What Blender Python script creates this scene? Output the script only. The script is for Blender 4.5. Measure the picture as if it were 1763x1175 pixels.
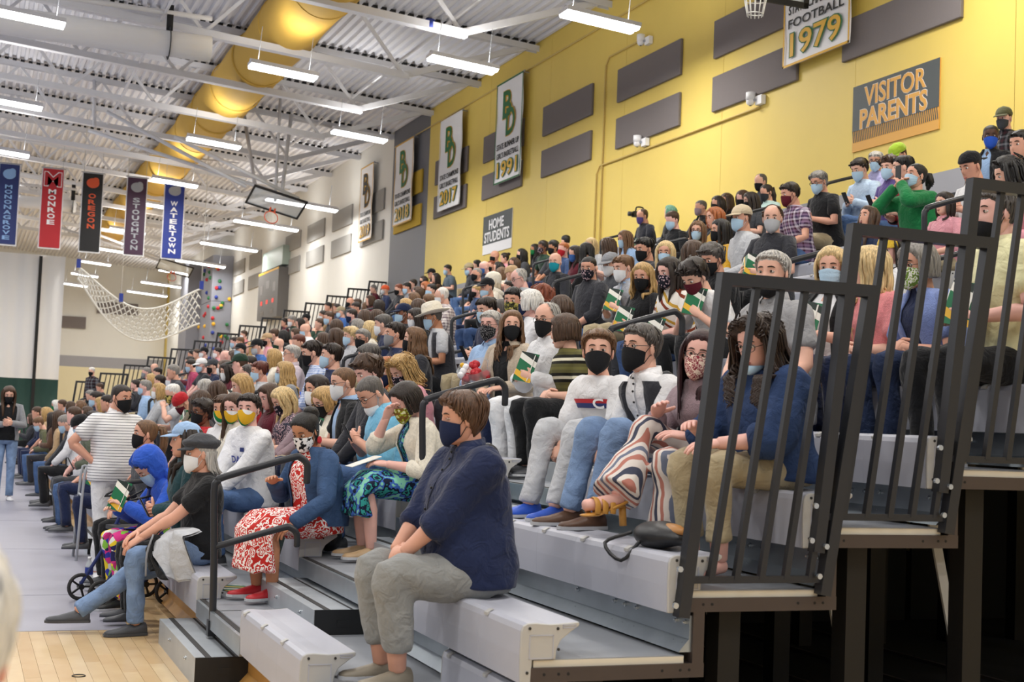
import bpy, bmesh, math, random
import numpy as np
from mathutils import Vector, Matrix, noise as mnoise

for _o in list(bpy.data.objects): bpy.data.objects.remove(_o)
SC = bpy.context.scene
COL = SC.collection
PI = math.pi

# ------------------------------------------------------------------ camera
YAW, PIT, ROL, FPX, CAMH = 0.37738151, 0.05843819, 0.0397832, 2368.58, 1.45
_cy, _sy, _cp, _sp, _cr, _sr = math.cos(YAW), math.sin(YAW), math.cos(PIT), math.sin(PIT), math.cos(ROL), math.sin(ROL)
_w = Vector((_sy*_cp, _cy*_cp, _sp)); _r = Vector((_cy, -_sy, 0)); _u = _r.cross(_w)
_r2 = _cr*_r + _sr*_u; _u2 = -_sr*_r + _cr*_u
cam_d = bpy.data.cameras.new('camera'); cam = bpy.data.objects.new('camera', cam_d); COL.objects.link(cam)
cam.matrix_world = Matrix(((_r2.x, _u2.x, -_w.x, 0), (_r2.y, _u2.y, -_w.y, 0), (_r2.z, _u2.z, -_w.z, CAMH), (0, 0, 0, 1)))
cam_d.sensor_fit = 'HORIZONTAL'; cam_d.sensor_width = 36.0; cam_d.lens = FPX/1763*36
cam_d.clip_start = 0.05; cam_d.clip_end = 300
cam_d.dof.use_dof = True; cam_d.dof.focus_distance = 9.0; cam_d.dof.aperture_fstop = 5.0
SC.camera = cam

# ------------------------------------------------------------------ world, exposure
wd = bpy.data.worlds.new('World'); SC.world = wd; wd.use_nodes = True
bg = wd.node_tree.nodes['Background']; bg.inputs[0].default_value = (0.93, 0.95, 1.0, 1); bg.inputs[1].default_value = 0.42
SC.view_settings.view_transform = 'Standard'; SC.view_settings.look = 'None'
SC.view_settings.gamma = 1.0; SC.view_settings.use_curve_mapping = False
SC.view_settings.exposure = 0.16
LAMP_W = 115.0      # watts of each hanging fluorescent fixture

# ------------------------------------------------------------------ materials
MATS = {}
def srgb(h):
    if isinstance(h, str):
        h = h.lstrip('#'); c = [int(h[i:i+2], 16)/255 for i in (0, 2, 4)]
    else: c = h
    return tuple((x/12.92 if x <= .04045 else ((x+.055)/1.055)**2.4) for x in c)
def nodes_of(m):
    m.use_nodes = True; nt = m.node_tree
    return nt, nt.nodes['Principled BSDF']
def mat(name, col, rough=.6, metal=0.0, nscale=0, namt=0.0, bump=0.0, bscale=40, emit=0, trans=0, alpha=1.0, spec=None, coat=0):
    if name in MATS: return MATS[name]
    m = bpy.data.materials.new(name); nt, b = nodes_of(m)
    c = srgb(col); b.inputs['Base Color'].default_value = (*c, 1); b.inputs['Roughness'].default_value = rough
    b.inputs['Metallic'].default_value = metal
    if spec is not None: b.inputs['Specular IOR Level'].default_value = spec
    if coat: b.inputs['Coat Weight'].default_value = coat
    if trans: b.inputs['Transmission Weight'].default_value = trans
    if alpha < 1: b.inputs['Alpha'].default_value = alpha
    if emit: b.inputs['Emission Color'].default_value = (*c, 1); b.inputs['Emission Strength'].default_value = emit
    if namt or bump:
        tc = nt.nodes.new('ShaderNodeTexCoord')
        n = nt.nodes.new('ShaderNodeTexNoise'); n.inputs['Scale'].default_value = nscale or bscale; n.inputs['Detail'].default_value = 5
        nt.links.new(tc.outputs['Object'], n.inputs['Vector'])
        if namt:
            mx = nt.nodes.new('ShaderNodeMix'); mx.data_type = 'RGBA'
            mx.inputs['A'].default_value = (*[x*(1-namt) for x in c], 1); mx.inputs['B'].default_value = (*[min(1, x*(1+namt)) for x in c], 1)
            nt.links.new(n.outputs['Fac'], mx.inputs['Factor']); nt.links.new(mx.outputs['Result'], b.inputs['Base Color'])
        if bump:
            n2 = nt.nodes.new('ShaderNodeTexNoise'); n2.inputs['Scale'].default_value = bscale; n2.inputs['Detail'].default_value = 3
            nt.links.new(tc.outputs['Object'], n2.inputs['Vector'])
            bp = nt.nodes.new('ShaderNodeBump'); bp.inputs['Strength'].default_value = bump; bp.inputs['Distance'].default_value = .01
            nt.links.new(n2.outputs['Fac'], bp.inputs['Height']); nt.links.new(bp.outputs['Normal'], b.inputs['Normal'])
    MATS[name] = m; return m

def objmat(name, rough=.85, bump=.25, bscale=60, var=.18, vscale=6, sheen=0, spec=.25, sss=0, stretch=None, fold=0):
    """material whose base colour is the object's own colour"""
    m = bpy.data.materials.new(name); nt, b = nodes_of(m); L = nt.links
    oi = nt.nodes.new('ShaderNodeObjectInfo'); tc = nt.nodes.new('ShaderNodeTexCoord')
    n = nt.nodes.new('ShaderNodeTexNoise'); n.inputs['Scale'].default_value = vscale; n.inputs['Detail'].default_value = 4
    src = tc.outputs['Object']
    if stretch:
        mp = nt.nodes.new('ShaderNodeMapping'); mp.inputs['Scale'].default_value = stretch
        L.new(src, mp.inputs['Vector']); src = mp.outputs['Vector']
    L.new(src, n.inputs['Vector'])
    mr = nt.nodes.new('ShaderNodeMapRange'); mr.inputs['To Min'].default_value = 1-var*1.6; mr.inputs['To Max'].default_value = 1+var*1.6
    mr.inputs['From Min'].default_value = .2; mr.inputs['From Max'].default_value = .8
    L.new(n.outputs['Fac'], mr.inputs['Value'])
    vm = nt.nodes.new('ShaderNodeVectorMath'); vm.operation = 'SCALE'
    L.new(oi.outputs['Color'], vm.inputs[0]); L.new(mr.outputs['Result'], vm.inputs['Scale'])
    L.new(vm.outputs['Vector'], b.inputs['Base Color'])
    b.inputs['Roughness'].default_value = rough; b.inputs['Specular IOR Level'].default_value = spec
    if sheen: b.inputs['Sheen Weight'].default_value = sheen
    if sss: b.inputs['Subsurface Weight'].default_value = sss; b.inputs['Subsurface Radius'].default_value = (.012, .005, .003)
    if bump:
        n2 = nt.nodes.new('ShaderNodeTexNoise'); n2.inputs['Scale'].default_value = bscale; n2.inputs['Detail'].default_value = 3
        L.new(src, n2.inputs['Vector'])
        bp = nt.nodes.new('ShaderNodeBump'); bp.inputs['Strength'].default_value = bump; bp.inputs['Distance'].default_value = .008
        L.new(n2.outputs['Fac'], bp.inputs['Height'])
        if fold:     # soft creases in the cloth
            n3 = nt.nodes.new('ShaderNodeTexNoise'); n3.inputs['Scale'].default_value = 13; n3.inputs['Detail'].default_value = 2; n3.inputs['Distortion'].default_value = 1.2
            L.new(src, n3.inputs['Vector']); b3 = nt.nodes.new('ShaderNodeBump'); b3.inputs['Strength'].default_value = fold; b3.inputs['Distance'].default_value = .03
            L.new(n3.outputs['Fac'], b3.inputs['Height']); L.new(b3.outputs['Normal'], bp.inputs['Normal'])
        L.new(bp.outputs['Normal'], b.inputs['Normal'])
    MATS[name] = m; return m

def ramp_mat(name, kind, cols, scale=1.0, axis=(0, 0, 1), rough=.85, dist=0, coord='Object', pos=None):
    """patterned cloth: stripes / plaid / floral / dots from procedural textures"""
    m = bpy.data.materials.new(name); nt, b = nodes_of(m); L = nt.links
    cols = [srgb(c) for c in cols]
    tc = nt.nodes.new('ShaderNodeTexCoord'); src = tc.outputs[coord]
    def ramp(fac, cs, ps=None, const=True):
        r = nt.nodes.new('ShaderNodeValToRGB'); e = r.color_ramp
        if const: e.interpolation = 'CONSTANT'
        ps = ps or [i/len(cs) for i in range(len(cs))]
        while len(e.elements) < len(cs): e.elements.new(.5)
        for el, c, p in zip(e.elements, cs, ps): el.position = p; el.color = (*c, 1)
        L.new(fac, r.inputs['Fac']); return r.outputs['Color']
    def saw(ax, sc):
        d = nt.nodes.new('ShaderNodeVectorMath'); d.operation = 'DOT_PRODUCT'; d.inputs[1].default_value = ax
        if dist:
            nz = nt.nodes.new('ShaderNodeTexNoise'); nz.inputs['Scale'].default_value = 7
            L.new(src, nz.inputs['Vector'])
            ad = nt.nodes.new('ShaderNodeMixRGB'); ad.blend_type = 'ADD'; ad.inputs[0].default_value = dist
            L.new(src, ad.inputs[1]); L.new(nz.outputs['Color'], ad.inputs[2]); L.new(ad.outputs[0], d.inputs[0])
        else: L.new(src, d.inputs[0])
        mu = nt.nodes.new('ShaderNodeMath'); mu.operation = 'MULTIPLY'; mu.inputs[1].default_value = sc
        L.new(d.outputs['Value'], mu.inputs[0])
        fr = nt.nodes.new('ShaderNodeMath'); fr.operation = 'FRACT'; L.new(mu.outputs[0], fr.inputs[0]); return fr.outputs[0]
    if kind == 'stripes':
        out = ramp(saw(axis, scale), cols, pos)
    elif kind == 'plaid':
        a = ramp(saw((0, 0, 1), scale), cols, pos); c2 = ramp(saw((.5, 1, .1), scale), cols, pos)
        mx = nt.nodes.new('ShaderNodeMixRGB'); mx.inputs[0].default_value = .5; L.new(a, mx.inputs[1]); L.new(c2, mx.inputs[2]); out = mx.outputs[0]
    elif kind == 'floral':
        v = nt.nodes.new('ShaderNodeTexVoronoi'); v.inputs['Scale'].default_value = scale; L.new(src, v.inputs['Vector'])
        wv = nt.nodes.new('ShaderNodeTexNoise'); wv.inputs['Scale'].default_value = scale*2.2; wv.inputs['Detail'].default_value = 1; L.new(src, wv.inputs['Vector'])
        ma = nt.nodes.new('ShaderNodeMath'); ma.operation = 'MULTIPLY_ADD'; ma.inputs[1].default_value = .8; L.new(wv.outputs['Fac'], ma.inputs[0]); L.new(v.outputs['Distance'], ma.inputs[2])
        mu = nt.nodes.new('ShaderNodeMath'); mu.operation = 'MULTIPLY_ADD'; mu.inputs[1].default_value = 1.1; mu.inputs[2].default_value = -.32; L.new(ma.outputs[0], mu.inputs[0])
        out = ramp(mu.outputs[0], cols, pos)
    elif kind == 'cells':
        v = nt.nodes.new('ShaderNodeTexVoronoi'); v.inputs['Scale'].default_value = scale; L.new(src, v.inputs['Vector'])
        sp = nt.nodes.new('ShaderNodeSeparateColor'); L.new(v.outputs['Color'], sp.inputs[0])
        out = ramp(sp.outputs[0], cols, pos)
    elif kind == 'noise':
        v = nt.nodes.new('ShaderNodeTexNoise'); v.inputs['Scale'].default_value = scale; v.inputs['Detail'].default_value = 4; L.new(src, v.inputs['Vector'])
        out = ramp(v.outputs['Fac'], cols, pos or [.3+.4*i/max(1, len(cols)-1) for i in range(len(cols))], const=False)
    L.new(out, b.inputs['Base Color']); b.inputs['Roughness'].default_value = rough; b.inputs['Specular IOR Level'].default_value = .25
    MATS[name] = m; return m

# ------------------------------------------------------------------ mesh helpers
TMP = bpy.data.scenes.new('workshop')      # small private scene for evaluating modifiers and lettering quickly
def evaluated(o, fn):
    TMP.collection.objects.link(o)
    with bpy.context.temp_override(scene=TMP, view_layer=TMP.view_layers[0]):
        dg = bpy.context.evaluated_depsgraph_get(); ev = o.evaluated_get(dg); e = ev.to_mesh(); r = fn(e); ev.to_mesh_clear()
    return r
def cross3(a, b): return np.array([a[1]*b[2]-a[2]*b[1], a[2]*b[0]-a[0]*b[2], a[0]*b[1]-a[1]*b[0]])
def tris_of(e):
    n = len(e.polygons); ls = np.empty(n, int); lt = np.empty(n, int); e.polygons.foreach_get('loop_start', ls); e.polygons.foreach_get('loop_total', lt)
    vi = np.empty(len(e.loops), int); e.loops.foreach_get('vertex_index', vi); vi = vi.tolist()
    return [tuple(vi[a:a+b]) for a, b in zip(ls.tolist(), lt.tolist())]
def grab(e):
    V = np.empty(len(e.vertices)*3); e.vertices.foreach_get('co', V); N = np.empty(len(e.vertices)*3); e.vertices.foreach_get('normal', N)
    return V.reshape(-1, 3), tris_of(e), N.reshape(-1, 3)
class MB:
    """collects shapes into one mesh"""
    def __init__(s): s.v = []; s.f = []; s.m = []; s.n = 0
    def add(s, v, f, mi=0):
        v = np.asarray(v, float).reshape(-1, 3)
        s.v.append(v); o = s.n; s.f += [tuple(i+o for i in q) for q in f]; s.m += [mi]*len(f); s.n += len(v); return s
    def box(s, x0, x1, y0, y1, z0, z1, mi=0):
        v = [(x, y, z) for x in (x0, x1) for y in (y0, y1) for z in (z0, z1)]
        return s.add(v, [(0, 1, 3, 2), (4, 6, 7, 5), (0, 4, 5, 1), (2, 3, 7, 6), (0, 2, 6, 4), (1, 5, 7, 3)], mi)
    def bar(s, a, b, w, h=None, mi=0, up=(0, 0, 1)):
        """rectangular bar from a to b"""
        a = Vector(a); b = Vector(b); h = h or w; d = (b-a).normalized(); u = Vector(up)
        if abs(d.dot(u)) > .98: u = Vector((1, 0, 0))
        sd = d.cross(u).normalized(); u2 = sd.cross(d)
        v = [p+sx*sd*w/2+sz*u2*h/2 for p in (a, b) for sx in (-1, 1) for sz in (-1, 1)]
        return s.add(v, [(0, 1, 3, 2), (4, 6, 7, 5), (0, 4, 5, 1), (2, 3, 7, 6), (0, 2, 6, 4), (1, 5, 7, 3)], mi)
    def prism(s, prof, y0, y1, mi=0, axis='y'):
        """closed polygon profile (a,b) extruded along an axis"""
        n = len(prof)
        if axis == 'y': mk = lambda p, t: (p[0], t, p[1])
        elif axis == 'x': mk = lambda p, t: (t, p[0], p[1])
        else: mk = lambda p, t: (p[0], p[1], t)
        v = [mk(p, y0) for p in prof]+[mk(p, y1) for p in prof]
        f = [(i, (i+1) % n, (i+1) % n+n, i+n) for i in range(n)]+[tuple(range(n-1, -1, -1)), tuple(range(n, 2*n))]
        return s.add(v, f, mi)
    def loft(s, rings, mi=0, caps=True, closed=True):
        R = np.asarray(rings, float); k, n = R.shape[:2]; f = []
        nn = n if closed else n-1
        for i in range(k-1):
            for j in range(nn):
                j2 = (j+1) % n; f.append((i*n+j, i*n+j2, (i+1)*n+j2, (i+1)*n+j))
        v = R.reshape(-1, 3)
        if caps:
            v = np.vstack([v, R[0].mean(0), R[-1].mean(0)]); a = k*n; b = a+1
            f += [(a, (j+1) % n, j) for j in range(n)]+[(b, (k-1)*n+j, (k-1)*n+(j+1) % n) for j in range(n)]
        return s.add(v, f, mi)
    def tube(s, pts, rad, n=8, mi=0, flat=1.0, ref=(0, 0, 1), res=0, rnd=True):
        """round (or flattened) tube along a path, rounded ends; res>0 = spline-resample"""
        P = np.asarray(pts, float); m = len(P)
        r = np.full(m, rad, float) if np.isscalar(rad) else np.asarray(rad, float)
        if res and m > 2: P, r = spline(P, r, res); m = len(P)
        T = np.gradient(P, axis=0); T /= np.linalg.norm(T, axis=1)[:, None]+1e-12
        if rnd:
            P = np.vstack([P[0]-T[0]*r[0]*.45, P[0]-T[0]*r[0]*.3, P, P[-1]+T[-1]*r[-1]*.3, P[-1]+T[-1]*r[-1]*.45])
            T = np.vstack([T[0], T[0], T, T[-1], T[-1]]); r = np.r_[r[0]*.4, r[0]*.8, r, r[-1]*.8, r[-1]*.4]; m += 4
        u = np.asarray(ref, float); A = []
        if abs(T[0]@u) > .95: u = np.array([1., 0, 0])
        for i in range(m):
            u = u-T[i]*(T[i]@u); u /= np.linalg.norm(u)+1e-12; A.append((u.copy(), cross3(T[i], u)))
        th = np.arange(n)*2*PI/n; c = np.cos(th)[:, None]; sn = np.sin(th)[:, None]
        R = [P[i]+r[i]*(c*A[i][0]*flat+sn*A[i][1]) for i in range(m)]
        return s.loft(R, mi)
    def ell(s, c, r, n=10, k=7, mi=0, M=None):
        """ellipsoid"""
        th = np.arange(n)*2*PI/n; ph = np.linspace(-PI/2, PI/2, k+2)[1:-1]
        R = np.array([[[math.cos(p)*math.cos(t), math.cos(p)*math.sin(t), math.sin(p)] for t in th] for p in ph])*np.asarray(r, float)
        if M is not None: R = R@np.asarray(M).T
        R = R+np.asarray(c, float)
        s.loft(R, mi, caps=False)
        top = np.array([0, 0, r[2]]) if M is None else np.asarray(M)@np.array([0, 0, r[2]])
        o = s.n-n*k; a = s.n; s.add([np.asarray(c)-top, np.asarray(c)+top], [], mi)
        for j in range(n):
            s.f.append((a, o+(j+1) % n, o+j)); s.f.append((a+1, o+(k-1)*n+j, o+(k-1)*n+(j+1) % n)); s.m += [mi, mi]
        return s
    def cyl(s, a, b, r, n=12, mi=0, r2=None):
        return s.tube([a, b], [r, r2 if r2 is not None else r], n, mi, rnd=False)
    def verts(s): return np.vstack(s.v) if s.v else np.zeros((0, 3))
    def mesh(s, name, mats=(), smooth=False):
        me = bpy.data.meshes.new(name); V = s.verts()
        me.from_pydata(V.tolist(), [], s.f)
        for q in mats: me.materials.append(q if not isinstance(q, str) else MATS[q])
        if len(mats) > 1: me.polygons.foreach_set('material_index', s.m)
        if smooth: me.polygons.foreach_set('use_smooth', [True]*len(s.f))
        me.update(); return me
    def build(s, name, mats, parent=None, smooth=False, color=None, loc=None):
        if not isinstance(mats, (list, tuple)): mats = [mats]
        return link(name, s.mesh(name, mats, smooth), parent, color, loc)

def spline(P, r, res):
    m = len(P); Q = np.vstack([2*P[0]-P[1], P, 2*P[-1]-P[-2]]); oP = []; orr = []
    for i in range(m-1):
        p0, p1, p2, p3 = Q[i], Q[i+1], Q[i+2], Q[i+3]
        for t in np.arange(res)/res:
            oP.append(.5*(2*p1+(p2-p0)*t+(2*p0-5*p1+4*p2-p3)*t*t+(3*p1-p0-3*p2+p3)*t**3)); orr.append(r[i]*(1-t)+r[i+1]*t)
    oP.append(P[-1]); orr.append(r[-1]); return np.array(oP), np.array(orr)

def link(name, data, parent=None, color=None, loc=None):
    o = bpy.data.objects.new(name, data); COL.objects.link(o)
    if parent is not None: o.parent = parent
    if color is not None: o.color = (*color[:3], 1)
    if loc is not None: o.location = loc
    return o
def tag(o, label=None, cat=None, group=None, kind=None):
    if label: o['label'] = label
    if cat: o['category'] = cat
    if group: o['group'] = group
    if kind: o['kind'] = kind
    return o
def thing(name, loc, label, cat, group=None, rz=0):
    o = bpy.data.objects.new(name, None); o.empty_display_size = .1; COL.objects.link(o)
    o.location = loc; o.rotation_euler = (0, 0, rz); return tag(o, label, cat, group)
def bevel(me, w=.004, seg=2):
    bm = bmesh.new(); bm.from_mesh(me)
    bmesh.ops.bevel(bm, geom=bm.edges[:], offset=w, segments=seg, affect='EDGES', clamp_overlap=True)
    bm.to_mesh(me); bm.free(); return me
def fuse(mb, voxel=.014, smooth=3):
    """union of the collected shapes as one continuous surface"""
    me = mb.mesh('tmp'); o = bpy.data.objects.new('tmp', me)
    m = o.modifiers.new('r', 'REMESH'); m.mode = 'VOXEL'; m.voxel_size = voxel; m.use_smooth_shade = True
    if smooth:
        s = o.modifiers.new('s', 'SMOOTH'); s.iterations = smooth; s.factor = .5
    V, F, N = evaluated(o, grab); bpy.data.objects.remove(o); bpy.data.meshes.remove(me)
    r = MB(); r.add(V, F); r.N = N; return r
def vnoise(P, sc, seed):
    """cheap smooth 3-D noise for arrays"""
    rs = np.random.RandomState(seed+7); d = 0
    for i in range(7):
        k = rs.normal(size=3); k *= sc*(1.0+.35*i)/np.linalg.norm(k); q = rs.normal(size=3); q *= sc*.6/np.linalg.norm(q)
        d = d+np.sin(P@k+rs.rand()*6.3+1.4*np.sin(P@q+rs.rand()*6.3))/(1+.3*i)
    return d/3.2
def wrinkle(mb, amt=.004, sc=9.0, seed=0, stretch=(1, 1, 1)):
    if not hasattr(mb, 'N'): return mb
    V = mb.v[0]; P = V*np.asarray(stretch)
    d = vnoise(P, sc*1.6, seed)+.5*(.6-np.abs(vnoise(P, sc*3.4, seed+3)))
    mb.v[0] = V+mb.N*(d*amt)[:, None]; return mb
def text_mb(txt, size=1.0, offset=0.0, space=1.0, ext=.002):
    """lettering as a flat mesh in the XZ-free plane (x right, y up), centred"""
    cu = bpy.data.curves.new('t', 'FONT'); cu.body = txt; cu.size = size; cu.offset = offset; cu.extrude = ext
    cu.align_x = 'CENTER'; cu.align_y = 'CENTER'; cu.space_character = space; cu.resolution_u = 3; cu.space_line = .85
    o = bpy.data.objects.new('t', cu); V, F, _N = evaluated(o, grab)
    bpy.data.objects.remove(o); bpy.data.curves.remove(cu); return V, F
def fit_text(txt, w, h, offset=0.0, ext=.002, space=1.0):
    V, F = text_mb(txt, 1.0, offset, space, ext)
    if len(V) == 0: return V, F
    mn = V.min(0); mx = V.max(0); V = V.copy()
    V[:, 0] = (V[:, 0]-(mn[0]+mx[0])/2)*(w/(mx[0]-mn[0])); V[:, 1] = (V[:, 1]-(mn[1]+mx[1])/2)*(h/(mx[1]-mn[1])); return V, F

mat('white_paint', '#d9dadf', .5, nscale=3, namt=.05)
mat('deck_white', '#dcdde3', .55, nscale=2, namt=.05)
mat('yellow_wall', '#e2c763', .55, nscale=1.5, namt=.05, bump=.06, bscale=60)
mat('grey_wall', '#6f7076', .6, nscale=1.5, namt=.04)
mat('offwhite_wall', '#dddcd6', .6, nscale=1.2, namt=.04)
mat('cream_wall', '#e0d6b2', .65, nscale=1.2, namt=.04)
mat('band_grey', '#9a9aa0', .6)
mat('panel_grey', '#77706f', .95, nscale=120, namt=.12, bump=.2, bscale=200)
mat('panel_light', '#9e9d9a', .95, nscale=120, namt=.08)
mat('panel_yellow', '#caa83a', .9, nscale=90, namt=.06)
mat('tarp', '#9393a1', .42, nscale=2.5, namt=.06, bump=.25, bscale=3.5)
mat('galv', '#a3acb3', .35, metal=.75, nscale=6, namt=.22, bump=.05, bscale=25)
mat('galv_lite', '#b4bac0', .45, metal=.45, nscale=7, namt=.14)
mat('bench', '#afb1bc', .42, nscale=4, namt=.04, bump=.03, bscale=250)
mat('bench_end', '#b4b3b0', .5)
mat('deck_grey', '#8f939a', .5, nscale=5, namt=.10)
mat('deck_edge', '#d8d1c0', .6)
mat('brown_steel', '#4b423f', .5, metal=.3, nscale=9, namt=.1)
mat('rail_black', '#2f3034', .38, metal=.35)
mat('col_dark', '#171514', .6, metal=.2)
mat('dark', '#121214', .7)
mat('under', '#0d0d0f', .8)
mat('bolt', '#c9ced2', .25, metal=.9)
mat('rubber', '#2b2a2a', .7)
mat('plastic_black', '#17181a', .45)
mat('wood_trim', '#c08f4a', .4, nscale=6, namt=.15)
mat('duct', '#d3aa48', .75, nscale=2, namt=.04)
mat('lens', '#ffffff', .5, emit=9)
mat('glow_white', '#e9e9ec', .5)
mat('red', '#b51f2a', .6); mat('orange', '#d5532a', .5); mat('navy', '#1f2f6b', .6); mat('green', '#1f6b3a', .6); mat('gold', '#e3b02c', .6)
mat('maroon', '#3c1d3a', .6); mat('royal', '#20368f', .6); mat('lightblue', '#8db4e2', .6); mat('white', '#f2f2f4', .6); mat('black', '#161618', .6)
mat('silver', '#9da1a8', .4); mat('sign_grey', '#4b5152', .6); mat('sign_orange', '#dca44c', .6); mat('curtain_green', '#1f4038', .7); mat('curtain_white', '#e4e4e4', .7)
mat('glass', '#dfe8ea', .1, alpha=.35)
mat('netrope', '#dddcd6', .8)
# hanging fixtures: (x, y, z, label, length factor); the grid goes on over the whole hall
LIGHTS = []
_nm = {9.55: 'along the right wall', 5.35: 'beside the yellow duct', .6: 'left of the yellow duct', -4.2: 'over mid court', -9.0: 'over far court side'}
_grid = [(9.55, [-1.6, 5.6, 12.8, (9.24, 20.0), (8.2, 23.7), (8.27, 31.1), 42.5, 48.0, 55.3, 62.6, 67.8, 75.0, 81.7]),
         (5.35, [-3.0, 4.2, 11.4, 18.7, 26.0, 33.9, 40.6, 45.6, 53.0, 60.0, 66.0, 72.5, 79.0]),
         (.6, [-4.0, 3.2, 10.3, 17.4, 24.6, 31.9, 38.3, 46.0, 60.0, 74.0]),
         (-4.2, [-3.0, 4.2, 11.4, 18.7, 26.0, 33.9, 41.0, 48.0]), (-9.0, [-3.0, 4.2, 11.4, 18.7, 26.0, 33.9, 41.0, 48.0])]
_ord = ['first', 'second', 'third', 'fourth', 'fifth', 'sixth', 'seventh', 'eighth', 'ninth', 'tenth', 'eleventh', 'twelfth', 'thirteenth']
for _x, _ys in _grid:
    for _i, _q in enumerate(_ys):
        _p = _q if isinstance(_q, tuple) else (_x, _q)
        LIGHTS.append((_p[0], _p[1], 8.0, f'{_ord[len(_ys)-1-_i]} fluorescent light from the far end, row {_nm[_x]}', 1.75 if (_x > 9 and _p[1] > 40) else 1.0))

# ================================================================== the setting
YE, YF, XW = 4.82, 38.6, 11.3
XF = lambda k: 1.375+.614*k           # seat front of bleacher row k
DK = lambda k: .305+.254*k            # deck height of row k
SZ = lambda k: DK(k)+.138             # seat height of row k
NROW = 16
ORD = ['first', 'second', 'third', 'fourth', 'fifth', 'sixth', 'seventh', 'eighth', 'ninth', 'tenth', 'eleventh', 'twelfth', 'thirteenth', 'fourteenth', 'fifteenth', 'sixteenth', 'seventeenth', 'eighteenth', 'nineteenth', 'twentieth']
def roofz(x): return 9.78+.075*(XW-x)

# floor: maple boards under the tarp's near edge, plain boards beyond
m = ramp_mat('maple', 'noise', ['#c9a877', '#dcc196', '#e3cca4'], 3.0, rough=.22)
fl = MB(); fl.box(-14, 12, -3, 87, -.06, -.012); fl = fl.build('floor', 'maple'); tag(fl, 'pale maple gym floor', None, kind='structure')
rnd = random.Random(3)
pm = []
for i in range(4):
    b = MB(); b.box(0, .0835, 0, 1.1+.2*i, -.012, 0)
    me = b.mesh('floor_board', ['maple'+str(i)] if False else [ramp_mat('maple%d' % i, 'noise', [['#cfb084', '#dac096'], ['#d3b68a', '#dfc69b'], ['#ccac7e', '#d7bb8f'], ['#d6bb92', '#e2cba3']][i], 2.5, rough=.2)]); pm.append(me)
for i in range(26):
    x = -.55+i*.085; y = 3.2-rnd.random()
    while y < 9.6:
        q = rnd.randrange(4); L = 1.1+.2*q
        o = link('floor_board', pm[q], fl, loc=(x, y, 0)); y += L+.003
tp = MB(); tp.box(-13, 1.28, 9.36, 11.1, -.006, .004); tarp = thing('floor_tarp', (0, 9.36, 0), 'grey protective tarp laid in strips over the gym floor', 'floor cover')
for i in range(24):
    y0 = i*1.72
    b = MB(); b.box(-13, 1.30 if y0 > .1 else 1.1, y0-.06, y0+1.72, -.006+.002*(i % 2), .002+.002*(i % 2)); b.build('tarp_strip', 'tarp', tarp)

# right wall: precast panels, three colours
wr = MB(); wr.box(XW+.02, XW+.3, -3, 87, 0, 10.6); wr = wr.build('wall_right', 'yellow_wall'); tag(wr, 'yellow precast wall above the bleachers turning grey then white at the far end', kind='structure')
def wallpan(y0, y1, m):
    b = MB(); b.box(XW, XW+.03, y0+.004, y1-.004, 0, roofz(XW)+.25); b.build('wall_panel', m, wr)
ys = [-3, .5, 3.6, 6.65, 9.7, 12.75, 15.9, 19.55, 23.2, 26.85, 30.5, 35.1]
for a, b_ in zip(ys[:-1], ys[1:]): wallpan(a, b_, 'yellow_wall')
wallpan(35.1, 38.5, 'grey_wall')
for a in range(13): wallpan(38.5+a*3.6, 38.5+a*3.6+3.6, 'offwhite_wall')
bd = MB(); bd.box(XW-.05, XW-.001, YE+.3, YF, 4.0, 4.80); o = bd.build('trim_1', 'band_grey'); tag(o, 'grey closure board along the wall behind the top bleacher row', kind='structure')

# far wall, recessed hall behind the curtain
fw = MB(); fw.box(-14, XW, 86.5, 86.8, 0, 11.2); fw = fw.build('wall_back', 'offwhite_wall'); tag(fw, 'far end wall', kind='structure')
for z0, z1, m in ((0, 3.7, 'cream_wall'), (3.7, 4.35, 'band_grey')):
    b = MB(); b.box(-14, XW, 86.44, 86.5, z0, z1); b.build('wall_band', m, fw)
for x0, x1, z0, z1 in ((4.0, 6.6, 6.0, 6.7), (7.2, 9.6, 7.0, 7.7)):
    b = MB(); b.box(x0, x1, 86.36, 86.44, z0, z1); b.build('wall_absorber', 'panel_grey', fw)
b = MB(); b.box(4.35, 4.65, 86.40, 86.44, 2.95, 3.2); b.build('vent_grille', 'panel_light', fw)

# divider curtain
cu = thing('divider_curtain', (0, 52, 0), 'white mesh and green vinyl divider curtain hanging behind the far end of the bleachers', 'curtain')
def curtain(z0, z1, m, nm):
    n = 220; xs = np.linspace(-12, 3.14, n); yy = .035*np.sin(xs*5.2)+.02*np.sin(xs*13)
    A = np.stack([xs, yy, np.full(n, z0)], 1); B = np.stack([xs, yy, np.full(n, z1)], 1); B2 = B+[0, .02, 0]; A2 = A+[0, .02, 0]
    b = MB(); b.loft(np.array([A, B, B2, A2, A]), caps=False, closed=False); b.build(nm, m, cu, smooth=True)
curtain(0, 2.3, 'curtain_green', 'lower_panel'); curtain(2.3, 6.75, 'curtain_white', 'upper_panel')
b = MB(); b.bar((2.3, -.1, 0.0), (2.3, -.1, 6.7), .11, .05, up=(0, 1, 0)); b.build('strap', 'dark', cu)

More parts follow.
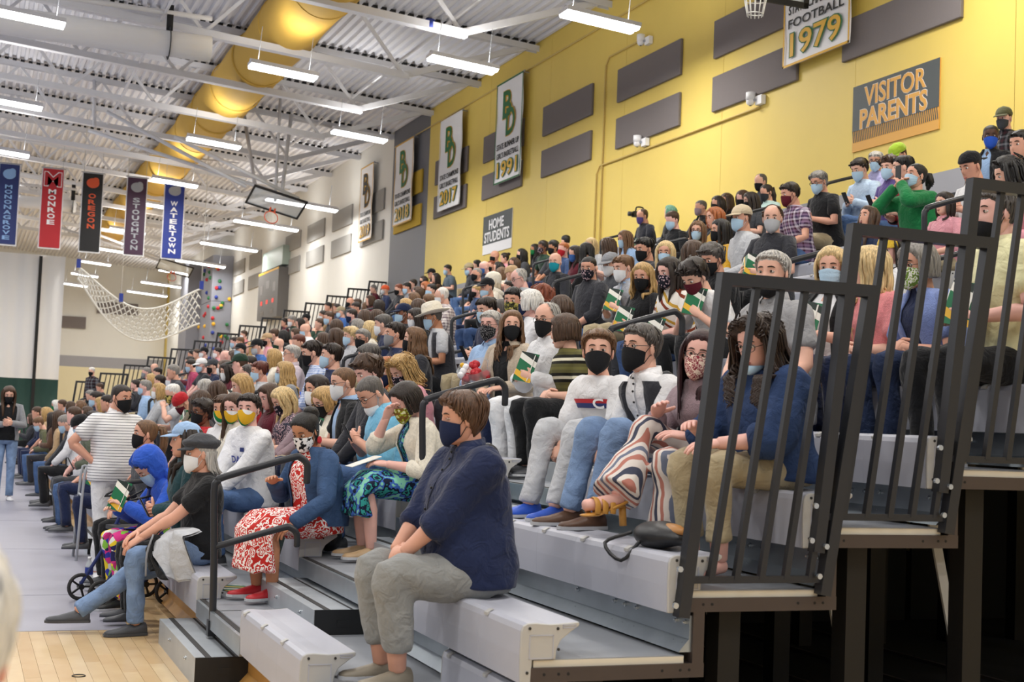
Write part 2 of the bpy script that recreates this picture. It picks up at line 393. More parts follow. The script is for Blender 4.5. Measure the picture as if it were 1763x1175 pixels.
# ceiling: fluted steel deck sloping up to the left, flutes along the hall
prof = []; x = -13.0
while x < XW:
    for dx, dz in ((0, 0), (.07, 0), (.095, .075), (.175, .075)):
        prof.append((x+dx, roofz(x+dx)+dz))
    x += .2
n = len(prof); A = np.array([(p[0], -3, p[1]) for p in prof]); B = np.array([(p[0], 86.8, p[1]) for p in prof])
b = MB(); b.loft(np.array([A, B]), caps=False, closed=False)
b.loft(np.array([A+[0, 0, .25], B+[0, 0, .25]]), caps=False, closed=False)
ce = b.build('ceiling', 'deck_white'); tag(ce, 'white fluted steel roof deck', kind='structure')

# bar joists
chord_t = MB(); chord_t.box(-13, XW, -.06, .06, -.07, 0)
jl, jr = -13.0, XW
def slope_mesh(mb):
    V = mb.v
    for i, a in enumerate(V): V[i] = a+np.stack([0*a[:, 0], 0*a[:, 0], .075*(XW-a[:, 0])], 1)
    return mb
tc = MB(); tc.box(jl, jr, -.09, .09, -.13, -.07); tc.box(jl, jr, -.09, -.075, -.2, -.13); tc.box(jl, jr, .075, .09, -.2, -.13)
tc = slope_mesh(tc).mesh('top_chord', ['white_paint'])
bc = MB(); bc.box(jl, 8.35, -.1, .1, -1.42, -1.36); bc.box(jl, 8.35, -.1, -.08, -1.36, -1.28); bc.box(jl, 8.35, .08, .1, -1.36, -1.28)
bc = slope_mesh(bc).mesh('bottom_chord', ['white_paint'])
fg = MB(); x = -12.9  # dark boxes standing in for the shade inside the open deck flutes
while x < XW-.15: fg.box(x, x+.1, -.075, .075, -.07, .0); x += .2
fg = slope_mesh(fg).mesh('flute_shade', ['dark'])
def zc(x, d): return .075*(XW-x)+d
webs = []
x = 8.3; i = 0
seq = [(11.0, 8.25)]
px_ = 8.25
while px_ > -4:
    seq.append((px_, px_-1.05)); seq.append((px_-1.05, px_-2.1)); px_ -= 2.1
for i, (xa, xb) in enumerate(seq):
    if i == 0: a = (xa, 0, zc(xa, -.15)); c = (xb, 0, zc(xb, -1.34))
    elif i % 2: a = (xa, 0, zc(xa, -1.34)); c = (xb, 0, zc(xb, -.15))
    else: a = (xa, 0, zc(xa, -.15)); c = (xb, 0, zc(xb, -1.34))
    if i and 5.0 < max(xa, xb) < 7.6 and min(xa, xb) > 4.6: continue
    w = MB(); w.bar(a, c, .07 if i else .13, .06 if i else .11, up=(0, 1, 0)); webs.append(w.mesh('web', ['white_paint']))
for j in range(15):
    Y = 13.05+3.65*j
    t = thing('roof_joist', (0, Y, 9.78), f'{ORD[14-j]} white open-web roof joist counting from the far end wall', 'roof joist', 'white roof joists')
    link('top_chord', tc, t); link('bottom_chord', bc, t); link('flute_shade', fg, t)['kind'] = 'stuff'
    for w in webs: link('web', w, t)
# bridging lines between joists
for i, (x, dz) in enumerate(((3.2, -1.3), (8.6, -.6))):
    b = MB(); b.bar((x, 8, roofz(x)+dz), (x, 64.5, roofz(x)+dz), .045); o = b.build('bridging_rod', 'white_paint')
    tag(o, ['thin white bridging rod between the joists left of the yellow duct', 'thin white bridging rod between the joists nearest the yellow wall'][i], 'rod')

# yellow fabric duct
b = MB(); pts = []; rr = []
for i in range(57):
    y = 9+i; pts.append((5.85, y, 9.5)); rr.append(.64+.02*math.sin(i*1.7))
d = thing('fabric_duct', (0, 0, 0), 'fat yellow fabric air duct running along the ceiling', 'duct')
b.tube(pts, rr, 28, rnd=False); b.build('sleeve', 'duct', d, smooth=True)
for i in range(18):
    y = 10+i*3.0; b = MB(); R = [[(5.85+r*math.cos(t), y+o_, 9.5+r*math.sin(t)) for t in np.arange(28)*2*PI/28] for r, o_ in ((.64, -.02), (.672, -.01), (.672, .01), (.64, .02))]
    b.loft(R, caps=False); b.build('hoop_seam', 'duct', d, smooth=True)

# fluorescent fixtures (each with its own lamp)
lb = MB(); lb.box(-.66, .66, -.19, .19, .0, .07); lb.box(-.66, .66, -.03, .03, .07, .12)
lens_b = MB()
for yy in (-.1, .1):
    lens_b.prism([(yy-.085, .0), (yy+.085, .0), (yy+.06, -.045), (yy-.06, -.045)], -.64, .64, axis='x')
wire = MB(); wire.cyl((-.5, 0, .1), (-.5, 0, .78), .006, 5); wire.cyl((.5, 0, .1), (.5, 0, .78), .006, 5)
lb = lb.mesh('housing', ['white_paint']); lens_m = lens_b.mesh('lens', ['lens']); wire = wire.mesh('hanger_wire', ['silver'])
ld = bpy.data.lights.new('lamp', 'AREA'); ld.shape = 'RECTANGLE'; ld.size = 1.25; ld.size_y = .34; ld.energy = LAMP_W; ld.color = (1, .97, .92); ld.spread = PI
lu = ld.copy(); lu.energy = LAMP_W*.23
def fixture(x, y, z, label, sc=1.0):
    t = thing('ceiling_light', (x, y, z), label, 'ceiling light', 'hanging fluorescent fixtures'); t.rotation_euler = (0, .075, 0); t.scale = (sc, 1, 1)
    link('housing', lb, t); link('lens', lens_m, t); link('hanger_wire', wire, t)
    l = bpy.data.objects.new('lamp', ld); COL.objects.link(l); l.parent = t; l.location = (0, 0, -.06)
    l = bpy.data.objects.new('up_fill', lu); COL.objects.link(l); l.parent = t; l.location = (0, 0, .14); l.rotation_euler = (PI, 0, 0)  # upward fill added to each fixture to brighten the roof deck
for x, y, z, lab, sc in LIGHTS:
    fixture(x, y, z, lab, sc)

# acoustic panels on the right wall
def acoustic(y0, y1, z0, z1, m, lab, grp):
    b = MB(); b.box(XW-.055, XW-.002, y0, y1, z0, z1)
    o = link('acoustic_panel', bevel(b.mesh('acoustic_panel', [m]), .008, 1)); tag(o, lab, 'acoustic panel', grp)
marks = ['right of the FOOTBALL banner', 'behind the FOOTBALL banner', 'left of the wall camera', 'right of the green-bordered banner', 'behind the green-bordered banner', 'beside the grey wall section', 'on the grey wall section', 'behind the black-lettered banner', 'first beyond the black-lettered banner', 'second beyond the black-lettered banner', 'third beyond the black-lettered banner', None, 'just beyond the scoreboard', 'beside the climbing wall']
for i, mk in enumerate(marks):
    if mk is None: continue
    y1 = 16.17+3.643*i; y0 = y1-2.5
    m = 'panel_yellow' if i == 6 else ('panel_grey' if i < 6 else 'panel_light'); cn = {'panel_yellow': 'yellow', 'panel_grey': 'dark grey', 'panel_light': 'light grey'}[m]
    acoustic(y0, y1, 6.70, 7.29, m, f'lower {cn} acoustic panel {mk}', 'acoustic wall panels')
    acoustic(y0, y1, 7.60, 8.24, m, f'upper {cn} acoustic panel {mk}', 'acoustic wall panels')

# hanging championship banners and wall signs (flat print on real cloth / board)
def on_wall(V, yc, zc_, x):       # text plane (x right, y up) -> wall facing -X: right of text = -Y
    return np.stack([np.full(len(V), x)-V[:, 2], yc-V[:, 0], zc_+V[:, 1]], 1)
def wtext(t, txt, yc, zc_, w, h, x, m, name='lettering', off=0.0, space=1.0):
    V, F = fit_text(txt, w, h, off, .002, space); b = MB(); b.add(on_wall(V, yc, zc_, x), F); return b.build(name, m, t)
def champ(y0, y1, z0, z1, lines, year, lab, border, mcol='green', lh=.22):
    x = XW-.16; yc = (y0+y1)/2; H = z1-z0; W = y1-y0
    t = thing('championship_banner', (0, 0, 0), lab, 'banner', 'championship banners')
    n = 14; b = MB(); A = []; 
    for i in range(n):
        z = z0+H*i/(n-1); wob = .012*math.sin(i*.9)
        A.append([(x+wob, y0, z), (x+wob, y1, z), (x+wob+.004, y1, z), (x+wob+.004, y0, z)])
    b.loft(A); b.build('cloth', 'white', t)
    b = MB()
    for (a0, a1, c0, c1) in ((y0, y1, z0, z0+.035), (y0, y1, z1-.035, z1), (y0, y0+.03, z0, z1), (y1-.03, y1, z0, z1)): b.box(x-.018, x-.014, a0, a1, c0, c1)
    b.build('border', border, t)
    b = MB(); b.cyl((x, y0-.05, z1), (x, y1+.05, z1), .015, 8); b.build('top_rod', 'silver', t)
    for yb in (y0+.1, y1-.1): b = MB(); b.bar((x, yb, z1), (XW-.004, yb, z1), .02); b.build('wall_bracket', 'silver', t)
    for off, m_, xx in ((.05, 'gold', x-.016), (.018, mcol, x-.022)):
        wtext(t, 'B', yc+.10, z0+H*.76, .52+off, .62+off, xx, m_, 'monogram', off); wtext(t, 'D', yc-.14, z0+H*.58, .52+off, .62+off, xx-.003, m_, 'monogram', off)
    for i, ln in enumerate(lines): wtext(t, ln, yc, z0+H*.36-i*.21, W*.84, .135, x-.018, 'black', 'lettering', .01)
    wtext(t, year, yc, z0+H*.13, W*.80, .40, x-.017, mcol, 'year_outline', .05); wtext(t, year, yc, z0+H*.13, W*.76, .36, x-.023, 'gold', 'year', .012)
champ(15.83, 17.50, 6.89, 9.24, ['STATE CHAMPIONS', 'FOOTBALL'], '1979', 'white banner reading FOOTBALL 1979 cut off by the top of the picture', 'gold')
champ(28.02, 29.63, 6.89, 9.24, ['STATE RUNNER UP', "GIRL'S BASKETBALL"], '1991', 'white BD banner reading 1991 with green border', 'green')
champ(32.03, 33.71, 6.79, 9.16, ['STATE CHAMPIONS', "GIRL'S BASKETBALL"], '2017', 'white BD banner reading 2017', 'white')
champ(36.01, 37.72, 6.87, 9.21, ['STATE CHAMPIONS', "GIRL'S BASKETBALL"], '2018', 'white BD banner reading 2018 hanging on the grey wall section', 'gold')
champ(40.01, 41.40, 6.80, 9.14, ['STATE CHAMPIONS', "GIRL'S BASKETBALL"], '2019', 'white BD banner with dark letters reading 2019, farthest along the wall', 'gold', 'black')

t = thing('wall_sign', (0, 0, 0), 'grey and orange wall sign reading VISITOR PARENTS', 'sign')
b = MB(); b.box(XW-.02, XW-.002, 14.08, 15.91, 5.37, 6.29); b.build('board', 'sign_orange', t)
b = MB(); b.box(XW-.026, XW-.0205, 14.08, 15.91, 5.66, 6.29); b.build('grey_field', 'sign_grey', t)
b = MB()
for i in range(46):
    y = 14.09+i*.0395; b.prism([(y, 5.5), (y+.012, 5.5), (y+.042, 5.66), (y+.03, 5.66)], XW-.026, XW-.0205, axis='x')
o = b.build('diagonal_stripes', 'sign_grey', t); o['kind'] = 'stuff'
for off, m_, xx in ((.045, 'white', XW-.027), (.028, 'sign_orange', XW-.031)):
    wtext(t, 'VISITOR', 14.99, 6.10, 1.28+off, .25+off*.8, xx, m_, 'lettering', off*.6); wtext(t, 'PARENTS', 15.02, 5.80, 1.40+off, .25+off*.8, xx, m_, 'lettering', off)
t = thing('wall_sign', (0, 0, 0), 'grey wall sign reading HOME STUDENTS above a white band', 'sign')
b = MB(); b.box(XW-.02, XW-.002, 28.75, 30.6, 5.37, 6.28); b.build('board', 'white', t)
b = MB(); b.box(XW-.026, XW-.0205, 28.75, 30.6, 5.60, 6.28); b.build('grey_field', 'sign_grey', t)
wtext(t, 'HOME', 29.72, 6.05, .95, .24, XW-.03, 'white', 'lettering', .02); wtext(t, 'STUDENTS', 29.68, 5.76, 1.6, .25, XW-.03, 'white', 'lettering', .02)

# conduits and wall cameras
def conduit(pts, lab):
    b = MB(); b.tube(pts, .018, 8, res=0); o = b.build('conduit', 'gold' if False else 'cond', smooth=True); tag(o, lab, 'conduit')
mat('cond', '#cdb264', .5)
X1 = XW-.03
conduit([(X1, 24.05, 4.85), (X1, 24.05, 8.45), (X1, 23.9, 8.6), (X1, 22.3, 8.6)], 'slim conduit rising up the yellow wall to the upper camera')
conduit([(X1, 24.3, 4.85), (X1, 24.3, 6.35), (X1, 24.15, 6.5), (X1, 18.35, 6.5)], 'slim conduit running sideways along the yellow wall to two cameras')
conduit([(X1, 12.5, 9.3), (X1, 38.3, 9.3)], 'pipe along the top of the yellow wall under the roof')
def wcam(y, z, lab):
    t = thing('security_camera', (XW-.03, y, z), lab, 'camera')
    b = MB(); b.box(-.06, .02, -.09, .09, -.07, .07); b.build('junction_box', 'white', t)
    b = MB(); b.cyl((-.10, .16, .14), (-.10, .16, .02), .075, 14); b.ell((-.10, .16, .0), (.07, .07, .07)); b.build('dome_housing', 'white', t, smooth=True)
    b = MB(); b.bar((-.02, .02, 0), (-.10, .15, .02), .04); b.build('arm', 'silver', t)
    b = MB(); b.ell((-.10, .16, -.02), (.045, .045, .055)); b.build('lens', 'plastic_black', t, smooth=True)
wcam(18.3, 6.6, 'white security camera left of the VISITOR PARENTS sign'); wcam(22.2, 6.62, 'white security camera below the acoustic panels left of the 1979 banner'); wcam(22.2, 8.5, 'white security camera high on the wall near the ceiling light')

# ================================================================== bleachers
AISLES = [(7.05+6.63*i, 8.45+6.63*i) for i in range(5)]
def in_aisle(y): return any(a-.02 < y < b+.02 for a, b in AISLES)
# seat module: profile in (x, z), relative to seat front / seat top
SPROF = [(0.004, -.225), (0, -.12), (.002, -.03), (.010, -.010), (.028, -.001), (.06, 0), (.12, -.006), (.20, -.002), (.238, .002), (.240, -.012), (.205, -.035), (.165, -.065), (.148, -.10), (.146, -.137), (.05, -.137), (.046, -.225)]
ML = .457
b = MB(); b.prism(SPROF, .0002, ML-.0002)
seat_me = bevel(b.mesh('seat_module', ['bench']), .0008, 1)
seat_me.polygons.foreach_set('use_smooth', [False]*len(seat_me.polygons))
nt_ = MB(); nt_.prism([(-.0015, -.022), (-.0015, -.01), (.02, .0015), (.03, .0015), (.012, -.006), (.004, -.02)], .36, .395); notch_me = nt_.mesh('grip_tab', ['bench_end'])
# end cap with recessed pockets and screws
def capmesh(side):
    b = MB(); s = side
    b.prism([(x*1.0, z) for x, z in SPROF], min(0, s*.012), max(0, s*.012))
    me = bevel(b.mesh('end_cap', ['bench_end']), .003, 1); return me
CAP = {-1: capmesh(-1), 1: capmesh(1)}
def cap_detail(side):
    b = MB(); s = side; y = s*.012
    b2 = MB()
    for x, z in ((.035, -.02), (.15, -.022), (.155, -.10), (.03, -.185)): b2.cyl((x, y, z), (x, y+s*.003, z), .006, 8)
    def frame(x0, x1, z0, z1, w=.004):
        for a in ((x0, x1, z0, z0+w), (x0, x1, z1-w, z1), (x0, x0+w, z0, z1), (x1-w, x1, z0, z1)): b.box(a[0], a[1], min(y, y+s*.002), max(y, y+s*.002), a[2], a[3])
    frame(.035, .135, -.135, -.045); frame(.17, .225, -.022, -.008)
    return b.mesh('pocket_frame', ['bench']), b2.mesh('screw', ['rubber'])
CAPD = {-1: cap_detail(-1), 1: cap_detail(1)}
bolt_b = MB(); bolt_b.cyl((0, 0, 0), (-.008, 0, 0), .011, 6); bolt_b.cyl((-.006, 0, 0), (-.016, 0, 0), .006, 6); BOLT = bolt_b.mesh('bolt', ['bolt'])
def bench_run(t, k, y0, y1, xoff=0, z=None, cap0=True, cap1=True, near=14.0):
    """benches of row k between y0 and y1; t is the tier's empty at (XF, 0, 0)"""
    z = SZ(k) if z is None else z; n = max(1, round((y1-y0)/ML)); L = (y1-y0)/n; rest = MB(); nrest = 0
    for i in range(n):
        y = y0+i*L
        if y < near:
            o = link('seat_module', seat_me, t, loc=(xoff, y, z)); o.scale = (1, L/ML, 1); q = link('grip_tab', notch_me, o)
        else:
            rest.prism([(x+xoff, zz+z) for x, zz in SPROF], y+.001, y+L-.001); nrest += 1
    if nrest: o = rest.build('seat_modules', 'bench', t); o['kind'] = 'stuff'
    for s, y, c in ((-1, y0, cap0), (1, y1, cap1)):
        if c:
            o = link('end_cap', CAP[s], t, loc=(xoff, y, z)); p, q = CAPD[s]; link('pocket_frame', p, o); link('screw', q, o)
TIERS = []
for k in range(NROW):
    place = ['lowest', 'second', 'third', 'fourth', 'fifth', 'sixth', 'seventh', 'eighth', 'ninth', 'tenth', 'eleventh', 'twelfth', 'thirteenth', 'fourteenth', 'fifteenth', 'topmost'][k]
    t = thing('bleacher_tier', (XF(k), 0, 0), f'{place} bleacher row with grey moulded bench, deck and steel riser', 'bleacher', 'bleacher rows'); TIERS.append(t)
    d = DK(k); ye = YE if k > 0 else 5.0
    # deck board: grey top, pale sawn edge, one board per bay
    yy = [ye, 7.0, 13.66, 20.3, 26.9, 33.55, YF]
    for a, c in zip(yy[:-1], yy[1:]):
        b = MB(); b.box(.06, .70, a+.001, c-.001, d-.004, d, 0); b.box(.06, .70, a, c-.001, d-.03, d-.004, 1)
        b.build('deck_board', ['deck_grey', 'deck_edge'], t)
    # nosing angle and riser sheet below this row's bench
    lo = DK(k-1)+.012 if k else .02
    b = MB(); b.box(.108, .118, ye, YF, lo, d-.03); b.box(.085, .118, ye, YF, d-.10, d-.085); b.prism([(.062, lo), (.108, lo+.05), (.108, lo)], ye, YF)
    b.build('riser', 'galv' if k else 'wood_trim', t)
    # aisle nosing strips
    for a, c in AISLES:
        b = MB(); b.box(.0, .118, a, c, d-.10, d-.001); b.build('aisle_riser', 'galv', t)
        b = MB(); b.box(.02, .05, a, c, d-.001, d+.002); b.build('tread_strip', 'rubber', t)
    # end beam and upright at the near end
    b = MB(); b.box(.045, .785, ye-.012, ye+.05, d-.085, d-.03); b.build('end_beam', 'brown_steel', t)
    hb = MB()
    for x in (.1, .16, .2, .6, .68, .72): hb.cyl((x, ye-.0125, d-.055), (x, ye-.0135, d-.055), .006, 8)
    hb.build('beam_hole', 'dark', t)
    if k:
        b = MB(); b.box(.118, .168, ye-.012, ye+.05, DK(k-1)-.03, d-.085); b.build('end_upright', 'brown_steel', t)
        for yb in (ye+.03, ye+.10, ye+.45, ye+.56, ye+.66, ye+1.05):
            for zb in (lo+.03, d-.13): link('bolt', BOLT, t, loc=(.108, yb, zb))
    # benches between the aisles
    if k == 0: segs = [(5.74, 7.05)]; start = 8.5
    else: segs = [(YE, 7.02)]; start = 8.48
    for i in range(len(AISLES)):
        a = AISLES[i][1]+.02; c = AISLES[i+1][0]-.02 if i+1 < len(AISLES) else YF
        segs.append((a, c))
    for y0, y1 in segs: bench_run(t, k, y0, y1, near=12.6)
    # supporting column frame under the near end
    if k > 0:
        b = MB(); b.box(.30, .40, ye+.10, ye+.20, .007, d-.085)
        b.build('column', 'col_dark', t)
        b = MB(); b.bar((.42, ye+.15, .05), (.42, ye+.15+.28*d, d-.1), .05, .012); b.build('brace', 'bench_end', t)
        b = MB(); b.box(.2, .62, ye+.05, ye+.28, .007, .10); b.build('wheel_housing', 'galv', t)
        for q in (1.6, 3.2, 4.8):
            b = MB(); b.box(.30, .40, ye+q, ye+q+.1, .007, d-.085); b.build('column', 'col_dark', t)
# recessed bench tucked under the second row at the near end
bench_run(TIERS[0], 0, 4.86, 5.75, xoff=.635)
# steps in the aisles
def steps(a, c, near):
    b = MB(); b.box(.0, .32, 0, c-a, -.15, 0); st = b.mesh('step_box', ['galv_lite'])
    b = MB(); b.box(.055, .085, 0, c-a, 0, .003); b.box(.20, .215, 0, c-a, 0, .001)
    sp = b.mesh('tread_strip', ['rubber'])
    b = MB(); b.box(.0, .32, -.012, 0, -.15, .003); b.box(.12, .19, -.016, -.012, -.085, -.05)
    ep = b.mesh('end_panel', ['plastic_black'])
    for k in range(0, NROW):
        x = XF(k)-.17 if k == 0 else XF(k)-.235; z = .15 if k == 0 else DK(k-1)+.127
        da = .3 if k == 0 else 0
        where = ['near', 'second', 'third', 'fourth', 'far'][near]
        t = thing('aisle_step', (x, a+da, z), f'galvanised aisle step below the {ORD[k]} row in the {where} aisle', 'step', 'aisle steps')
        for nm, me in (('step_box', st), ('tread_strip', sp), ('end_panel', ep)): link(nm, me, t)
        if near == 0:
            for yb in (.3, .9): o = link('bolt', BOLT, t, loc=(0, yb, -.05))
for i, (a, c) in enumerate(AISLES): steps(a, c, i)
# aisle handrails: post, sloped top bar with hooked end, lower bar
def handrail_mesh():
    r = .021
    A = MB(); A.tube([(0, 0, -.12), (-.012, 0, .3), (-.03, 0, .68), (-.012, 0, .735), (.03, 0, .765), (.40, 0, .88), (.46, 0, .885), (.50, 0, .85), (.505, 0, .80), (.505, 0, .74)], r, 10, res=3)
    B = MB(); B.tube([(-.018, 0, .36), (.36, 0, .47), (.42, 0, .475), (.46, 0, .44), (.465, 0, .37)], r*.92, 10, res=3)
    C = MB(); C.box(-.03, .03, -.03, .03, -.14, -.05); C.box(.0, .16, -.012, .012, -.02, .0)
    return A.mesh('rail', ['rail_black'], True), B.mesh('lower_bar', ['rail_black'], True), C.mesh('bracket', ['rail_black'])
HA, HB_, HC = handrail_mesh()
for i, Y in enumerate((7.97, 14.6, 21.2, 27.9, 34.5)):
    for k in range(0, NROW, 2):
        where = ['near', 'second', 'third', 'fourth', 'far'][i]
        t = thing('aisle_handrail', (XF(k)+.02, Y, DK(k)), f'black hooked handrail on the {ORD[k]} row of the {where} aisle', 'handrail', 'aisle handrails')
        link('rail', HA, t); link('lower_bar', HB_, t); link('bracket', HC, t)
# guard rails at both ends: slanted panels with balusters, one per row from the third row up
def guard_meshes():
    w = .05; h = 1.26; s = .11     # lean back per metre
    lp = MB(); lp.bar((.05, 0, -.10), (.05+s*(h+.10), 0, h), w, w, up=(0, 1, 0))
    rp = MB(); rp.bar((.70, 0, -.02), (.70+s*(h+.02)+.06, 0, h-.01), w, w, up=(0, 1, 0))
    tb = MB(); tb.bar((.05+s*(h+.1)-.025, 0, h-.02), (.70+s*h+.085, 0, h-.02), w, w, up=(0, 1, 0))
    bb = MB(); bb.bar((.07, 0, .045), (.72, 0, .045), .028, .022, up=(0, 1, 0))
    bals = []
    for i in range(5):
        x = .175+i*.115
        q = MB(); q.bar((x, 0, .045), (x+s*h+.035, 0, h-.03), .026, .026, up=(0, 1, 0)); bals.append(q.mesh('baluster', ['rail_black']))
    f = lambda n, m: m.mesh(n, ['rail_black'])
    bo = MB()
    for x, z in ((.035, -.05), (.05, .09), (.69, .06), (.72, .18)): bo.cyl((x-.03, -.027, z), (x-.03, -.04, z), .012, 8)
    return f('post', lp), f('post', rp), f('top_rail', tb), f('bottom_rail', bb), bals, bo.mesh('bolt', ['bolt'])
GP1, GP2, GT, GB, GBAL, GBO = guard_meshes()
for end in (0, 1):
    for k in range(2, NROW):
        y = YE-.035 if end == 0 else YF+.03
        if end == 0 and k > 7: continue
        t = thing('guard_rail', (XF(k), y, DK(k)), f'black barred guard rail at the {"near" if end == 0 else "far"} end of the {ORD[k]} row', 'guard rail', 'bleacher end guard rails')
        for nm, me in (('post', GP1), ('post', GP2), ('top_rail', GT), ('bottom_rail', GB)): link(nm, me, t)
        for q in GBAL: link('baluster', q, t)
        if end == 0: link('bolt', GBO, t)
# dark sheet floor and skirting behind the understructure
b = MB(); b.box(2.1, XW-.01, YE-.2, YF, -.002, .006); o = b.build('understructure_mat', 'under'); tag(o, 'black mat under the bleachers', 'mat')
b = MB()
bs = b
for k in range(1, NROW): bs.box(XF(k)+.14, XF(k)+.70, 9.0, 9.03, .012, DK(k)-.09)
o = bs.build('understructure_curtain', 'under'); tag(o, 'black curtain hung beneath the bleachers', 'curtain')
for i in range(6):
    b = MB(); b.bar((2.75+i*.62, YE+.1, .016), (2.75+i*.62, 8.95, .016), .03, .018); o = b.build('floor_track', 'brown_steel'); tag(o, f'{ORD[i]} thin floor rail in the dark under the bleachers', 'rail', 'floor rails under the bleachers')

# ================================================================== people: pose
def _v(*a): return np.array(a, float)
def _rz(a): c, s = math.cos(a), math.sin(a); return np.array([[c, -s, 0], [s, c, 0], [0, 0, 1.]])
def _ry(a): c, s = math.cos(a), math.sin(a); return np.array([[c, 0, s], [0, 1, 0], [-s, 0, c]])
def _rx(a): c, s = math.cos(a), math.sin(a); return np.array([[1, 0, 0], [0, c, -s], [0, s, c]])
def ik(a, t, l1, l2, hint):
    d = t-a; L = np.linalg.norm(d); L2 = min(max(L, .05), (l1+l2)*.995); d = d/(L+1e-9)
    t = a+d*L2; x = (l1*l1-l2*l2+L2*L2)/(2*L2); h = math.sqrt(max(l1*l1-x*x, 1e-6))
    hn = hint-d*(hint@d); hn /= np.linalg.norm(hn)+1e-9
    return a+d*x+hn*h, t
ARMS = {   # wrist targets (right side mirrored), forward x, side y, height above the seat
    'lap': ((.30, .10, .19), (.30, .10, .19)), 'clasp': ((.29, .045, .19), (.28, .045, .20)), 'phone': ((.27, .06, .33), (.26, .07, .31)),
    'knee': ((.40, .13, .21), (.40, .13, .21)), 'read': ((.30, .11, .30), (.30, .11, .30)), 'side': ((.02, .27, .06), (.02, .27, .06)),
    'chin': ((.20, .05, .56), (.22, .02, .33)), 'cross': ((.17, -.06, .37), (.20, -.06, .35)), 'one': ((.40, .12, .20), (.24, .08, .28)),
    'fore': ((.40, .03, .12), (.40, .03, .13)), 'hang': ((.02, .26, -.02), (.02, .26, -.02)), 'hip': ((.06, .22, .02), (.03, .25, -.05)),
}
def pose(P):
    """joints in the person's own frame: x forward, y left, z up, origin on the seat (or floor when standing)"""
    J = {}; lean = P.get('lean', .12); b = P.get('b', 1.0); st = P.get('stand', 0); tl = P.get('tl', 1.0)
    z0 = .93 if st else .09
    d = lambda a: _v(math.sin(a), 0, math.cos(a))
    J['p0'] = _v(0, 0, z0); J['p1'] = J['p0']+.16*tl*d(lean*.5); J['p2'] = J['p1']+.18*tl*d(lean); J['p3'] = J['p2']+.15*tl*d(lean*1.1)
    J['n'] = J['p3']+.055*d(lean*1.0)
    by = math.radians(P.get('by', 0)); hy = math.radians(P.get('hy', 0)); hp = math.radians(P.get('hp', 5)); hr = math.radians(P.get('hr', 0))
    J['H'] = _rz(hy-by)@_ry(hp)@_rx(hr)
    nk = J['n']+.05*d(lean*.6+hp*.35)
    J['nk'] = nk; J['hc'] = nk+J['H']@_v(.022, 0, .095)
    tilt = lean*1.05
    sw = .165*(.78+.22*b)
    for s, nm in ((1, 'l'), (-1, 'r')):
        J['sh'+nm] = J['p3']+_v(0, s*sw, -.012)
    A = P.get('arms', 'lap'); A = ARMS[A] if isinstance(A, str) else A
    for s, nm, t in ((1, 'l', A[0]), (-1, 'r', A[1])):
        t = _v(t[0], s*t[1], t[2]+(z0-.09)); hint = _v(-.45, s*.75, -.7) if not P.get('elb') else _v(P['elb'][0], s*P['elb'][1], P['elb'][2])
        J['el'+nm], J['wr'+nm] = ik(J['sh'+nm], t, .285, .25, hint)
    fz = P.get('fz', -.392)
    for s, nm in ((1, 'l'), (-1, 'r')):
        hip = J['p0']+_v(.015, s*.085*(.8+.2*b), -.005)
        if st: kn = _v(.02+.05*(s > 0)*P.get('step', 0), s*.09, .50); an = _v(-.01+.12*s*P.get('step', 0), s*.09, .075)
        else:
            L = P.get('legs', ((.40, .10), (.40, .10)))[0 if s > 0 else 1]
            an = _v(L[0], s*L[1], (fz+.075) if len(L) < 3 else L[2])
            kn, an = ik(hip, an, .43, .41, _v(.9, s*P.get('kout', .12), 1.0))
        J['hip'+nm] = hip; J['kn'+nm] = kn; J['an'+nm] = an
    return J

# ================================================================== people: shapes
SKINS = {'a': '#e2b09a', 'b': '#d7a088', 'c': '#bd8463', 'd': '#80523b', 'e': '#523425', 'p': '#e6b3a6'}
PAL = dict(black='#191a1d', navy='#1d2747', grey='#8b8d92', lgrey='#b9bbbf', dgrey='#43454a', white='#e4e4e6', blue='#3f66a8', lblue='#9dbbe0', sky='#7cc0e2', denim='#3a5078', jean='#4c6690', ljean='#7890b3',
           red='#b3232c', maroon='#5b1a28', pink='#dc9aa5', salmon='#e08a8c', green='#1f7a44', dgreen='#213a2c', olive='#5a5b41', teal='#1f8fa0', yellow='#e0bb3e', mustard='#c99a2c', tan='#b79a76', khaki='#a89a7c',
           beige='#cdbda2', cream='#e6dfcf', brown='#5a4030', purple='#5a4a86', lav='#a9a7cf', peri='#7d8fc4', royal='#2e59c2', magenta='#a33a5c', mint='#c7e3dd', lyellow='#e3dfb2', sage='#888d7a', charcoal='#303137', mauve='#9a858c')
HAIRC = dict(black='#15110f', dark='#261b15', brown='#46301f', lbrown='#6b4d33', blond='#b5935e', lblond='#cfb482', red='#7a3a20', auburn='#5c2a1c', burg='#2e1216', grey='#86827d', lgrey='#b3afa9', white='#dcd9d3', dgrey='#57524e', green='#5c8f7c', ginger='#a15a2b')
def C(n): return srgb(PAL.get(n, n))
skin_m = objmat('skin', .5, .05, 160, .07, 9, spec=.4)
hair_m = objmat('hair', .45, .6, 22, .42, 11, spec=.45, stretch=(10, 10, 1.0))
cloth_m = objmat('cloth', .9, .22, 90, .08, 5, sheen=.15, fold=.5)
denim_m = objmat('denim_cloth', .85, .3, 160, .22, 8, fold=.5)
knit_m = objmat('knit', .95, .6, 150, .12, 60, sheen=.2)
leather_m = objmat('leather', .45, .1, 90, .08, 8, spec=.45)
mask_m = objmat('mask_cloth', .85, .2, 120, .04, 9)
mat('eye_white', '#dcd6d0', .25); mat('iris', '#2a1c14', .15); mat('brow', '#3a2a20', .8); mat('lip', '#a8615a', .5); mat('glass_frame', '#1d1c1e', .3); mat('loop_white', '#e9e9ea', .7); mat('teeth', '#3a1114', .5)
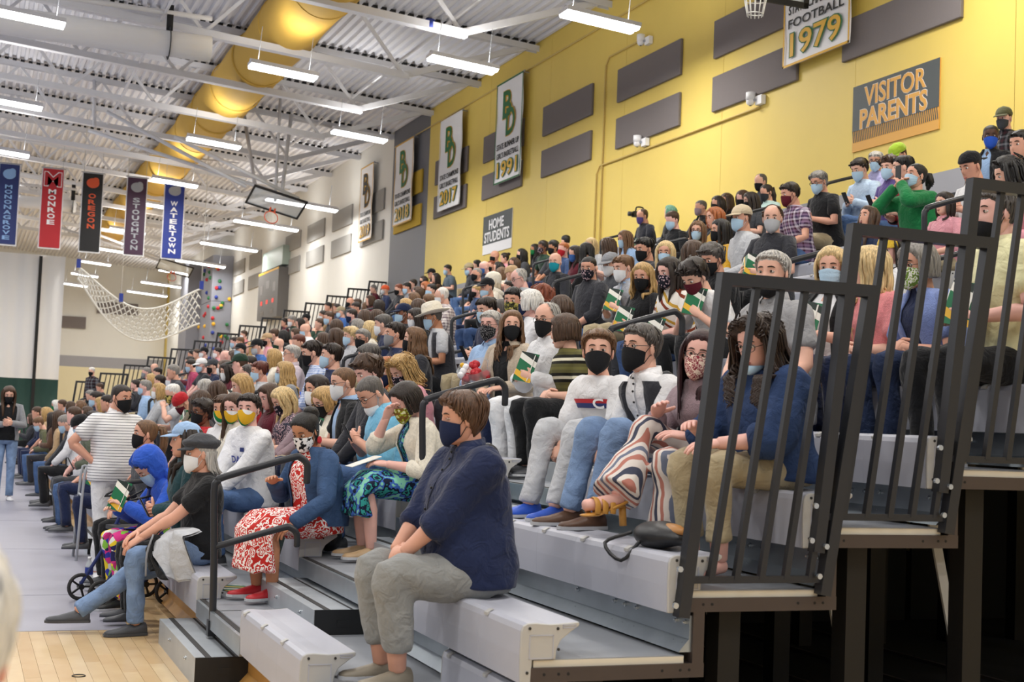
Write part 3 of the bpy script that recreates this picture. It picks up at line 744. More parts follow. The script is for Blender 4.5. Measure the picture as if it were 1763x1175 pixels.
PATS = {
    'plaid_dark': ('plaid', ['#202228', '#6e7076', '#1b1c20', '#3a1c22'], 11), 'plaid_red': ('plaid', ['#7a1420', '#1a1416', '#8d1a26', '#201015'], 9), 'plaid_lt': ('plaid', ['#d8cfca', '#8a7a80', '#e3dcd8', '#6a5a62'], 12),
    'plaid_purple': ('plaid', ['#c8c0cc', '#3e3152', '#8a6f8c', '#4a2436'], 13), 'stripe_polo': ('stripes', ['#e9e9ea', '#e9e9ea', '#e9e9ea', '#e9e9ea', '#5d5f68'], 40), 'olive_stripe': ('stripes', ['#5a5631', '#1a1812', '#d6d0b8', '#1a1812', '#5a5631', '#6a6538'], 7.5),
    'rust_stripe': ('stripes', ['#e4ded6', '#7a3520', '#e4ded6', '#c59a3c', '#e4ded6', '#e4ded6'], 8), 'wide_stripe': ('stripes', ['#d8cfc8', '#6d7488', '#d8cfc8', '#b4776a', '#d8cfc8', '#44485a', '#e0d8d0', '#b4776a'], 8.0),
    'floral_red': ('floral', ['#f0e6e2', '#c8322c', '#f0e6e2', '#c8322c', '#f3ece8', '#c02a24'], 17), 'floral_dark': ('floral', ['#12202e', '#15213a', '#2f8f8a', '#101a30', '#3b62b0', '#7fc3a8'], 13), 'floral_pink': ('floral', ['#e8d2cc', '#c98a86', '#e3e0da', '#d8a8a0', '#48606a'], 26),
    'floral_blouse': ('floral', ['#3a2f38', '#8a7680', '#2a2530', '#b59aa0', '#3a3a48'], 24), 'legging': ('cells', ['#d83a8a', '#f0d234', '#3b3fa8', '#e9e6e2', '#b42a70', '#2b2a5a', '#8ac64a'], 22), 'mask_flora': ('floral', ['#7a2334', '#d9b8ad', '#8a2c3e', '#e8d3c2'], 55),
    'mask_dflora': ('floral', ['#14121c', '#d6b9c0', '#1a1826', '#20202a'], 48), 'mask_yel': ('floral', ['#c9cf4a', '#e8e4c8', '#a8b43a', '#7a5a2a'], 40), 'mask_team': ('stripes', ['#1f7a44', '#e3b02c', '#e3b02c', '#ececec'], 9.5), 'mask_camo': ('cells', ['#2a2a20', '#8a8540', '#c9b96a', '#45452e'], 60),
    'mask_dots': ('cells', ['#16161a', '#16161a', '#16161a', '#16161a', '#9a9a9c', '#16161a'], 260), 'mask_zebra': ('noise', ['#141416', '#141416', '#efefef', '#efefef'], 40), 'mask_green': ('floral', ['#e8ebe2', '#8fb24a', '#eef0e8', '#6d8a3a'], 45), 'blue_check': ('plaid', ['#8ea4d0', '#c9d3e8', '#7a92c6', '#dfe6f2'], 20), 'dad': ('stripes', ['#e6e6e6', '#e8e8e8'], 3),
}
PCACHE = {}
def patmat(n):
    if n not in PCACHE:
        k, cs, sc = PATS[n]
        kw = {}
        if n == 'mask_team': kw = dict(axis=(.3, .8, .5))
        if n == 'wide_stripe': kw = dict(axis=(.15, 1, .1), dist=.04)
        if n == 'rust_stripe': kw = dict(axis=(.2, .5, .8))
        if n == 'mask_zebra': kw = dict(pos=[.3, .47, .5, .7])
        PCACHE[n] = ramp_mat('pat_'+n, k, cs, sc, **kw)
    return PCACHE[n]
# ---- head surface -------------------------------------------------
_S = np.array([-1, -.95, -.85, -.68, -.45, -.2, .05, .3, .52, .70, .84, .93, .98, 1])
_W = np.array([.010, .030, .046, .0575, .066, .0715, .0755, .0775, .0755, .0675, .054, .038, .021, .003])
_F = np.array([.052, .079, .0885, .0915, .0915, .0905, .0925, .0945, .0905, .079, .061, .042, .023, .003])
_B = np.array([-.022, -.010, .008, .030, .060, .082, .0945, .100, .0985, .0885, .0705, .050, .028, .003])
def hs(th, s, off=0.0, feat=False):
    th = np.asarray(th, float); s = np.asarray(s, float)+0*th; th = th+0*s
    w = np.interp(s, _S, _W); f = np.interp(s, _S, _F); bk = np.interp(s, _S, _B)
    c = np.cos(th); sn = np.sin(th); x = np.where(c > 0, f*c, bk*c); y = w*sn*(1+.06*np.cos(2*th)*(c > 0)); z = s*.118
    if feat:
        a = np.abs(th)
        nose = np.interp(s, [-.42, -.33, -.27, -.05, .12, .2], [0, .016, .0235, .013, .005, 0])*np.exp(-(th/np.interp(s, [-.4, .2], [.20, .11]))**2)
        sock = -.010*np.exp(-((a-.40)/.22)**2-((s-.06)/.11)**2); br = .0035*np.exp(-((a-.35)/.35)**2-((s-.22)/.07)**2)
        lip = .004*np.exp(-(th/.26)**2-((s+.56)/.06)**2)-.003*np.exp(-(th/.3)**2-((s+.70)/.05)**2); ck = .004*np.exp(-((a-.75)/.3)**2-((s+.15)/.2)**2)
        dd = nose+sock+br+lip+ck; x = x+dd*np.cos(th*.6); y = y+dd*np.sin(th*.6)
    r = np.stack([x, y, z], -1)
    if np.any(off):
        n = np.stack([x, y*1.3, (z-.01)*.9], -1); n /= np.linalg.norm(n, axis=-1)[..., None]+1e-9; r = r+n*np.asarray(off)[..., None] if np.ndim(off) else r+n*off
    return r
def sgrid(nv): return -np.cos(np.linspace(.06, PI-.03, nv))
def tgrid(nu): t = (np.arange(nu)/nu)*2-1; return PI*np.sign(t)*np.abs(t)**1.2
HN = {2: (40, 32), 1: (24, 18), 0: (14, 11)}
def add_head(mb, J, lod, P):
    nu, nv = HN[lod]; th = tgrid(nu); s = sgrid(nv); T, S_ = np.meshgrid(th, s)
    G = hs(T, S_, 0, lod > 0); tr = lambda q: np.asarray(q)@J['H'].T+J['hc']
    mb.loft(tr(G), 0)
    for sd in (1, -1):
        mb.ell(tr(_v(-.004, sd*.0775, -.006)), (.019, .008, .031), 8 if lod else 6, 5 if lod else 3, 0, J['H']@_rz(sd*.25))
    if lod:
        ex = .0765 if lod else .08
        for sd in (1, -1):
            e = _v(ex, sd*.0305, .0065)
            mb.ell(tr(e), (.0125, .0145, .0085 if not P.get('shut') else .003), 10 if lod > 1 else 6, 5 if lod > 1 else 3, 1, J['H'])
            if not P.get('shut'): mb.ell(tr(e+_v(.0085, -sd*.001, 0)), (.006, .0068, .0068), 8 if lod > 1 else 5, 5 if lod > 1 else 3, 2, J['H'])
            mb.tube(tr(hs(np.linspace(.16, .62, 5)*sd, [.245, .262, .268, .255, .225], .0025)), [.0022, .0036, .0038, .003, .0015], 6 if lod > 1 else 4, 3)
            if lod > 1:   # lids
                mb.tube(tr([e+_v(.0085, -sd*.012, .002), e+_v(.0125, -sd*.004, .0085), e+_v(.0115, sd*.005, .0085), e+_v(.006, sd*.0135, .001)]), .0022, 5, 3 if P.get('lash') else 0)
        if P.get('mask') in (None, 'none') or P.get('mdown'):
            for ds, rr in ((.012, .0035), (-.028, .0042)):
                mb.tube(tr(hs(np.linspace(-.26, .26, 7), -.56+ds*1.0, .005)), [.001, rr, rr*1.1, rr, rr*1.1, rr, .001], 6, 4)
            if P.get('yell'): mb.ell(tr(_v(.088, 0, -.068)), (.01, .016, .02), 8, 5, 5, J['H'])
def add_mask(J, lod, P):
    nu, nv = ((22, 12), (12, 7), (9, 5))[2-lod] if lod else (9, 5)
    if lod == 2: nu, nv = 24, 14
    tm = 1.22; th = np.linspace(-tm, tm, nu); q = np.abs(th)/tm; dn = P.get('mdown', 0)
    top = .02-.20*q**1.4; bot = -.99+.34*q**2
    if dn: top = top-dn; bot = np.maximum(bot-dn*.5, -1.0)
    rows_o = []; rows_i = []
    for v in np.linspace(0, 1, nv):
        s = top*(1-v)+bot*v
        bul = np.cos(th/tm*1.35)**2*math.sin(PI*(.12+.80*v))**.7
        of = .006+.021*bul
        if P.get('pleat') and 0 < v < 1: of = of+.0015*math.sin(v*PI*8)
        rows_o.append(hs(th, s, of)); rows_i.append(hs(th, s, np.maximum(of-.004, .001)))
    rings = [np.vstack([a, b_[::-1]]) for a, b_ in zip(rows_o, rows_i)]
    mb = MB(); mb.loft(np.array(rings)@J['H'].T+J['hc'], 0, caps=False)
    if lod:
        for sd in (1, -1):
            for v, s2 in ((0, .10), (1, -.30)):
                e = rows_o[0 if v == 0 else -1][-1 if sd > 0 else 0]
                a = hs(sd*1.5, s2 if not dn else s2*.5, .006); c = hs(sd*1.72, (s2-.10)/2, .012)
                mb.tube(np.array([e, a, c])@J['H'].T+J['hc'], .0022 if P.get('mask') in ('black', 'charcoal') else .0019, 4, 1, rnd=False)
    return mb
# ---- hair -----------------------------------------------------------
def hairline(a, st):
    if st == 'rc': return np.interp(a, [0, .9, 1.25, 1.6, 2.0, PI], [1.3, 1.1, .45, .0, -.40, -.48])
    if st == 'hg': return np.interp(a, [0, .6, 1.0, 1.35, 1.7, 2.1, PI], [.74, .82, .50, .22, -.05, -.42, -.5])
    if st == 'cr': return np.interp(a, [0, .5, .9, 1.2, 1.5, 1.8, 2.3, PI], [.66, .60, .42, .12, -.12, -.34, -.66, -.80])
    if st in ('lg', 'wv', 'cl', 'md', 'pt', 'bn', 'kid'): return np.interp(a, [0, .5, .85, 1.1, 1.4, 1.7, 2.2, PI], [.70, .64, .42, .15, -.05, -.25, -.5, -.56])
    return np.interp(a, [0, .7, 1.05, 1.3, 1.6, 2.0, PI], [.60, .56, .42, .16, -.02, -.38, -.46])
def add_hair(J, lod, P, rng):
    st = P['hair']; mb = MB()
    if st == 'bd': return None
    nu, nv = ((44, 36), (24, 20), (14, 12))[2-lod]
    th = tgrid(nu); s = sgrid(nv); T, S_ = np.meshgrid(th, s); a = np.abs(T)
    hl = hairline(a, st)
    thick = dict(bz=.0025, sh=.011, tp=.013, cr=.020, rc=.008, hg=.012, lg=.016, wv=.019, cl=.026, cs=.024, md=.020, pt=.008, bn=.009, kid=.016).get(st, .016)
    if P.get('hat'): thick = min(thick, .007)
    seed = rng.random()*50; nz = 1.0
    if lod:
        fr = 34 if st in ('cl', 'cs') else 17; am = .6 if st in ('cl', 'cs') else .28
        base = hs(T, S_)
        nz = 1+am*vnoise(base.reshape(-1, 3), fr*2.6, int(seed*9)).reshape(T.shape)
    wd_ = .13+.22*np.exp(-(a/.7)**2)*(st in ('sh', 'tp', 'cr', 'cs', 'hg')); hl = hl+(.05*vnoise(np.stack([np.cos(T)*3, np.sin(T)*3, 0*T], -1).reshape(-1, 3), 4.0, int(seed*7)).reshape(T.shape) if lod else 0)
    ramp_ = np.clip((S_-hl)/wd_+.5, 0, 1); top = 1+.5*np.clip(S_-.5, 0, 1)*(st in ('sh', 'tp', 'cs'))
    if st in ('sh', 'tp'): top = top*(.45+.55*np.clip((S_-.1)/.5, 0, 1))
    off = ramp_*ramp_*(3-2*ramp_)*thick*top*nz-.006*(1-ramp_)
    mb.loft(hs(T, S_, off)@J['H'].T+J['hc'])
    H, hc = J['H'], J['hc']
    if lod and st in ('sh', 'tp', 'cr', 'cs', 'rc', 'hg', 'cl') and not P.get('hat'):      # combed strands over the cap
        for i in range((0, 26, 130)[lod]):
            t = (rng.random()*2-1)*PI; h0 = float(hairline(np.array(abs(t)), st)); s0 = min(.97, max(h0+.12, .25+.70*rng.random())); s1 = max(h0+.02, s0-.55-.3*rng.random())
            if h0 > .9: continue
            tw = t+(rng.random()-.5)*.5; th_ = thick*(1.05 if st != 'sh' else .9); ss = np.linspace(s0, s1, 5); tt = np.linspace(tw, t, 5)
            of = th_*np.array([1.25, 1.3, 1.2, .95, .35])*np.where(ss > .3, 1.15, .75 if st in ('sh', 'tp') else 1.0)+.001
            if st in ('cs', 'cl'): of = of+(.008 if st == 'cs' else .013)*np.sin(np.arange(5)*2.1+i); tt = tt+.10*np.cos(np.arange(5)*2.3+i)
            mb.tube(hs(tt, ss, of)@H.T+hc, np.array([.003, .0062, .0066, .005, .0015])*(1.7 if lod == 1 else 1), 4 if lod == 1 else 5, flat=.6, res=2 if lod > 1 else 0)
    if st in ('lg', 'wv', 'cl', 'md', 'pt'):
        if st == 'pt':
            e = hc+H@_v(-.105, 0, .045); L = P.get('hl', .26)
            for i in range((7, 12, 20)[lod]):
                o = (rng.random(3)-.5)*.03
                pts = [e+o*.2, e+H@_v(-.035, 0, .008)+o, e+_v(-.055, 0, -.08)+o*1.3, e+_v(-.05, 0, -L*.6)+o*1.2, e+_v(-.035, 0, -L)+o*.8]
                mb.tube(pts, np.array([.012, .017, .018, .014, .004])*(1.3 if lod < 2 else 1), (4, 5, 6)[lod], res=2 if lod else 0)
        else:
            L = P.get('hl', {'md': .16, 'lg': .34, 'wv': .34, 'cl': .36}[st]); N = (15, 30, 120)[lod]
            if st == 'cl': N = int(N*1.7)
            b = P.get('b', 1.0); szl = J['p3'][2]+.03
            for i in range(N):
                lay = i % 2 if lod else 0
                ta = (.98+(PI-.98)*((i+.5)/N if True else 0)); sd = 1 if (i % 2) else -1
                ta = 1.0+(PI-1.0)*rng.random() if lod else 1.0+(PI-1.0)*((i//2)+.5)/(N/2)
                t = sd*ta; r0 = .010+.012*rng.random()+(.035*rng.random() if st == 'cl' else 0)
                p0 = hs(t, .62, r0*.6); p1 = hs(t, .25, r0+.004); p2 = hs(t, -.10, r0+.010)
                bx = -math.cos(ta) if ta > PI/2 else 0
                p3 = _v(.100*math.cos(t)*(1 if ta < PI/2 else 1.08), .088*math.sin(t), -.062)*(1+.10*rng.random()+(.5*rng.random()+.1 if st == 'cl' else .15 if st == 'wv' else 0))
                W = [hc+H@q for q in (p0, p1, p2, p3)]; e = W[-1].copy(); Li = L*(.82+.3*rng.random())-.06
                nst = 4 if st == 'md' else 6
                ph = rng.random()*6; amp = {'lg': .003, 'md': .003, 'wv': .013, 'cl': .022}[st]
                fq = {'lg': 6, 'md': 6, 'wv': 34, 'cl': 120}[st]
                nn = nst*(3 if st == 'cl' and lod > 1 else 2 if st in ('wv', 'cl') else 1)
                for j in range(1, nn+1):
                    f_ = j/nn; z = -Li*f_; q = e+_v(0, 0, z)
                    if st == 'md': q[:2] = e[:2]+(hc[:2]-e[:2])*.18*f_**2
                    q += _v(math.cos(ph+fq*Li*f_), math.sin(ph+fq*Li*f_), 0)*amp*(.4+f_)
                    if q[2] < szl:     # lies on shoulders / back / chest
                        k_ = (szl-q[2]); sx = J['p3'][0]-(J['p3'][0]-J['p1'][0])*min(1, k_/.33)
                        if ta > 1.75: q[0] = min(q[0], sx-.085*b-.02-.15*min(k_, .12))
                        else: q[0] = max(q[0], sx+.085*b+.02+.25*min(k_, .12)); q[1] *= 1-.2*f_
                    W.append(q)
                R = np.interp(np.linspace(0, 1, len(W)), [0, .25, .6, 1], np.array([.010, .017, .016, .004])*(1.75, 1.25, .55)[lod]*(.85 if st == 'cl' else 1))
                mb.tube(W, R, (4, 5, 5)[lod], flat=.75, res=2 if (lod == 2 and st != 'cl') else 0)
    if st == 'bn':
        c = hc+H@_v(-.085, 0, .085)
        for i in range(6 if lod else 1):
            o = (rng.random(3)-.5)*.035; mb.ell(c+o, (.045, .045, .038), 10 if lod else 7, 6 if lod else 4)
        if lod:
            for i in range(6):
                t = (1 if i % 2 else -1)*(1.2+.5*rng.random()); mb.tube([hc+H@hs(t, .3, .006), hc+H@hs(t, -.3, .012), hc+H@hs(t, -.75, .016)], [.006, .006, .002], 5)
    if st == 'hg' and P.get('hl'):   # long straggly hair at the back of a man
        for i in range((8, 16, 34)[lod]):
            t = (1 if i % 2 else -1)*(1.75+(PI-1.75)*rng.random()); e = hc+H@hs(t, -.2, .012)
            mb.tube([hc+H@hs(t, .1, .01), e, e+_v(-.02, 0, -.07), e+_v(-.03-.03*rng.random(), 0, -P['hl']*(.7+.3*rng.random()))], [.008, .012, .010, .003], 5)
    return mb
def add_hat(J, P, lod):
    hat = P['hat']; kind = hat[0]; H, hc = J['H'], J['hc']; out = []; nu = (14, 22, 36)[lod]
    th = np.linspace(-PI, PI, nu, endpoint=False); tr = lambda q: np.asarray(q)@H.T+hc
    if kind in ('cap', 'bcap', 'flat', 'beanie'):
        lo = {'cap': .34, 'bcap': .36, 'flat': .34, 'beanie': .16}[kind]; mb = MB(); R = []
        for s in np.r_[lo-.02, lo, np.linspace(lo+.08, .999, 7)]:
            o = .014 if s > lo else .008
            if kind == 'flat': o = .012+.030*math.sin(min(1, max(0, (s-lo)/.35))*PI*.85)
            if kind == 'beanie': o = .016+.012*max(0, s-.5)
            if kind in ('cap', 'bcap') and s > .6: o = .014+.012*(s-.6)/.4
            slope = .10*np.cos(th) if kind == 'beanie' else -.10*np.cos(th)*(-1)
            R.append(hs(th, np.clip(s+slope*(1-s), -1, 1), o))
        mb.loft(tr(np.array(R))); out.append(('hat_crown', mb))
        if kind != 'beanie':
            f = 1 if kind != 'bcap' else -1; n = 13; a = np.linspace(-1.05, 1.05, n); bl = .075 if kind != 'flat' else .05
            e0 = []; e1 = []
            for t in a:
                tt = t if f > 0 else PI-t; q = hs(tt, lo+.03, .013); e0.append(q)
                dirn = _v(f*1.0, 0, -.28 if kind != 'bcap' else -.15); e1.append(q+dirn*bl*max(.05, math.cos(t*1.35))**.6+_v(0, 0, -.010*(abs(t)/1.05)**2))
            e0 = np.array(e0); e1 = np.array(e1); up = _v(0, 0, .003)
            mb = MB(); R = [np.vstack([e0[i]+up, e1[i]+up, e1[i]-up, e0[i]-up]) for i in range(n)]
            mb.loft(tr(np.array(R))); out.append(('hat_brim', mb))
    elif kind == 'cowboy':
        mb = MB(); R = []
        for z, k, dent in ((.045, 1.0, 0), (.07, 1.0, 0), (.12, .95, 0), (.155, .86, .01), (.170, .70, .02), (.160, .45, .03), (.150, .1, 0)):
            R.append(np.stack([.118*k*np.cos(th)-.003, .098*k*np.sin(th), z-dent*np.cos(2*th)*.3+0*th], 1))
        mb.loft(tr(np.array(R))); out.append(('hat_crown', mb)); mb = MB(); R = []
        for k, dz in ((1.0, .048), (1.3, .046), (1.5, .050), (1.66, .056), (1.67, .052), (1.5, .044), (1.3, .040), (1.0, .040)):
            zz = dz+.035*np.abs(np.sin(th))**3*(k-1)-.012*(k-1)*np.cos(th)
            R.append(np.stack([.118*k*np.cos(th), .098*k*np.sin(th)*.98, zz], 1))
        mb.loft(tr(np.array(R)), caps=False); out.append(('hat_brim', mb))
        mb = MB(); mb.loft(tr(np.array([np.stack([(.118+o)*np.cos(th)-.001, (.098+o)*np.sin(th), z+0*th], 1) for z, o in ((.048, .002), (.068, .003))])), caps=False); out.append(('hat_band', mb))
    elif kind == 'hood':
        mb = MB(); R = []
        for s in np.linspace(-.98, .999, 16):
            w = np.interp(s, [-1, -.5, .2, .7, 1], [.042, .04, .032, .036, .045]); fr = np.interp(s, [-1, -.6, .2, .6, 1], [.25, .62, .66, .45, 0])
            q = hs(th, s, w); ang = np.abs(th); cut = ang < fr*1.6
            q[cut] = hs(th[cut], s, -.012); q[:, 0] = np.where(~cut & (np.abs(th) > 1), q[:, 0]-.015, q[:, 0]); R.append(q)
        mb.loft(tr(np.array(R))); out.append(('hood', mb))
        mb = MB(); mb.tube([hc+H@_v(-.05, .07, -.10), J['n']+_v(-.06, .09, -.02), J['n']+_v(-.10, 0, -.05), J['n']+_v(-.06, -.09, -.02), hc+H@_v(-.05, -.07, -.10)], [.035, .05, .06, .05, .035], 10, res=3); out.append(('hood_base', mb))
    return out
def add_glasses(J, lod):
    mb = MB(); tr = lambda q: np.asarray(q)@J['H'].T+J['hc']; r = .0017 if lod > 1 else .0026
    for sd in (1, -1):
        c = _v(.099, sd*.031, .002); t = np.linspace(0, 2*PI, 14)
        mb.tube(tr(np.stack([c[0]-.006*np.abs(np.cos(t))*(np.cos(t)*sd > 0), c[1]+.0245*np.cos(t), c[2]+.0185*np.sin(t)], 1)), r, 5, rnd=False)
        mb.tube(tr([_v(.094, sd*.055, .006), _v(.05, sd*.080, .008), _v(0, sd*.083, .008), _v(-.012, sd*.082, -.008)]), r, 5, rnd=False)
    mb.tube(tr([_v(.100, .007, .006), _v(.103, 0, .009), _v(.100, -.007, .006)]), r, 5, rnd=False); return mb
# ---- hands and limbs ------------------------------------------------
def add_hand(mb, w, fdir, pn, sd, curl, lod, mi=0):
    """palm, four unequal bent fingers and a thumb leaving the side of the palm"""
    f = fdir/np.linalg.norm(fdir); pn = pn-f*(pn@f); pn /= np.linalg.norm(pn)+1e-9; ac = cross3(pn, f)*sd
    n = (4, 6, 8)[lod]; k0 = w+f*.085
    rings = []; m = (6, 8, 12)[lod]; t = np.arange(m)*2*PI/m
    for d, wd, tk in ((-.02, .026, .021), (.01, .030, .021), (.05, .040, .019), (.082, .041, .015), (.094, .036, .009)):
        rings.append(w+f*d+wd*np.cos(t)[:, None]*ac+tk*np.sin(t)[:, None]*pn)
    mb.loft(np.array(rings), mi)
    for i, (L, o, ex) in enumerate(((.070, -.029, .0), (.080, -.010, .004), (.074, .010, .001), (.058, .028, -.008))):
        p = k0+f*ex+ac*o; pts = [p-f*.012, p]; a = 0
        for j, q in enumerate((.45, .32, .23)):
            a += curl*(.75, 1.0, .7)[j]+.05*i*.4; d = f*math.cos(a)-pn*math.sin(a); d = d+ac*(o*1.5); d /= np.linalg.norm(d)
            pts.append(pts[-1]+d*L*q)
        mb.tube(pts, np.array([.0088, .0092, .0088, .0080, .0066]), n, mi)
    p = w+f*.025-ac*.030; d1 = f*.55-ac*.75-pn*.25; d1 /= np.linalg.norm(d1); d2 = f*.85-ac*.25-pn*(.25+curl*.5); d2 /= np.linalg.norm(d2)
    mb.tube([p+ac*.012, p+d1*.030, p+d1*.032+d2*.032, p+d1*.032+d2*.058], [.012, .0115, .0098, .0075], n, mi)
def torso_rings(P, J, n, g=1.0, grow=0.0, top=True, lo=-.02):
    b = P.get('b', 1.0); fem = P.get('fem', 0); bel = max(0, b-1)*1.0; t = np.arange(n)*2*PI/n
    st = [(J['p0']+_v(0, 0, lo), .165+.05*bel, .115+.09*bel, .125+.03*bel), (J['p0']+_v(.0, 0, .05), .168+.05*bel, .125+.11*bel, .122+.04*bel), (J['p1'], .150+.06*bel, .115+.13*bel, .100+.05*bel),
          (J['p1']*.5+J['p2']*.5, .155+.05*bel, .115+.10*bel+.012*fem, .105+.04*bel), (J['p2'], .168+.03*bel, .118+.05*bel+.028*fem, .112+.03*bel), (J['p2']*.45+J['p3']*.55, .176+.015*bel, .105+.02*bel+.015*fem, .108+.02*bel),
          (J['p3']+_v(0, 0, -.005), .172, .080, .092), (J['p3']*.6+J['n']*.4+_v(0, 0, .004), .128, .066, .076), (J['n']+_v(0, 0, .0), .082, .060, .062)]
    if top: st.append((J['n']+_v(.004, 0, .018), .062, .058, .056))
    bw = (.82+.18*b)*g; R = []
    for c, w, f, k in st:
        cs = np.cos(t); sn = np.sin(t)
        sq = 1/np.maximum(np.abs(cs)**2.6+np.abs(sn)**2.6, 1e-6)**(1/2.6)
        R.append(c+np.stack([np.where(cs > 0, f*(.9+.1*b)+grow, k*(.9+.1*b)+grow)*cs*sq, (w*bw+grow)*sn*sq, 0*t], 1))
    return np.array(R)
def surf(P, J, ang, v, off=.016):
    """point on the clothed torso: ang around (0 = front), v = ring index"""
    R = torso_rings(P, J, 48, 1.0, off); i = int(min(max(v, 0), 8.999)); f = v-i; a = (ang/(2*PI)*48) % 48; j = int(a) % 48; g = a-int(a)
    q = lambda k: R[k][j]*(1-g)+R[k][(j+1) % 48]*g
    return q(i)*(1-f)+q(i+1)*f
SLV = {'n': .10, 's': .62, 'q': 1.35, 'l': 1.97}
def arm_path(J, nm, upto):
    a, e, w = J['sh'+nm], J['el'+nm], J['wr'+nm]; a0 = a+(J['p3']-a)*.35
    pts = [a0, a]; rr = [.050, .056]
    k = min(1, upto)
    for f in (.35, .7, 1.0):
        if f < k+1e-6: pts.append(a+(e-a)*f); rr.append(.056-.008*f)
    if upto <= 1: pts.append(a+(e-a)*upto); rr.append(.056-.006*upto)
    else:
        k = upto-1
        for f in (.3, .65): 
            if f < k: pts.append(e+(w-e)*f); rr.append(.048-.010*f)
        pts.append(e+(w-e)*k); rr.append(.048-.012*k)
    return np.array(pts), np.array(rr)
def make_person(P, x, y, z, rz, s, lod, seed):
    rng = np.random.RandomState(seed); J = pose(P); b = P.get('b', 1.0); ab = .75+.25*b; fem = P.get('fem', 0); child = P.get('child', 0)
    n = (8, 10, 16)[lod]; body = MB()
    add_head(body, J, lod, P)
    nw = .054*(.8+.2*b)*(.88 if fem else 1)
    body.tube([J['p2'], J['p3'], J['n'], J['nk']+J['H']@_v(-.005, 0, .0), J['hc']+J['H']@_v(-.022, 0, -.045)], [.10, .085, nw*1.12, nw, nw*.95], n+2, rnd=False)
    body.tube([J['p0'], J['p1'], J['p2'], J['p3']], [.115, .10, .105, .07], n)
    slv = SLV[P.get('slv', 'l')]; hnd = P.get('hand', {})
    for sd, nm in ((1, 'l'), (-1, 'r')):
        a, e, w = J['sh'+nm], J['el'+nm], J['wr'+nm]
        pts = [a, a+(e-a)*.5, e, e+(w-e)*.25, e+(w-e)*.7, w]; body.tube(pts, np.array([.045, .044, .038, .040, .030, .026])*ab, n, res=2 if lod > 1 else 0)
        fd = w-e; fd /= np.linalg.norm(fd); A = P.get('arms', 'lap')
        inw = _v(0, -sd, 0); pn = _v(.1, sd*.3, 1.0)
        cu = .35
        if A in ('clasp',): fd = fd*.55+inw*.8+_v(0, 0, -.15); cu = .75; pn = _v(.9, sd*.2, .6)
        elif A in ('phone', 'read'): fd = fd*.8+inw*.45+_v(.1, 0, .2); cu = .65; pn = _v(.4, sd*.9, -.2)
        elif A == 'lap': fd = fd*.7+inw*.35+_v(.2, 0, -.3)
        elif A == 'chin': cu = 1.0 if sd > 0 else .4
        elif A == 'fore': fd = fd*.5+inw*.7+_v(.1, 0, -.3); cu = .7; pn = _v(.9, sd*.2, .6)
        if nm in hnd: fd = _v(*hnd[nm][0]); pn = _v(*hnd[nm][1]); cu = hnd[nm][2]
        add_hand(body, w, fd, pn, sd, cu, lod); J['hd'+nm] = w+fd/np.linalg.norm(fd)*.09
        body.tube([J['hip'+nm], J['hip'+nm]*.5+J['kn'+nm]*.5, J['kn'+nm], J['kn'+nm]*.6+J['an'+nm]*.4, J['an'+nm]], np.array([.07, .068, .05, .05, .034])*(.8+.2*b), n)
        if P.get('bare'): fo = P.get('toe', _v(1, sd*.15, -.05)); body.tube([J['an'+nm]+_v(-.02, 0, -.03), J['an'+nm]+_v(.07, 0, -.045), J['an'+nm]+_v(.17, sd*.02, -.06)], [.032, .034, .028], n, flat=1.0)
    root = link('person', body.mesh('person', ['skin', 'eye_white', 'iris', 'brow', 'lip', 'teeth'], True), None, srgb(SKINS.get(P.get('skin', 'a'), P.get('skin', 'a'))), (x, y, z)); root.rotation_euler = (0, 0, rz); root.scale = (s, s, s)
    def part(nm, mb, m, col=None):
        o = mb.build(nm, m, root, True, col); return o
    def clothmat(c, kind='cloth'):
        if c in PATS: return patmat(c), None
        return MATS[{'knit': 'knit', 'denim': 'denim_cloth', 'leather': 'leather'}.get(kind, 'cloth')], C(c)
    # top
    tn = (14, 18, 30)[lod]; top = MB(); gp = P.get('open', 0)
    if P.get('top'):
        if gp:
            inn = MB(); inn.loft(torso_rings(P, J, tn, 1.0, .0)); part('inner_top', inn, *clothmat(P.get('inner', 'white')))
            Ro = torso_rings(P, J, tn*2, 1.0, .016, True); Ri = torso_rings(P, J, tn*2, 1.0, .006, True)
            t = np.arange(tn*2)*2*PI/(tn*2); t = np.where(t > PI, t-2*PI, t); od = np.argsort(t % (2*PI)); keep = [j for j in od if abs(t[j]) > gp]
            top.loft(np.array([np.vstack([a[keep], c[keep][::-1]]) for a, c in zip(Ro, Ri)]), caps=False)
        else: top.loft(torso_rings(P, J, tn, 1.0, .012, True, -.055 if not P.get('stand') else -.06))
        if P.get('slv') != 'n':
            for sd, nm in ((1, 'l'), (-1, 'r')):
                pts, rr = arm_path(J, nm, slv); loose = P.get('loose', 1.0)
                rr = rr*ab*1.12*loose+.004; rr[-1] *= 1.06
                top.tube(pts, rr, n+2, res=3 if lod > 1 else 0)
        if lod > 1 and not gp: top = wrinkle(fuse(top, .014, 4), .012*P.get('wr', 1), 8, seed)
        o = part(P.get('topname', 'shirt'), top, *clothmat(P['top'], P.get('tk', 'cloth')))
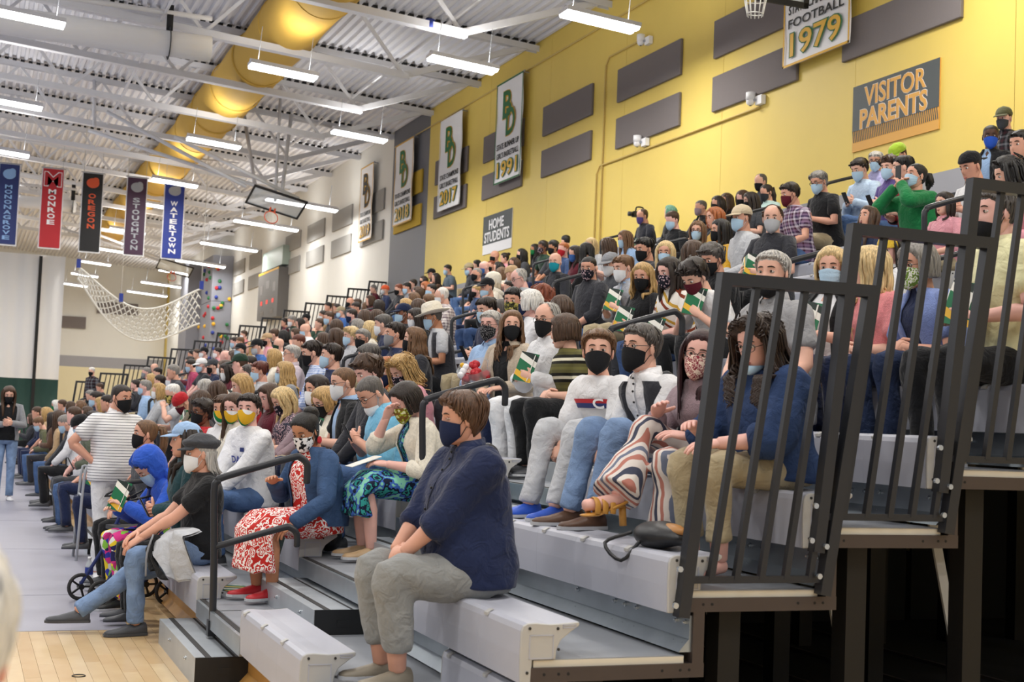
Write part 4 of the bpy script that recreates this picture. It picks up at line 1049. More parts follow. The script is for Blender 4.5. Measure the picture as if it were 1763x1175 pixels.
        if P.get('collar') and lod:
            cb = MB(); t = np.linspace(.35, 2*PI-.35, 16); R = []
            for dz, r_ in ((.045, .060), (.05, .063), (.012, .082), (.004, .080)):
                R.append(np.stack([J['n'][0]+.004+r_*np.cos(t)*.98-(.012 if dz > .03 else 0), r_*1.02*np.sin(t), J['n'][2]+dz+.0*t-(.012*np.cos(t) if dz > .03 else .016*np.cos(t))], 1))
            cb.loft(np.array(R), caps=False, closed=False); cb.loft(np.array(R)*1.0+[-.003, 0, -.002], caps=False, closed=False); part('collar', cb, *clothmat(P.get('ccol') or (P.get('inner', 'white') if gp else P['top'])))
    if P.get('placket') and lod > 1:
        pl = MB(); pl.loft(np.array([[surf(P, J, a, v, .020) for a in (-.045, 0, .045)] for v in np.linspace(.6, 8.6, 30)]), caps=False, closed=False); q = part('placket', pl, *clothmat(P.get('inner') if gp else P['top']))
        for v in np.linspace(1.2, 7.6, 7): bb = MB(); bb.ell(surf(P, J, 0, v, .024), (.006, .006, .006), 8, 5); bb.build('button', MATS['plastic_black'], q, True)
    # bottoms
    bt = P.get('bot', 'denim'); bk = P.get('bk', 'pants'); bot = MB(); lg = P.get('legw', 1.0)
    if bk in ('pants', 'capri', 'shorts', 'wide', 'skirt'):
        pel = torso_rings(dict(P, fem=0), J, tn, .93, -.008, False, -.075 if not P.get('stand') else -.08)[:3]; pel[2] = pel[2]*.45+pel[1]*.55; bot.loft(pel)
        if bk == 'skirt':
            L = P.get('skl', .22); w = .15*(.75+.25*b); cs = []; nn = tn
            t = np.arange(nn)*2*PI/nn
            km = (J['knl']+J['knr'])/2; yk = max(.13, abs(J['knl'][1]-J['knr'][1])/2+.07)
            for q, (f_, wy, hz, dz) in enumerate(((.0, w+.03, .11, 0), (.35, w+.04, .105, .0), (.75, yk+.03, .095, .005), (1.0, yk+.03, .085, .0))):
                c = J['p0']*(1-f_)+km*f_+_v(0, 0, dz-.005); cs.append(c+np.stack([0*t, wy*np.cos(t), hz*np.sin(t)], 1))
            c = km+_v(.055, 0, -.06); cs.append(c+np.stack([.05*np.sin(t)-.0, (yk+.04)*np.cos(t)*(1+.04*np.sin(5*t)), .05*np.sin(t)*.6], 1))
            c = km+_v(.06, 0, -L); cs.append(c+np.stack([.085*np.sin(t)-.02, (yk+.055)*np.cos(t)*(1+.06*np.sin(6*t)), .01*np.sin(4*t)], 1))
            bot.loft(np.array(cs))
        else:
            for sd, nm in ((1, 'l'), (-1, 'r')):
                h, k_, a = J['hip'+nm], J['kn'+nm], J['an'+nm]; lw = (.78+.22*b)*lg
                fe = {'pants': 1.0, 'wide': 1.02, 'capri': .80, 'shorts': 0}[bk]; ew = {'pants': .056, 'wide': .12, 'capri': .060, 'shorts': .07}[bk]
                pts = [h+_v(-.02, 0, 0), h*.65+k_*.35, h*.25+k_*.75, k_+_v(.012, 0, .01)]; rr = [.090*lw, .086*lw, .070*lw, .064*lw]
                if fe: pts += [k_*.72+a*.28+_v(.004, 0, 0), k_*.4+a*.6, k_*(1-fe)+a*fe]; rr += [.060*lw, .055*lw if bk != 'wide' else .095, ew*(.8+.2*lw)]
                bot.tube(pts, rr, n+2, res=3 if lod > 1 else (2 if lod else 0), rnd=(bk == 'shorts' or lod < 1))
        if lod > 1 and bk != 'skirt': bot = wrinkle(fuse(bot, .014, 3), .010, 9, seed+5)
        elif lod > 1: bot = wrinkle(fuse(bot, .012, 2), .010, 9, seed+5, (1, 2, .6))
        part({'skirt': 'skirt', 'shorts': 'shorts'}.get(bk, 'trousers') if not P.get('dress') else 'dress_skirt', bot, *clothmat(bt, P.get('btk', 'denim' if 'jean' in str(bt) or bt == 'denim' else 'cloth')))
    # shoes
    if not P.get('bare'):
        for sd, nm in ((1, 'l'), (-1, 'r')):
            a = J['an'+nm]; sh = MB(); t = np.arange(12 if lod else 7)*2*PI/(12 if lod else 7); R = []
            fo = J.get('ft'+nm); tilt = P.get('ft', {}).get(nm, 0)
            for xx, w, zt, in ((-.075, .018, .045), (-.065, .034, .062), (-.02, .038, .075), (.05, .040, .05), (.12, .046, .030), (.175, .038, .022), (.195, .014, .012)):
                q = np.stack([xx+0*t, w*np.cos(t), np.where(np.sin(t) > 0, zt*np.sin(t), .012*np.sin(t))-.06], 1)
                R.append(q@(_rz(sd*.12)@_ry(tilt)).T+a)
            sh.loft(np.array(R)); o = part('shoe', sh, MATS['leather'], C(P.get('shoe', 'dgrey')))
            if lod > 1:
                so = MB(); R = []
                for xx, w in ((-.08, .020), (-.068, .038), (-.02, .041), (.05, .043), (.12, .050), (.18, .041), (.202, .016)):
                    R.append(np.array([(xx, w, -.060), (xx, w, -.076), (xx, -w, -.076), (xx, -w, -.060)])@(_rz(sd*.12)@_ry(tilt)).T+a)
                so.loft(np.array(R)); q = so.build('sole', MATS['leather'], o, False, C(P.get('sole', 'lgrey')))
    # hair, mask, hat, glasses
    hm = add_hair(J, lod, P, rng)
    if hm is not None: part('hair', hm, MATS['hair'], srgb(HAIRC.get(P.get('hc', 'brown')) or PAL.get(P['hc'], P['hc'])))
    mk = P.get('mask', 'none')
    if mk and mk != 'none':
        mm = add_mask(J, lod, P)
        if mk in PATS: part('face_mask', mm, [patmat(mk), MATS['loop_white']])
        else: part('face_mask', mm, [MATS['mask_cloth'], MATS['glass_frame' if mk in ('black', 'navy', 'charcoal', 'purple', 'maroon') else 'loop_white']], C({'lblue': '#b4d2e8', 'white': '#eceef0'}.get(mk, mk)))
    if P.get('hat'):
        for nm, hb in add_hat(J, P, lod):
            c = P['hat'][1]; col = C('brown') if nm == 'hat_band' else C(c); part(nm, hb, MATS['cloth'], col)
    if P.get('gl') and lod: part('glasses', add_glasses(J, lod), MATS['glass_frame'])
    return root, J

# ================================================================== people: who sits where (row, metres)
PEOPLE = []
PEOPLE.append(('person in navy shirt and grey-green cropped trousers with clasped hands, closest on the bench', 2, 1, 2.119, 5.688, 0.697, 0.940, {'b': 1.7945, 'legw': 1.15, 'slv': 'q', 'loose': 1.2, 'arms': ((0.4, 0.05, 0.16), (0.385, 0.05, 0.175)), 'elb': (-0.35, 1.3, -0.5), 'hand': {'l': ((0.35, -0.8, -0.2), (0.9, 0.2, 0.6), 0.75), 'r': ((0.35, 0.8, -0.2), (0.9, -0.2, 0.6), 0.75)}, 'hl': 0.045, 'bot': '#8b8c8a', 'bk': 'capri', 'shoe': '#8b8272', 'fem': 1, 'collar': 1, 'placket': 1, 'hp': 6, 'by': 4, 'lean': 0.1, 'shut': 1, 'hair': 'cr', 'hc': '#5b4130', 'top': 'navy', 'mask': 'navy', 'hy': -4, 'skin': 'b', 'tl': 1.059}))
PEOPLE.append(('person in white tee with red and blue band, grey sweatpants and blue shoes', 2, 3, 3.347, 6.789, 1.205, 0.990, {'by': 18, 'slv': 's', 'arms': 'fore', 'legs': ((0.56, 0.11, -0.18), (0.55, 0.11, -0.18)), 'bot': 'lgrey', 'legw': 1.05, 'shoe': 'royal', 'lean': 0.45, 'hp': -2, 'loose': 1.15, 'chest': 'band', 'hair': 'tp', 'hc': 'lbrown', 'top': 'white', 'mask': 'black', 'hy': 62, 'b': 1, 'skin': 'a', 'tl': 0.797}))
PEOPLE.append(('person in black vest over white shirt and light jeans leaning forward', 2, 3, 3.347, 6.161, 1.205, 0.990, {'by': 6, 'slv': 'q', 'arms': 'fore', 'legs': ((0.54, 0.11, -0.18), (0.54, 0.11, -0.18)), 'placket': 1, 'bot': 'ljean', 'gl': 1, 'vest': 'charcoal', 'collar': 1, 'lean': 0.48, 'b': 1.15, 'shoe': 'brown', 'hair': 'sh', 'hc': 'dgrey', 'top': 'white', 'mask': 'black', 'hy': 14, 'hp': 0, 'skin': 'a', 'tl': 0.81}))
PEOPLE.append(('person in mauve sweater, floral mask and striped wide-leg trousers, legs crossed', 2, 3, 3.347, 5.723, 1.205, 0.940, {'by': 12, 'tk': 'knit', 'skin': 'p', 'bot': 'wide_stripe', 'bk': 'wide', 'gl': 1, 'fem': 1, 'arms': ((0.34, 0.16, 0.22), (0.36, 0.06, 0.32)), 'legs': ((0.4, 0.1), (0.66, -0.02, -0.06)), 'lean': 0.38, 'hr': -8, 'hl': 0.3, 'bare': 1, 'hair': 'lg', 'hc': 'burg', 'top': 'mauve', 'mask': 'mask_flora', 'hy': 48, 'hp': 4, 'b': 0.97, 'slv': 'l', 'tl': 0.751}))
PEOPLE.append(('person in denim blouse and khaki trousers behind the first guard rail, mask under chin', 2, 3, 3.347, 5.223, 1.205, 0.940, {'by': 8, 'tk': 'denim', 'skin': 'p', 'b': 1.455, 'slv': 'q', 'loose': 1.4, 'fem': 1, 'gl': 1, 'mdown': 0.62, 'hp': 18, 'arms': ((0.42, 0.1, 0.2), (0.38, 0.14, 0.27)), 'bot': 'khaki', 'bk': 'capri', 'bare': 1, 'hl': 0.24, 'lean': 0.22, 'hair': 'cl', 'hc': '#33251d', 'top': '#2b3e63', 'mask': 'lblue', 'hy': 22, 'tl': 0.816}))
PEOPLE.append(('person in grey polo shirt with black mask under the chin', 2, 4, 3.961, 6.151, 1.459, 0.990, {'by': 15, 'slv': 's', 'collar': 1, 'b': 1.2, 'mdown': 0.42, 'arms': ((0.3, 0.16, 0.2), (0.32, 0.1, 0.22)), 'bot': 'charcoal', 'lean': 0.15, 'hair': 'sh', 'hc': 'lgrey', 'top': '#9a9a9c', 'mask': 'black', 'hy': 34, 'hp': 0, 'skin': 'a', 'tl': 1.083}))
PEOPLE.append(('person with light blue mask, black blazer over white top and flowered skirt', 2, 5, 4.575, 6.579, 1.713, 0.940, {'by': 15, 'open': 0.42, 'inner': 'white', 'fem': 1, 'bot': 'floral_pink', 'bk': 'skirt', 'skl': 0.2, 'shoe': 'tan', 'hl': 0.07, 'pleat': 1, 'hair': 'md', 'hc': 'lblond', 'top': 'black', 'mask': 'lblue', 'hy': 42, 'lean': 0.05, 'hp': 8, 'arms': 'read', 'b': 1.1155, 'slv': 's', 'skin': 'a', 'tl': 0.887}))
PEOPLE.append(('person in salmon pink knit jacket turned away behind the guard rails', 2, 5, 4.575, 6.091, 1.713, 0.940, {'by': 0, 'tk': 'knit', 'fem': 1, 'bot': 'navy', 'arms': 'clasp', 'hl': 0.36, 'hair': 'lg', 'hc': 'lblond', 'top': 'salmon', 'mask': 'none', 'hy': -35, 'lean': 0.2, 'hp': 8, 'b': 1.1155, 'slv': 's', 'skin': 'a', 'tl': 0.807}))
PEOPLE.append(('person in periwinkle cardigan and dark jeans behind the second guard rail', 2, 5, 4.575, 5.646, 1.713, 0.940, {'by': 0, 'open': 0.3, 'inner': 'navy', 'tk': 'knit', 'gl': 1, 'fem': 1, 'bot': '#26324e', 'btk': 'denim', 'arms': 'clasp', 'hl': 0.05, 'b': 1.2125, 'lean': 0.34, 'shoe': 'brown', 'hair': 'md', 'hc': 'grey', 'top': 'peri', 'mask': 'mask_green', 'hy': 4, 'hp': 8, 'slv': 's', 'skin': 'b', 'tl': 0.761}))
PEOPLE.append(('person in pale yellow short-sleeved shirt and black trousers behind the third guard rail', 2, 5, 4.575, 5.149, 1.713, 0.990, {'by': -4, 'slv': 's', 'collar': 1, 'b': 1.2, 'mdown': 0.3, 'bot': 'black', 'shoe': 'khaki', 'arms': 'read', 'lean': 0.14, 'prog': 1, 'hair': 'sh', 'hc': 'dgrey', 'top': 'lyellow', 'mask': 'black', 'hy': -8, 'hp': 0, 'skin': 'p', 'tl': 1.072}))
PEOPLE.append(('person in olive, black and cream striped sweater leaning forward', 2, 4, 3.961, 8.633, 1.459, 0.940, {'by': 2, 'tk': 'knit', 'fem': 1, 'bot': 'black', 'arms': 'clasp', 'hl': 0.06, 'lean': 0.3, 'b': 1.164, 'hp': 8, 'hair': 'md', 'hc': 'brown', 'top': 'olive_stripe', 'mask': 'none', 'hy': -42, 'slv': 's', 'skin': 'a', 'tl': 0.804}))
PEOPLE.append(('person in black mask and beige cardigan holding red roses', 2, 4, 3.961, 9.939, 1.459, 0.940, {'by': 30, 'open': 0.4, 'inner': 'black', 'tk': 'knit', 'fem': 1, 'bot': 'navy', 'arms': ((0.26, 0.1, 0.26), (0.28, 0.1, 0.24)), 'hl': 0.26, 'hair': 'wv', 'hc': 'lbrown', 'top': '#bdae9b', 'mask': 'black', 'hy': 72, 'lean': 0.1, 'hp': 0, 'b': 1.1155, 'slv': 'l', 'skin': 'a', 'tl': 0.995}))
PEOPLE.append(('person in light blue shirt and speckled black mask left of the roses holder', 2, 4, 3.961, 10.334, 1.459, 0.990, {'by': 20, 'gl': 1, 'collar': 1, 'hair': 'sh', 'hc': 'lgrey', 'top': 'lblue', 'mask': 'mask_dots', 'hy': 38, 'lean': 0.1, 'hp': 0, 'arms': 'phone', 'bot': 'charcoal', 'b': 1, 'slv': 'q', 'skin': 'p', 'tl': 0.953}))
PEOPLE.append(('person in white clothes and black mask left of the striped sweater', 2, 4, 3.961, 9.045, 1.459, 0.990, {'by': 10, 'gl': 1, 'bot': 'white', 'btk': 'cloth', 'hair': 'rc', 'hc': 'lgrey', 'top': 'white', 'mask': 'black', 'hy': 30, 'lean': 0.2, 'hp': 8, 'arms': 'read', 'b': 1.15, 'slv': 'l', 'skin': 'a', 'tl': 0.934}))
PEOPLE.append(('person in white top turned away, above the beige cardigan', 2, 5, 4.575, 10.938, 1.713, 0.940, {'fem': 1, 'hl': 0.05, 'hair': 'md', 'hc': 'white', 'top': 'white', 'mask': 'navy', 'hy': -35, 'by': -13.4, 'lean': 0.1, 'hp': 4, 'arms': 'clasp', 'bot': 'charcoal', 'b': 0.97, 'slv': 'l', 'skin': 'p', 'tl': 1.069}))
PEOPLE.append(('person in white long-sleeved DAD shirt with green and yellow mask', 2, 1, 2.119, 10.514, 0.697, 0.990, {'by': 25, 'slv': 'l', 'bot': 'jean', 'chest': 'dad', 'b': 1.1, 'hair': 'sh', 'hc': 'dark', 'top': 'white', 'mask': 'mask_team', 'hy': 58, 'lean': 0.2, 'hp': 0, 'arms': 'fore', 'skin': 'p', 'tl': 0.999}))
PEOPLE.append(('person in white tee, leftmost of the three green and yellow masks', 1, 1, 2.119, 11.904, 0.697, 1.013, {'by': 20, 'slv': 's', 'hair': 'sh', 'hc': 'brown', 'top': 'white', 'mask': 'mask_team', 'hy': 55, 'lean': 0.05, 'hp': 8, 'arms': 'lap', 'bot': 'jean', 'b': 1.05, 'skin': 'b', 'tl': 0.948}))
PEOPLE.append(('person in cream top, middle of the three green and yellow masks', 1, 1, 2.119, 11.181, 0.697, 0.953, {'fem': 1, 'hair': 'lg', 'hc': 'brown', 'top': 'cream', 'mask': 'mask_team', 'hy': 45, 'by': 15.9, 'lean': 0.1, 'hp': 14, 'arms': 'lap', 'bot': 'khaki', 'b': 0.97, 'slv': 'l', 'skin': 'p', 'tl': 1.086}))
PEOPLE.append(('person in red top and black mask left of the team masks', 1, 1, 2.119, 12.298, 0.697, 0.925, {'gl': 1, 'skin': 'd', 'fem': 1, 'hair': 'cs', 'hc': 'dark', 'top': 'red', 'mask': 'black', 'hy': 20, 'by': 1.5, 'lean': 0.28, 'hp': 0, 'arms': 'lap', 'bot': 'jean', 'b': 1.0185, 'slv': 'l', 'tl': 1.031}))
PEOPLE.append(('person in denim jacket over red and white flowered dress on the aisle bench', 2, 1, 2.119, 8.466, 0.697, 0.940, {'by': 18, 'hp': 28, 'tk': 'denim', 'open': 0.45, 'inner': 'floral_red', 'fem': 1, 'b': 1.3095, 'skin': 'c', 'bot': 'floral_red', 'bk': 'skirt', 'skl': 0.3, 'dress': 1, 'arms': ((0.34, 0.22, 0.1), (0.3, 0.12, 0.34)), 'shoe': 'red', 'slv': 'l', 'topname': 'denim_jacket', 'earr': 1, 'hair': 'bn', 'hc': 'black', 'top': '#3c5478', 'mask': 'mask_zebra', 'hy': 38, 'lean': 0.2, 'tl': 0.874}))
PEOPLE.append(('person in dark flowered blouse looking down', 1, 2, 2.733, 12.145, 0.951, 0.950, {'hp': 32, 'fem': 1, 'hl': 0.22, 'hair': 'lg', 'hc': 'lblond', 'top': 'floral_blouse', 'mask': 'mask_dflora', 'hy': 12, 'by': 4.4, 'lean': 0.05, 'arms': 'clasp', 'bot': 'jean', 'b': 0.9215, 'slv': 's', 'skin': 'a', 'tl': 0.763}))
PEOPLE.append(('person with glasses, large black mask and cream jacket left of the blazer', 1, 2, 2.733, 10.674, 0.951, 0.940, {'hp': 25, 'gl': 1, 'fem': 1, 'hl': 0.04, 'hair': 'md', 'hc': 'blond', 'top': 'cream', 'mask': 'black', 'hy': 18, 'by': 5.1, 'lean': 0.05, 'arms': 'phone', 'bot': 'navy', 'b': 1.0185, 'slv': 'l', 'skin': 'a', 'tl': 0.74}))
PEOPLE.append(('person with glasses and white mask in black blazer and blue shirt', 2, 2, 2.733, 10.060, 0.951, 0.990, {'gl': 1, 'open': 0.32, 'inner': 'lblue', 'collar': 1, 'by': 0, 'hp': 10, 'lean': 0.1, 'hair': 'bz', 'hc': 'lbrown', 'top': 'black', 'mask': 'white', 'hy': 4, 'arms': 'read', 'bot': 'dgrey', 'b': 1.15, 'slv': 's', 'skin': 'a', 'tl': 0.942}))
PEOPLE.append(('person in sky blue shirt looking down at a phone', 2, 2, 2.733, 8.979, 0.951, 0.990, {'gl': 1, 'hp': 38, 'mdown': 0.4, 'collar': 1, 'arms': 'phone', 'b': 1.25, 'lean': 0.22, 'hair': 'bz', 'hc': 'dgrey', 'top': 'sky', 'mask': 'white', 'hy': 14, 'by': -0.5, 'bot': 'jean', 'slv': 'q', 'skin': 'b', 'tl': 0.842}))
PEOPLE.append(('person in cream knit over blue flowered dress reading a sheet', 2, 2, 2.733, 8.244, 0.951, 0.940, {'hp': 30, 'tk': 'knit', 'slv': 'q', 'open': 0.4, 'inner': 'floral_dark', 'fem': 1, 'bot': 'floral_dark', 'bk': 'skirt', 'dress': 1, 'skl': 0.2, 'arms': ((0.32, 0.12, 0.22), (0.3, 0.02, 0.52)), 'shoe': 'tan', 'hl': 0.06, 'lean': 0.24, 'b': 1.067, 'prog': 2, 'hair': 'md', 'hc': 'dark', 'top': 'cream', 'mask': 'mask_yel', 'hy': 12, 'by': 1.3, 'skin': 'p', 'tl': 0.779}))
PEOPLE.append(('person in pale pink top bending forward above the sky blue shirt', 2, 3, 3.347, 10.307, 1.205, 0.940, {'hp': 30, 'fem': 1, 'hl': 0.14, 'lean': 0.3, 'hair': 'cl', 'hc': 'blond', 'top': 'pink', 'mask': 'mask_dflora', 'hy': 22, 'by': 2.1, 'arms': 'lap', 'bot': 'khaki', 'b': 1.1155, 'slv': 'l', 'skin': 'a', 'tl': 0.801}))
PEOPLE.append(('person in charcoal top and navy mask beside the pale pink top', 1, 3, 3.347, 11.097, 1.205, 0.948, {'hp': 20, 'fem': 1, 'hair': 'lg', 'hc': 'ginger', 'top': 'charcoal', 'mask': 'navy', 'hy': 30, 'by': 5.8, 'lean': 0.05, 'arms': 'phone', 'bot': 'charcoal', 'b': 0.9215, 'slv': 'l', 'skin': 'a', 'tl': 0.776}))
PEOPLE.append(('person in black tee, flat cap and light jeans with one leg stretched out', 2, 0, 1.505, 9.204, 0.443, 0.990, {'by': 4, 'hat': ('flat', 'dgrey'), 'hl': 0.13, 'slv': 's', 'bot': 'ljean', 'legs': ((0.42, 0.12), (0.88, 0.04)), 'fz': -0.443, 'arms': ((0.42, 0.08, 0.16), (0.4, 0.04, 0.2)), 'lean': 0.0, 'shoe': 'dgrey', 'hp': 4, 'sole': 'dgrey', 'hair': 'hg', 'hc': 'lgrey', 'top': 'black', 'mask': 'white', 'hy': 3, 'b': 1, 'skin': 'b', 'tl': 0.879}))
PEOPLE.append(('person in bright blue hooded sweatshirt and colourful leggings bent over a programme', 2, 0, 1.505, 10.370, 0.443, 0.990, {'by': 10, 'hat': ('hood', 'royal'), 'hp': 50, 'lean': 0.3, 'bot': 'legging', 'fz': -0.443, 'arms': ((0.4, 0.1, 0.3), (0.42, 0.08, 0.26)), 'prog': 1, 'slv': 'l', 'shoe': 'black', 'topname': 'hoodie', 'hair': 'sh', 'hc': 'dark', 'top': 'royal', 'mask': 'lblue', 'hy': 14, 'b': 0.95, 'skin': 'a', 'tl': 0.74}))
PEOPLE.append(('person in dark grey hoodie holding a hand to one ear', 2, 0, 1.505, 11.396, 0.443, 0.940, {'by': 6, 'fem': 1, 'arms': ((0.13, 0.1, 0.66), (0.32, 0.1, 0.22)), 'b': 1.1155, 'fz': -0.443, 'bot': 'black', 'hair': 'pt', 'hc': 'lbrown', 'top': 'dgrey', 'mask': 'black', 'hy': 8, 'lean': 0.2, 'hp': 0, 'slv': 'q', 'skin': 'b', 'tl': 1.14}))
PEOPLE.append(('person in dark teal sweater and pale blue cap behind the flat cap', 1, 0, 1.505, 9.594, 0.443, 0.952, {'hat': ('cap', 'lblue'), 'fz': -0.443, 'bot': 'black', 'fem': 1, 'hair': 'lg', 'hc': 'dark', 'top': '#1d3f46', 'mask': 'none', 'hy': 0, 'by': 0.8, 'lean': 0.1, 'hp': 0, 'arms': 'phone', 'b': 1.0185, 'slv': 'l', 'skin': 'b', 'tl': 1.099}))
PEOPLE.append(('person in black top and black mask, first from near end of the eighth row', 1, 7, 5.803, 9.871, 2.221, 0.972, {'hp': 22, 'gl': 0, 'lean': 0.25, 'hair': 'cs', 'hc': 'dgrey', 'top': 'black', 'mask': 'black', 'hy': 18, 'by': 3.9, 'arms': 'phone', 'bot': 'charcoal', 'b': 0.95, 'slv': 's', 'skin': 'b', 'tl': 0.774}))
PEOPLE.append(('person in white top and maroon mask, second from near end of the seventh row', 1, 6, 5.189, 8.874, 1.967, 1.018, {'hp': 38, 'lean': 0.5, 'hair': 'cs', 'hc': 'dark', 'top': 'white', 'mask': 'maroon', 'hy': 20, 'by': 9.4, 'arms': 'read', 'bot': 'black', 'b': 1, 'slv': 's', 'skin': 'a', 'tl': 0.765}))
PEOPLE.append(('person in rust striped top and patterned mask, third from near end of the seventh row', 1, 6, 5.189, 9.524, 1.967, 0.966, {'hp': 15, 'fem': 1, 'hl': 0.24, 'by': 4, 'tk': 'knit', 'prog': 1, 'hair': 'lg', 'hc': 'dark', 'top': 'rust_stripe', 'mask': 'mask_dflora', 'hy': 10, 'lean': 0.15, 'arms': 'clasp', 'bot': 'denim', 'b': 0.9215, 'slv': 's', 'skin': 'p', 'tl': 0.902}))
PEOPLE.append(('person in black top and black mask, fourth from near end of the seventh row', 1, 6, 5.189, 10.069, 1.967, 0.913, {'fem': 1, 'hl': 0.18, 'prog': 1, 'arms': 'read', 'hair': 'wv', 'hc': 'blond', 'top': 'black', 'mask': 'black', 'hy': 40, 'by': 9.4, 'lean': 0.1, 'hp': 14, 'bot': 'dgrey', 'b': 0.9215, 'slv': 's', 'skin': 'b', 'tl': 1.013}))
PEOPLE.append(('person in grey shirt with light blue tie holding a programme', 1, 7, 5.803, 11.482, 2.221, 0.994, {'collar': 1, 'ccol': 'lblue', 'arms': 'read', 'prog': 1, 'b': 1.1, 'hair': 'sh', 'hc': 'lbrown', 'top': '#a9abb2', 'mask': 'white', 'hy': 8, 'by': 7.9, 'lean': 0.28, 'hp': 14, 'bot': 'khaki', 'slv': 'q', 'skin': 'a', 'tl': 0.883}))
PEOPLE.append(('person in grey cap beside the person with the tie', 1, 8, 6.417, 13.129, 2.475, 0.969, {'hat': ('cap', 'grey'), 'hair': 'sh', 'hc': 'lgrey', 'top': 'dgrey', 'mask': 'white', 'hy': 20, 'by': 7.5, 'lean': 0.2, 'hp': 14, 'arms': 'clasp', 'bot': 'charcoal', 'b': 0.95, 'slv': 'q', 'skin': 'a', 'tl': 0.864}))
PEOPLE.append(('person in charcoal top and patterned mask, fourth from near end of the eighth row', 1, 7, 5.803, 12.436, 2.221, 0.976, {'skin': 'b', 'b': 1.35, 'lean': 0.12, 'arms': 'clasp', 'hair': 'bz', 'hc': 'black', 'top': 'charcoal', 'mask': 'mask_dflora', 'hy': 42, 'by': 11.2, 'hp': 14, 'bot': 'jean', 'slv': 'q', 'tl': 1.07}))
PEOPLE.append(('person in charcoal top and teal mask, fourth from near end of the tenth row', 1, 9, 7.031, 16.078, 2.729, 0.997, {'skin': 'a', 'vest': 'black', 'hair': 'bd', 'hc': 'dark', 'top': 'charcoal', 'mask': 'teal', 'hy': 45, 'by': 12.1, 'lean': 0.2, 'hp': 8, 'arms': 'lap', 'bot': 'jean', 'b': 1.15, 'slv': 'l', 'tl': 1.009}))
PEOPLE.append(('person in maroon top and blue mask, fifth from near end of the twelfth row', 0, 11, 8.259, 18.210, 3.237, 0.946, {'fem': 1, 'hl': 0.25, 'hair': 'lg', 'hc': 'dark', 'top': 'maroon', 'mask': 'blue', 'hy': 12, 'by': -0.1, 'lean': 0.15, 'hp': 14, 'arms': 'lap', 'bot': 'charcoal', 'b': 0.9215, 'slv': 's', 'skin': 'a', 'tl': 0.923}))
PEOPLE.append(('person in denim top and red mask, fifth from near end of the thirteenth row', 0, 12, 8.873, 20.095, 3.491, 0.992, {'hair': 'sh', 'hc': 'ginger', 'top': 'denim', 'mask': 'red', 'hy': 25, 'by': 3.0, 'lean': 0.15, 'hp': 0, 'arms': 'lap', 'bot': 'jean', 'b': 1, 'slv': 'l', 'skin': 'p', 'tl': 0.921}))
PEOPLE.append(('person in light grey top and black mask, fourth from near end of the thirteenth row', 0, 12, 8.873, 19.034, 3.491, 0.947, {'fem': 1, 'hair': 'lg', 'hc': 'lblond', 'top': 'lgrey', 'mask': 'black', 'hy': 30, 'by': 15.7, 'lean': 0.15, 'hp': 14, 'arms': 'read', 'bot': 'jean', 'b': 1.1155, 'slv': 'l', 'skin': 'b', 'tl': 0.923}))
PEOPLE.append(('person in light grey top, fourth from near end of the twelfth row', 0, 11, 8.259, 17.093, 3.237, 0.953, {'fem': 1, 'hl': 0.3, 'hair': 'lg', 'hc': 'brown', 'top': 'lgrey', 'mask': 'none', 'hy': -40, 'by': -9.7, 'lean': 0.15, 'hp': 14, 'arms': 'phone', 'bot': 'jean', 'b': 0.9215, 'slv': 's', 'skin': 'a', 'tl': 0.912}))
PEOPLE.append(('person in light blue top and light blue mask, third from near end, twelfth row', 1, 11, 8.259, 16.457, 3.237, 0.923, {'fem': 1, 'hl': 0.3, 'arms': 'chin', 'hair': 'lg', 'hc': 'lbrown', 'top': 'lblue', 'mask': 'lblue', 'hy': 0, 'by': 5.6, 'lean': 0.28, 'hp': 14, 'bot': 'charcoal', 'b': 0.9215, 'slv': 'q', 'skin': 'b', 'tl': 1.024}))
PEOPLE.append(('person in black top, sixth from near end of the eleventh row', 1, 10, 7.645, 16.605, 2.983, 0.915, {'fem': 1, 'hair': 'lg', 'hc': 'black', 'top': 'black', 'mask': 'none', 'hy': -60, 'by': -26.2, 'lean': 0.05, 'hp': 4, 'arms': 'clasp', 'bot': 'charcoal', 'b': 0.97, 'slv': 'l', 'skin': 'b', 'tl': 1.14}))
PEOPLE.append(('person in black top, fifth from near end of the sixteenth row', 0, 15, 10.715, 24.280, 4.253, 0.987, {'hair': 'sh', 'hc': 'black', 'top': 'black', 'mask': 'none', 'hy': -70, 'by': -30.2, 'lean': 0.05, 'hp': 8, 'arms': 'lap', 'bot': 'charcoal', 'b': 1, 'slv': 'q', 'skin': 'a', 'tl': 0.922}))
PEOPLE.append(('person in charcoal top and black mask, fifth from near end of the fourteenth row', 0, 13, 9.487, 22.012, 3.745, 0.979, {'skin': 'c', 'hair': 'cs', 'hc': 'black', 'top': 'charcoal', 'mask': 'black', 'hy': 10, 'by': 6.3, 'lean': 0.05, 'hp': 4, 'arms': 'fore', 'bot': 'navy', 'b': 0.95, 'slv': 'q', 'tl': 1.01}))
PEOPLE.append(('person in dark green top and patterned mask, sixth from far end of the fifteenth row', 0, 14, 10.101, 23.727, 3.999, 1.008, {'skin': 'd', 'hair': 'cs', 'hc': 'dark', 'top': 'dgreen', 'mask': 'mask_dflora', 'hy': 10, 'by': 8.9, 'lean': 0.28, 'hp': 0, 'arms': 'lap', 'bot': 'dgrey', 'b': 0.95, 'slv': 's', 'tl': 0.923}))
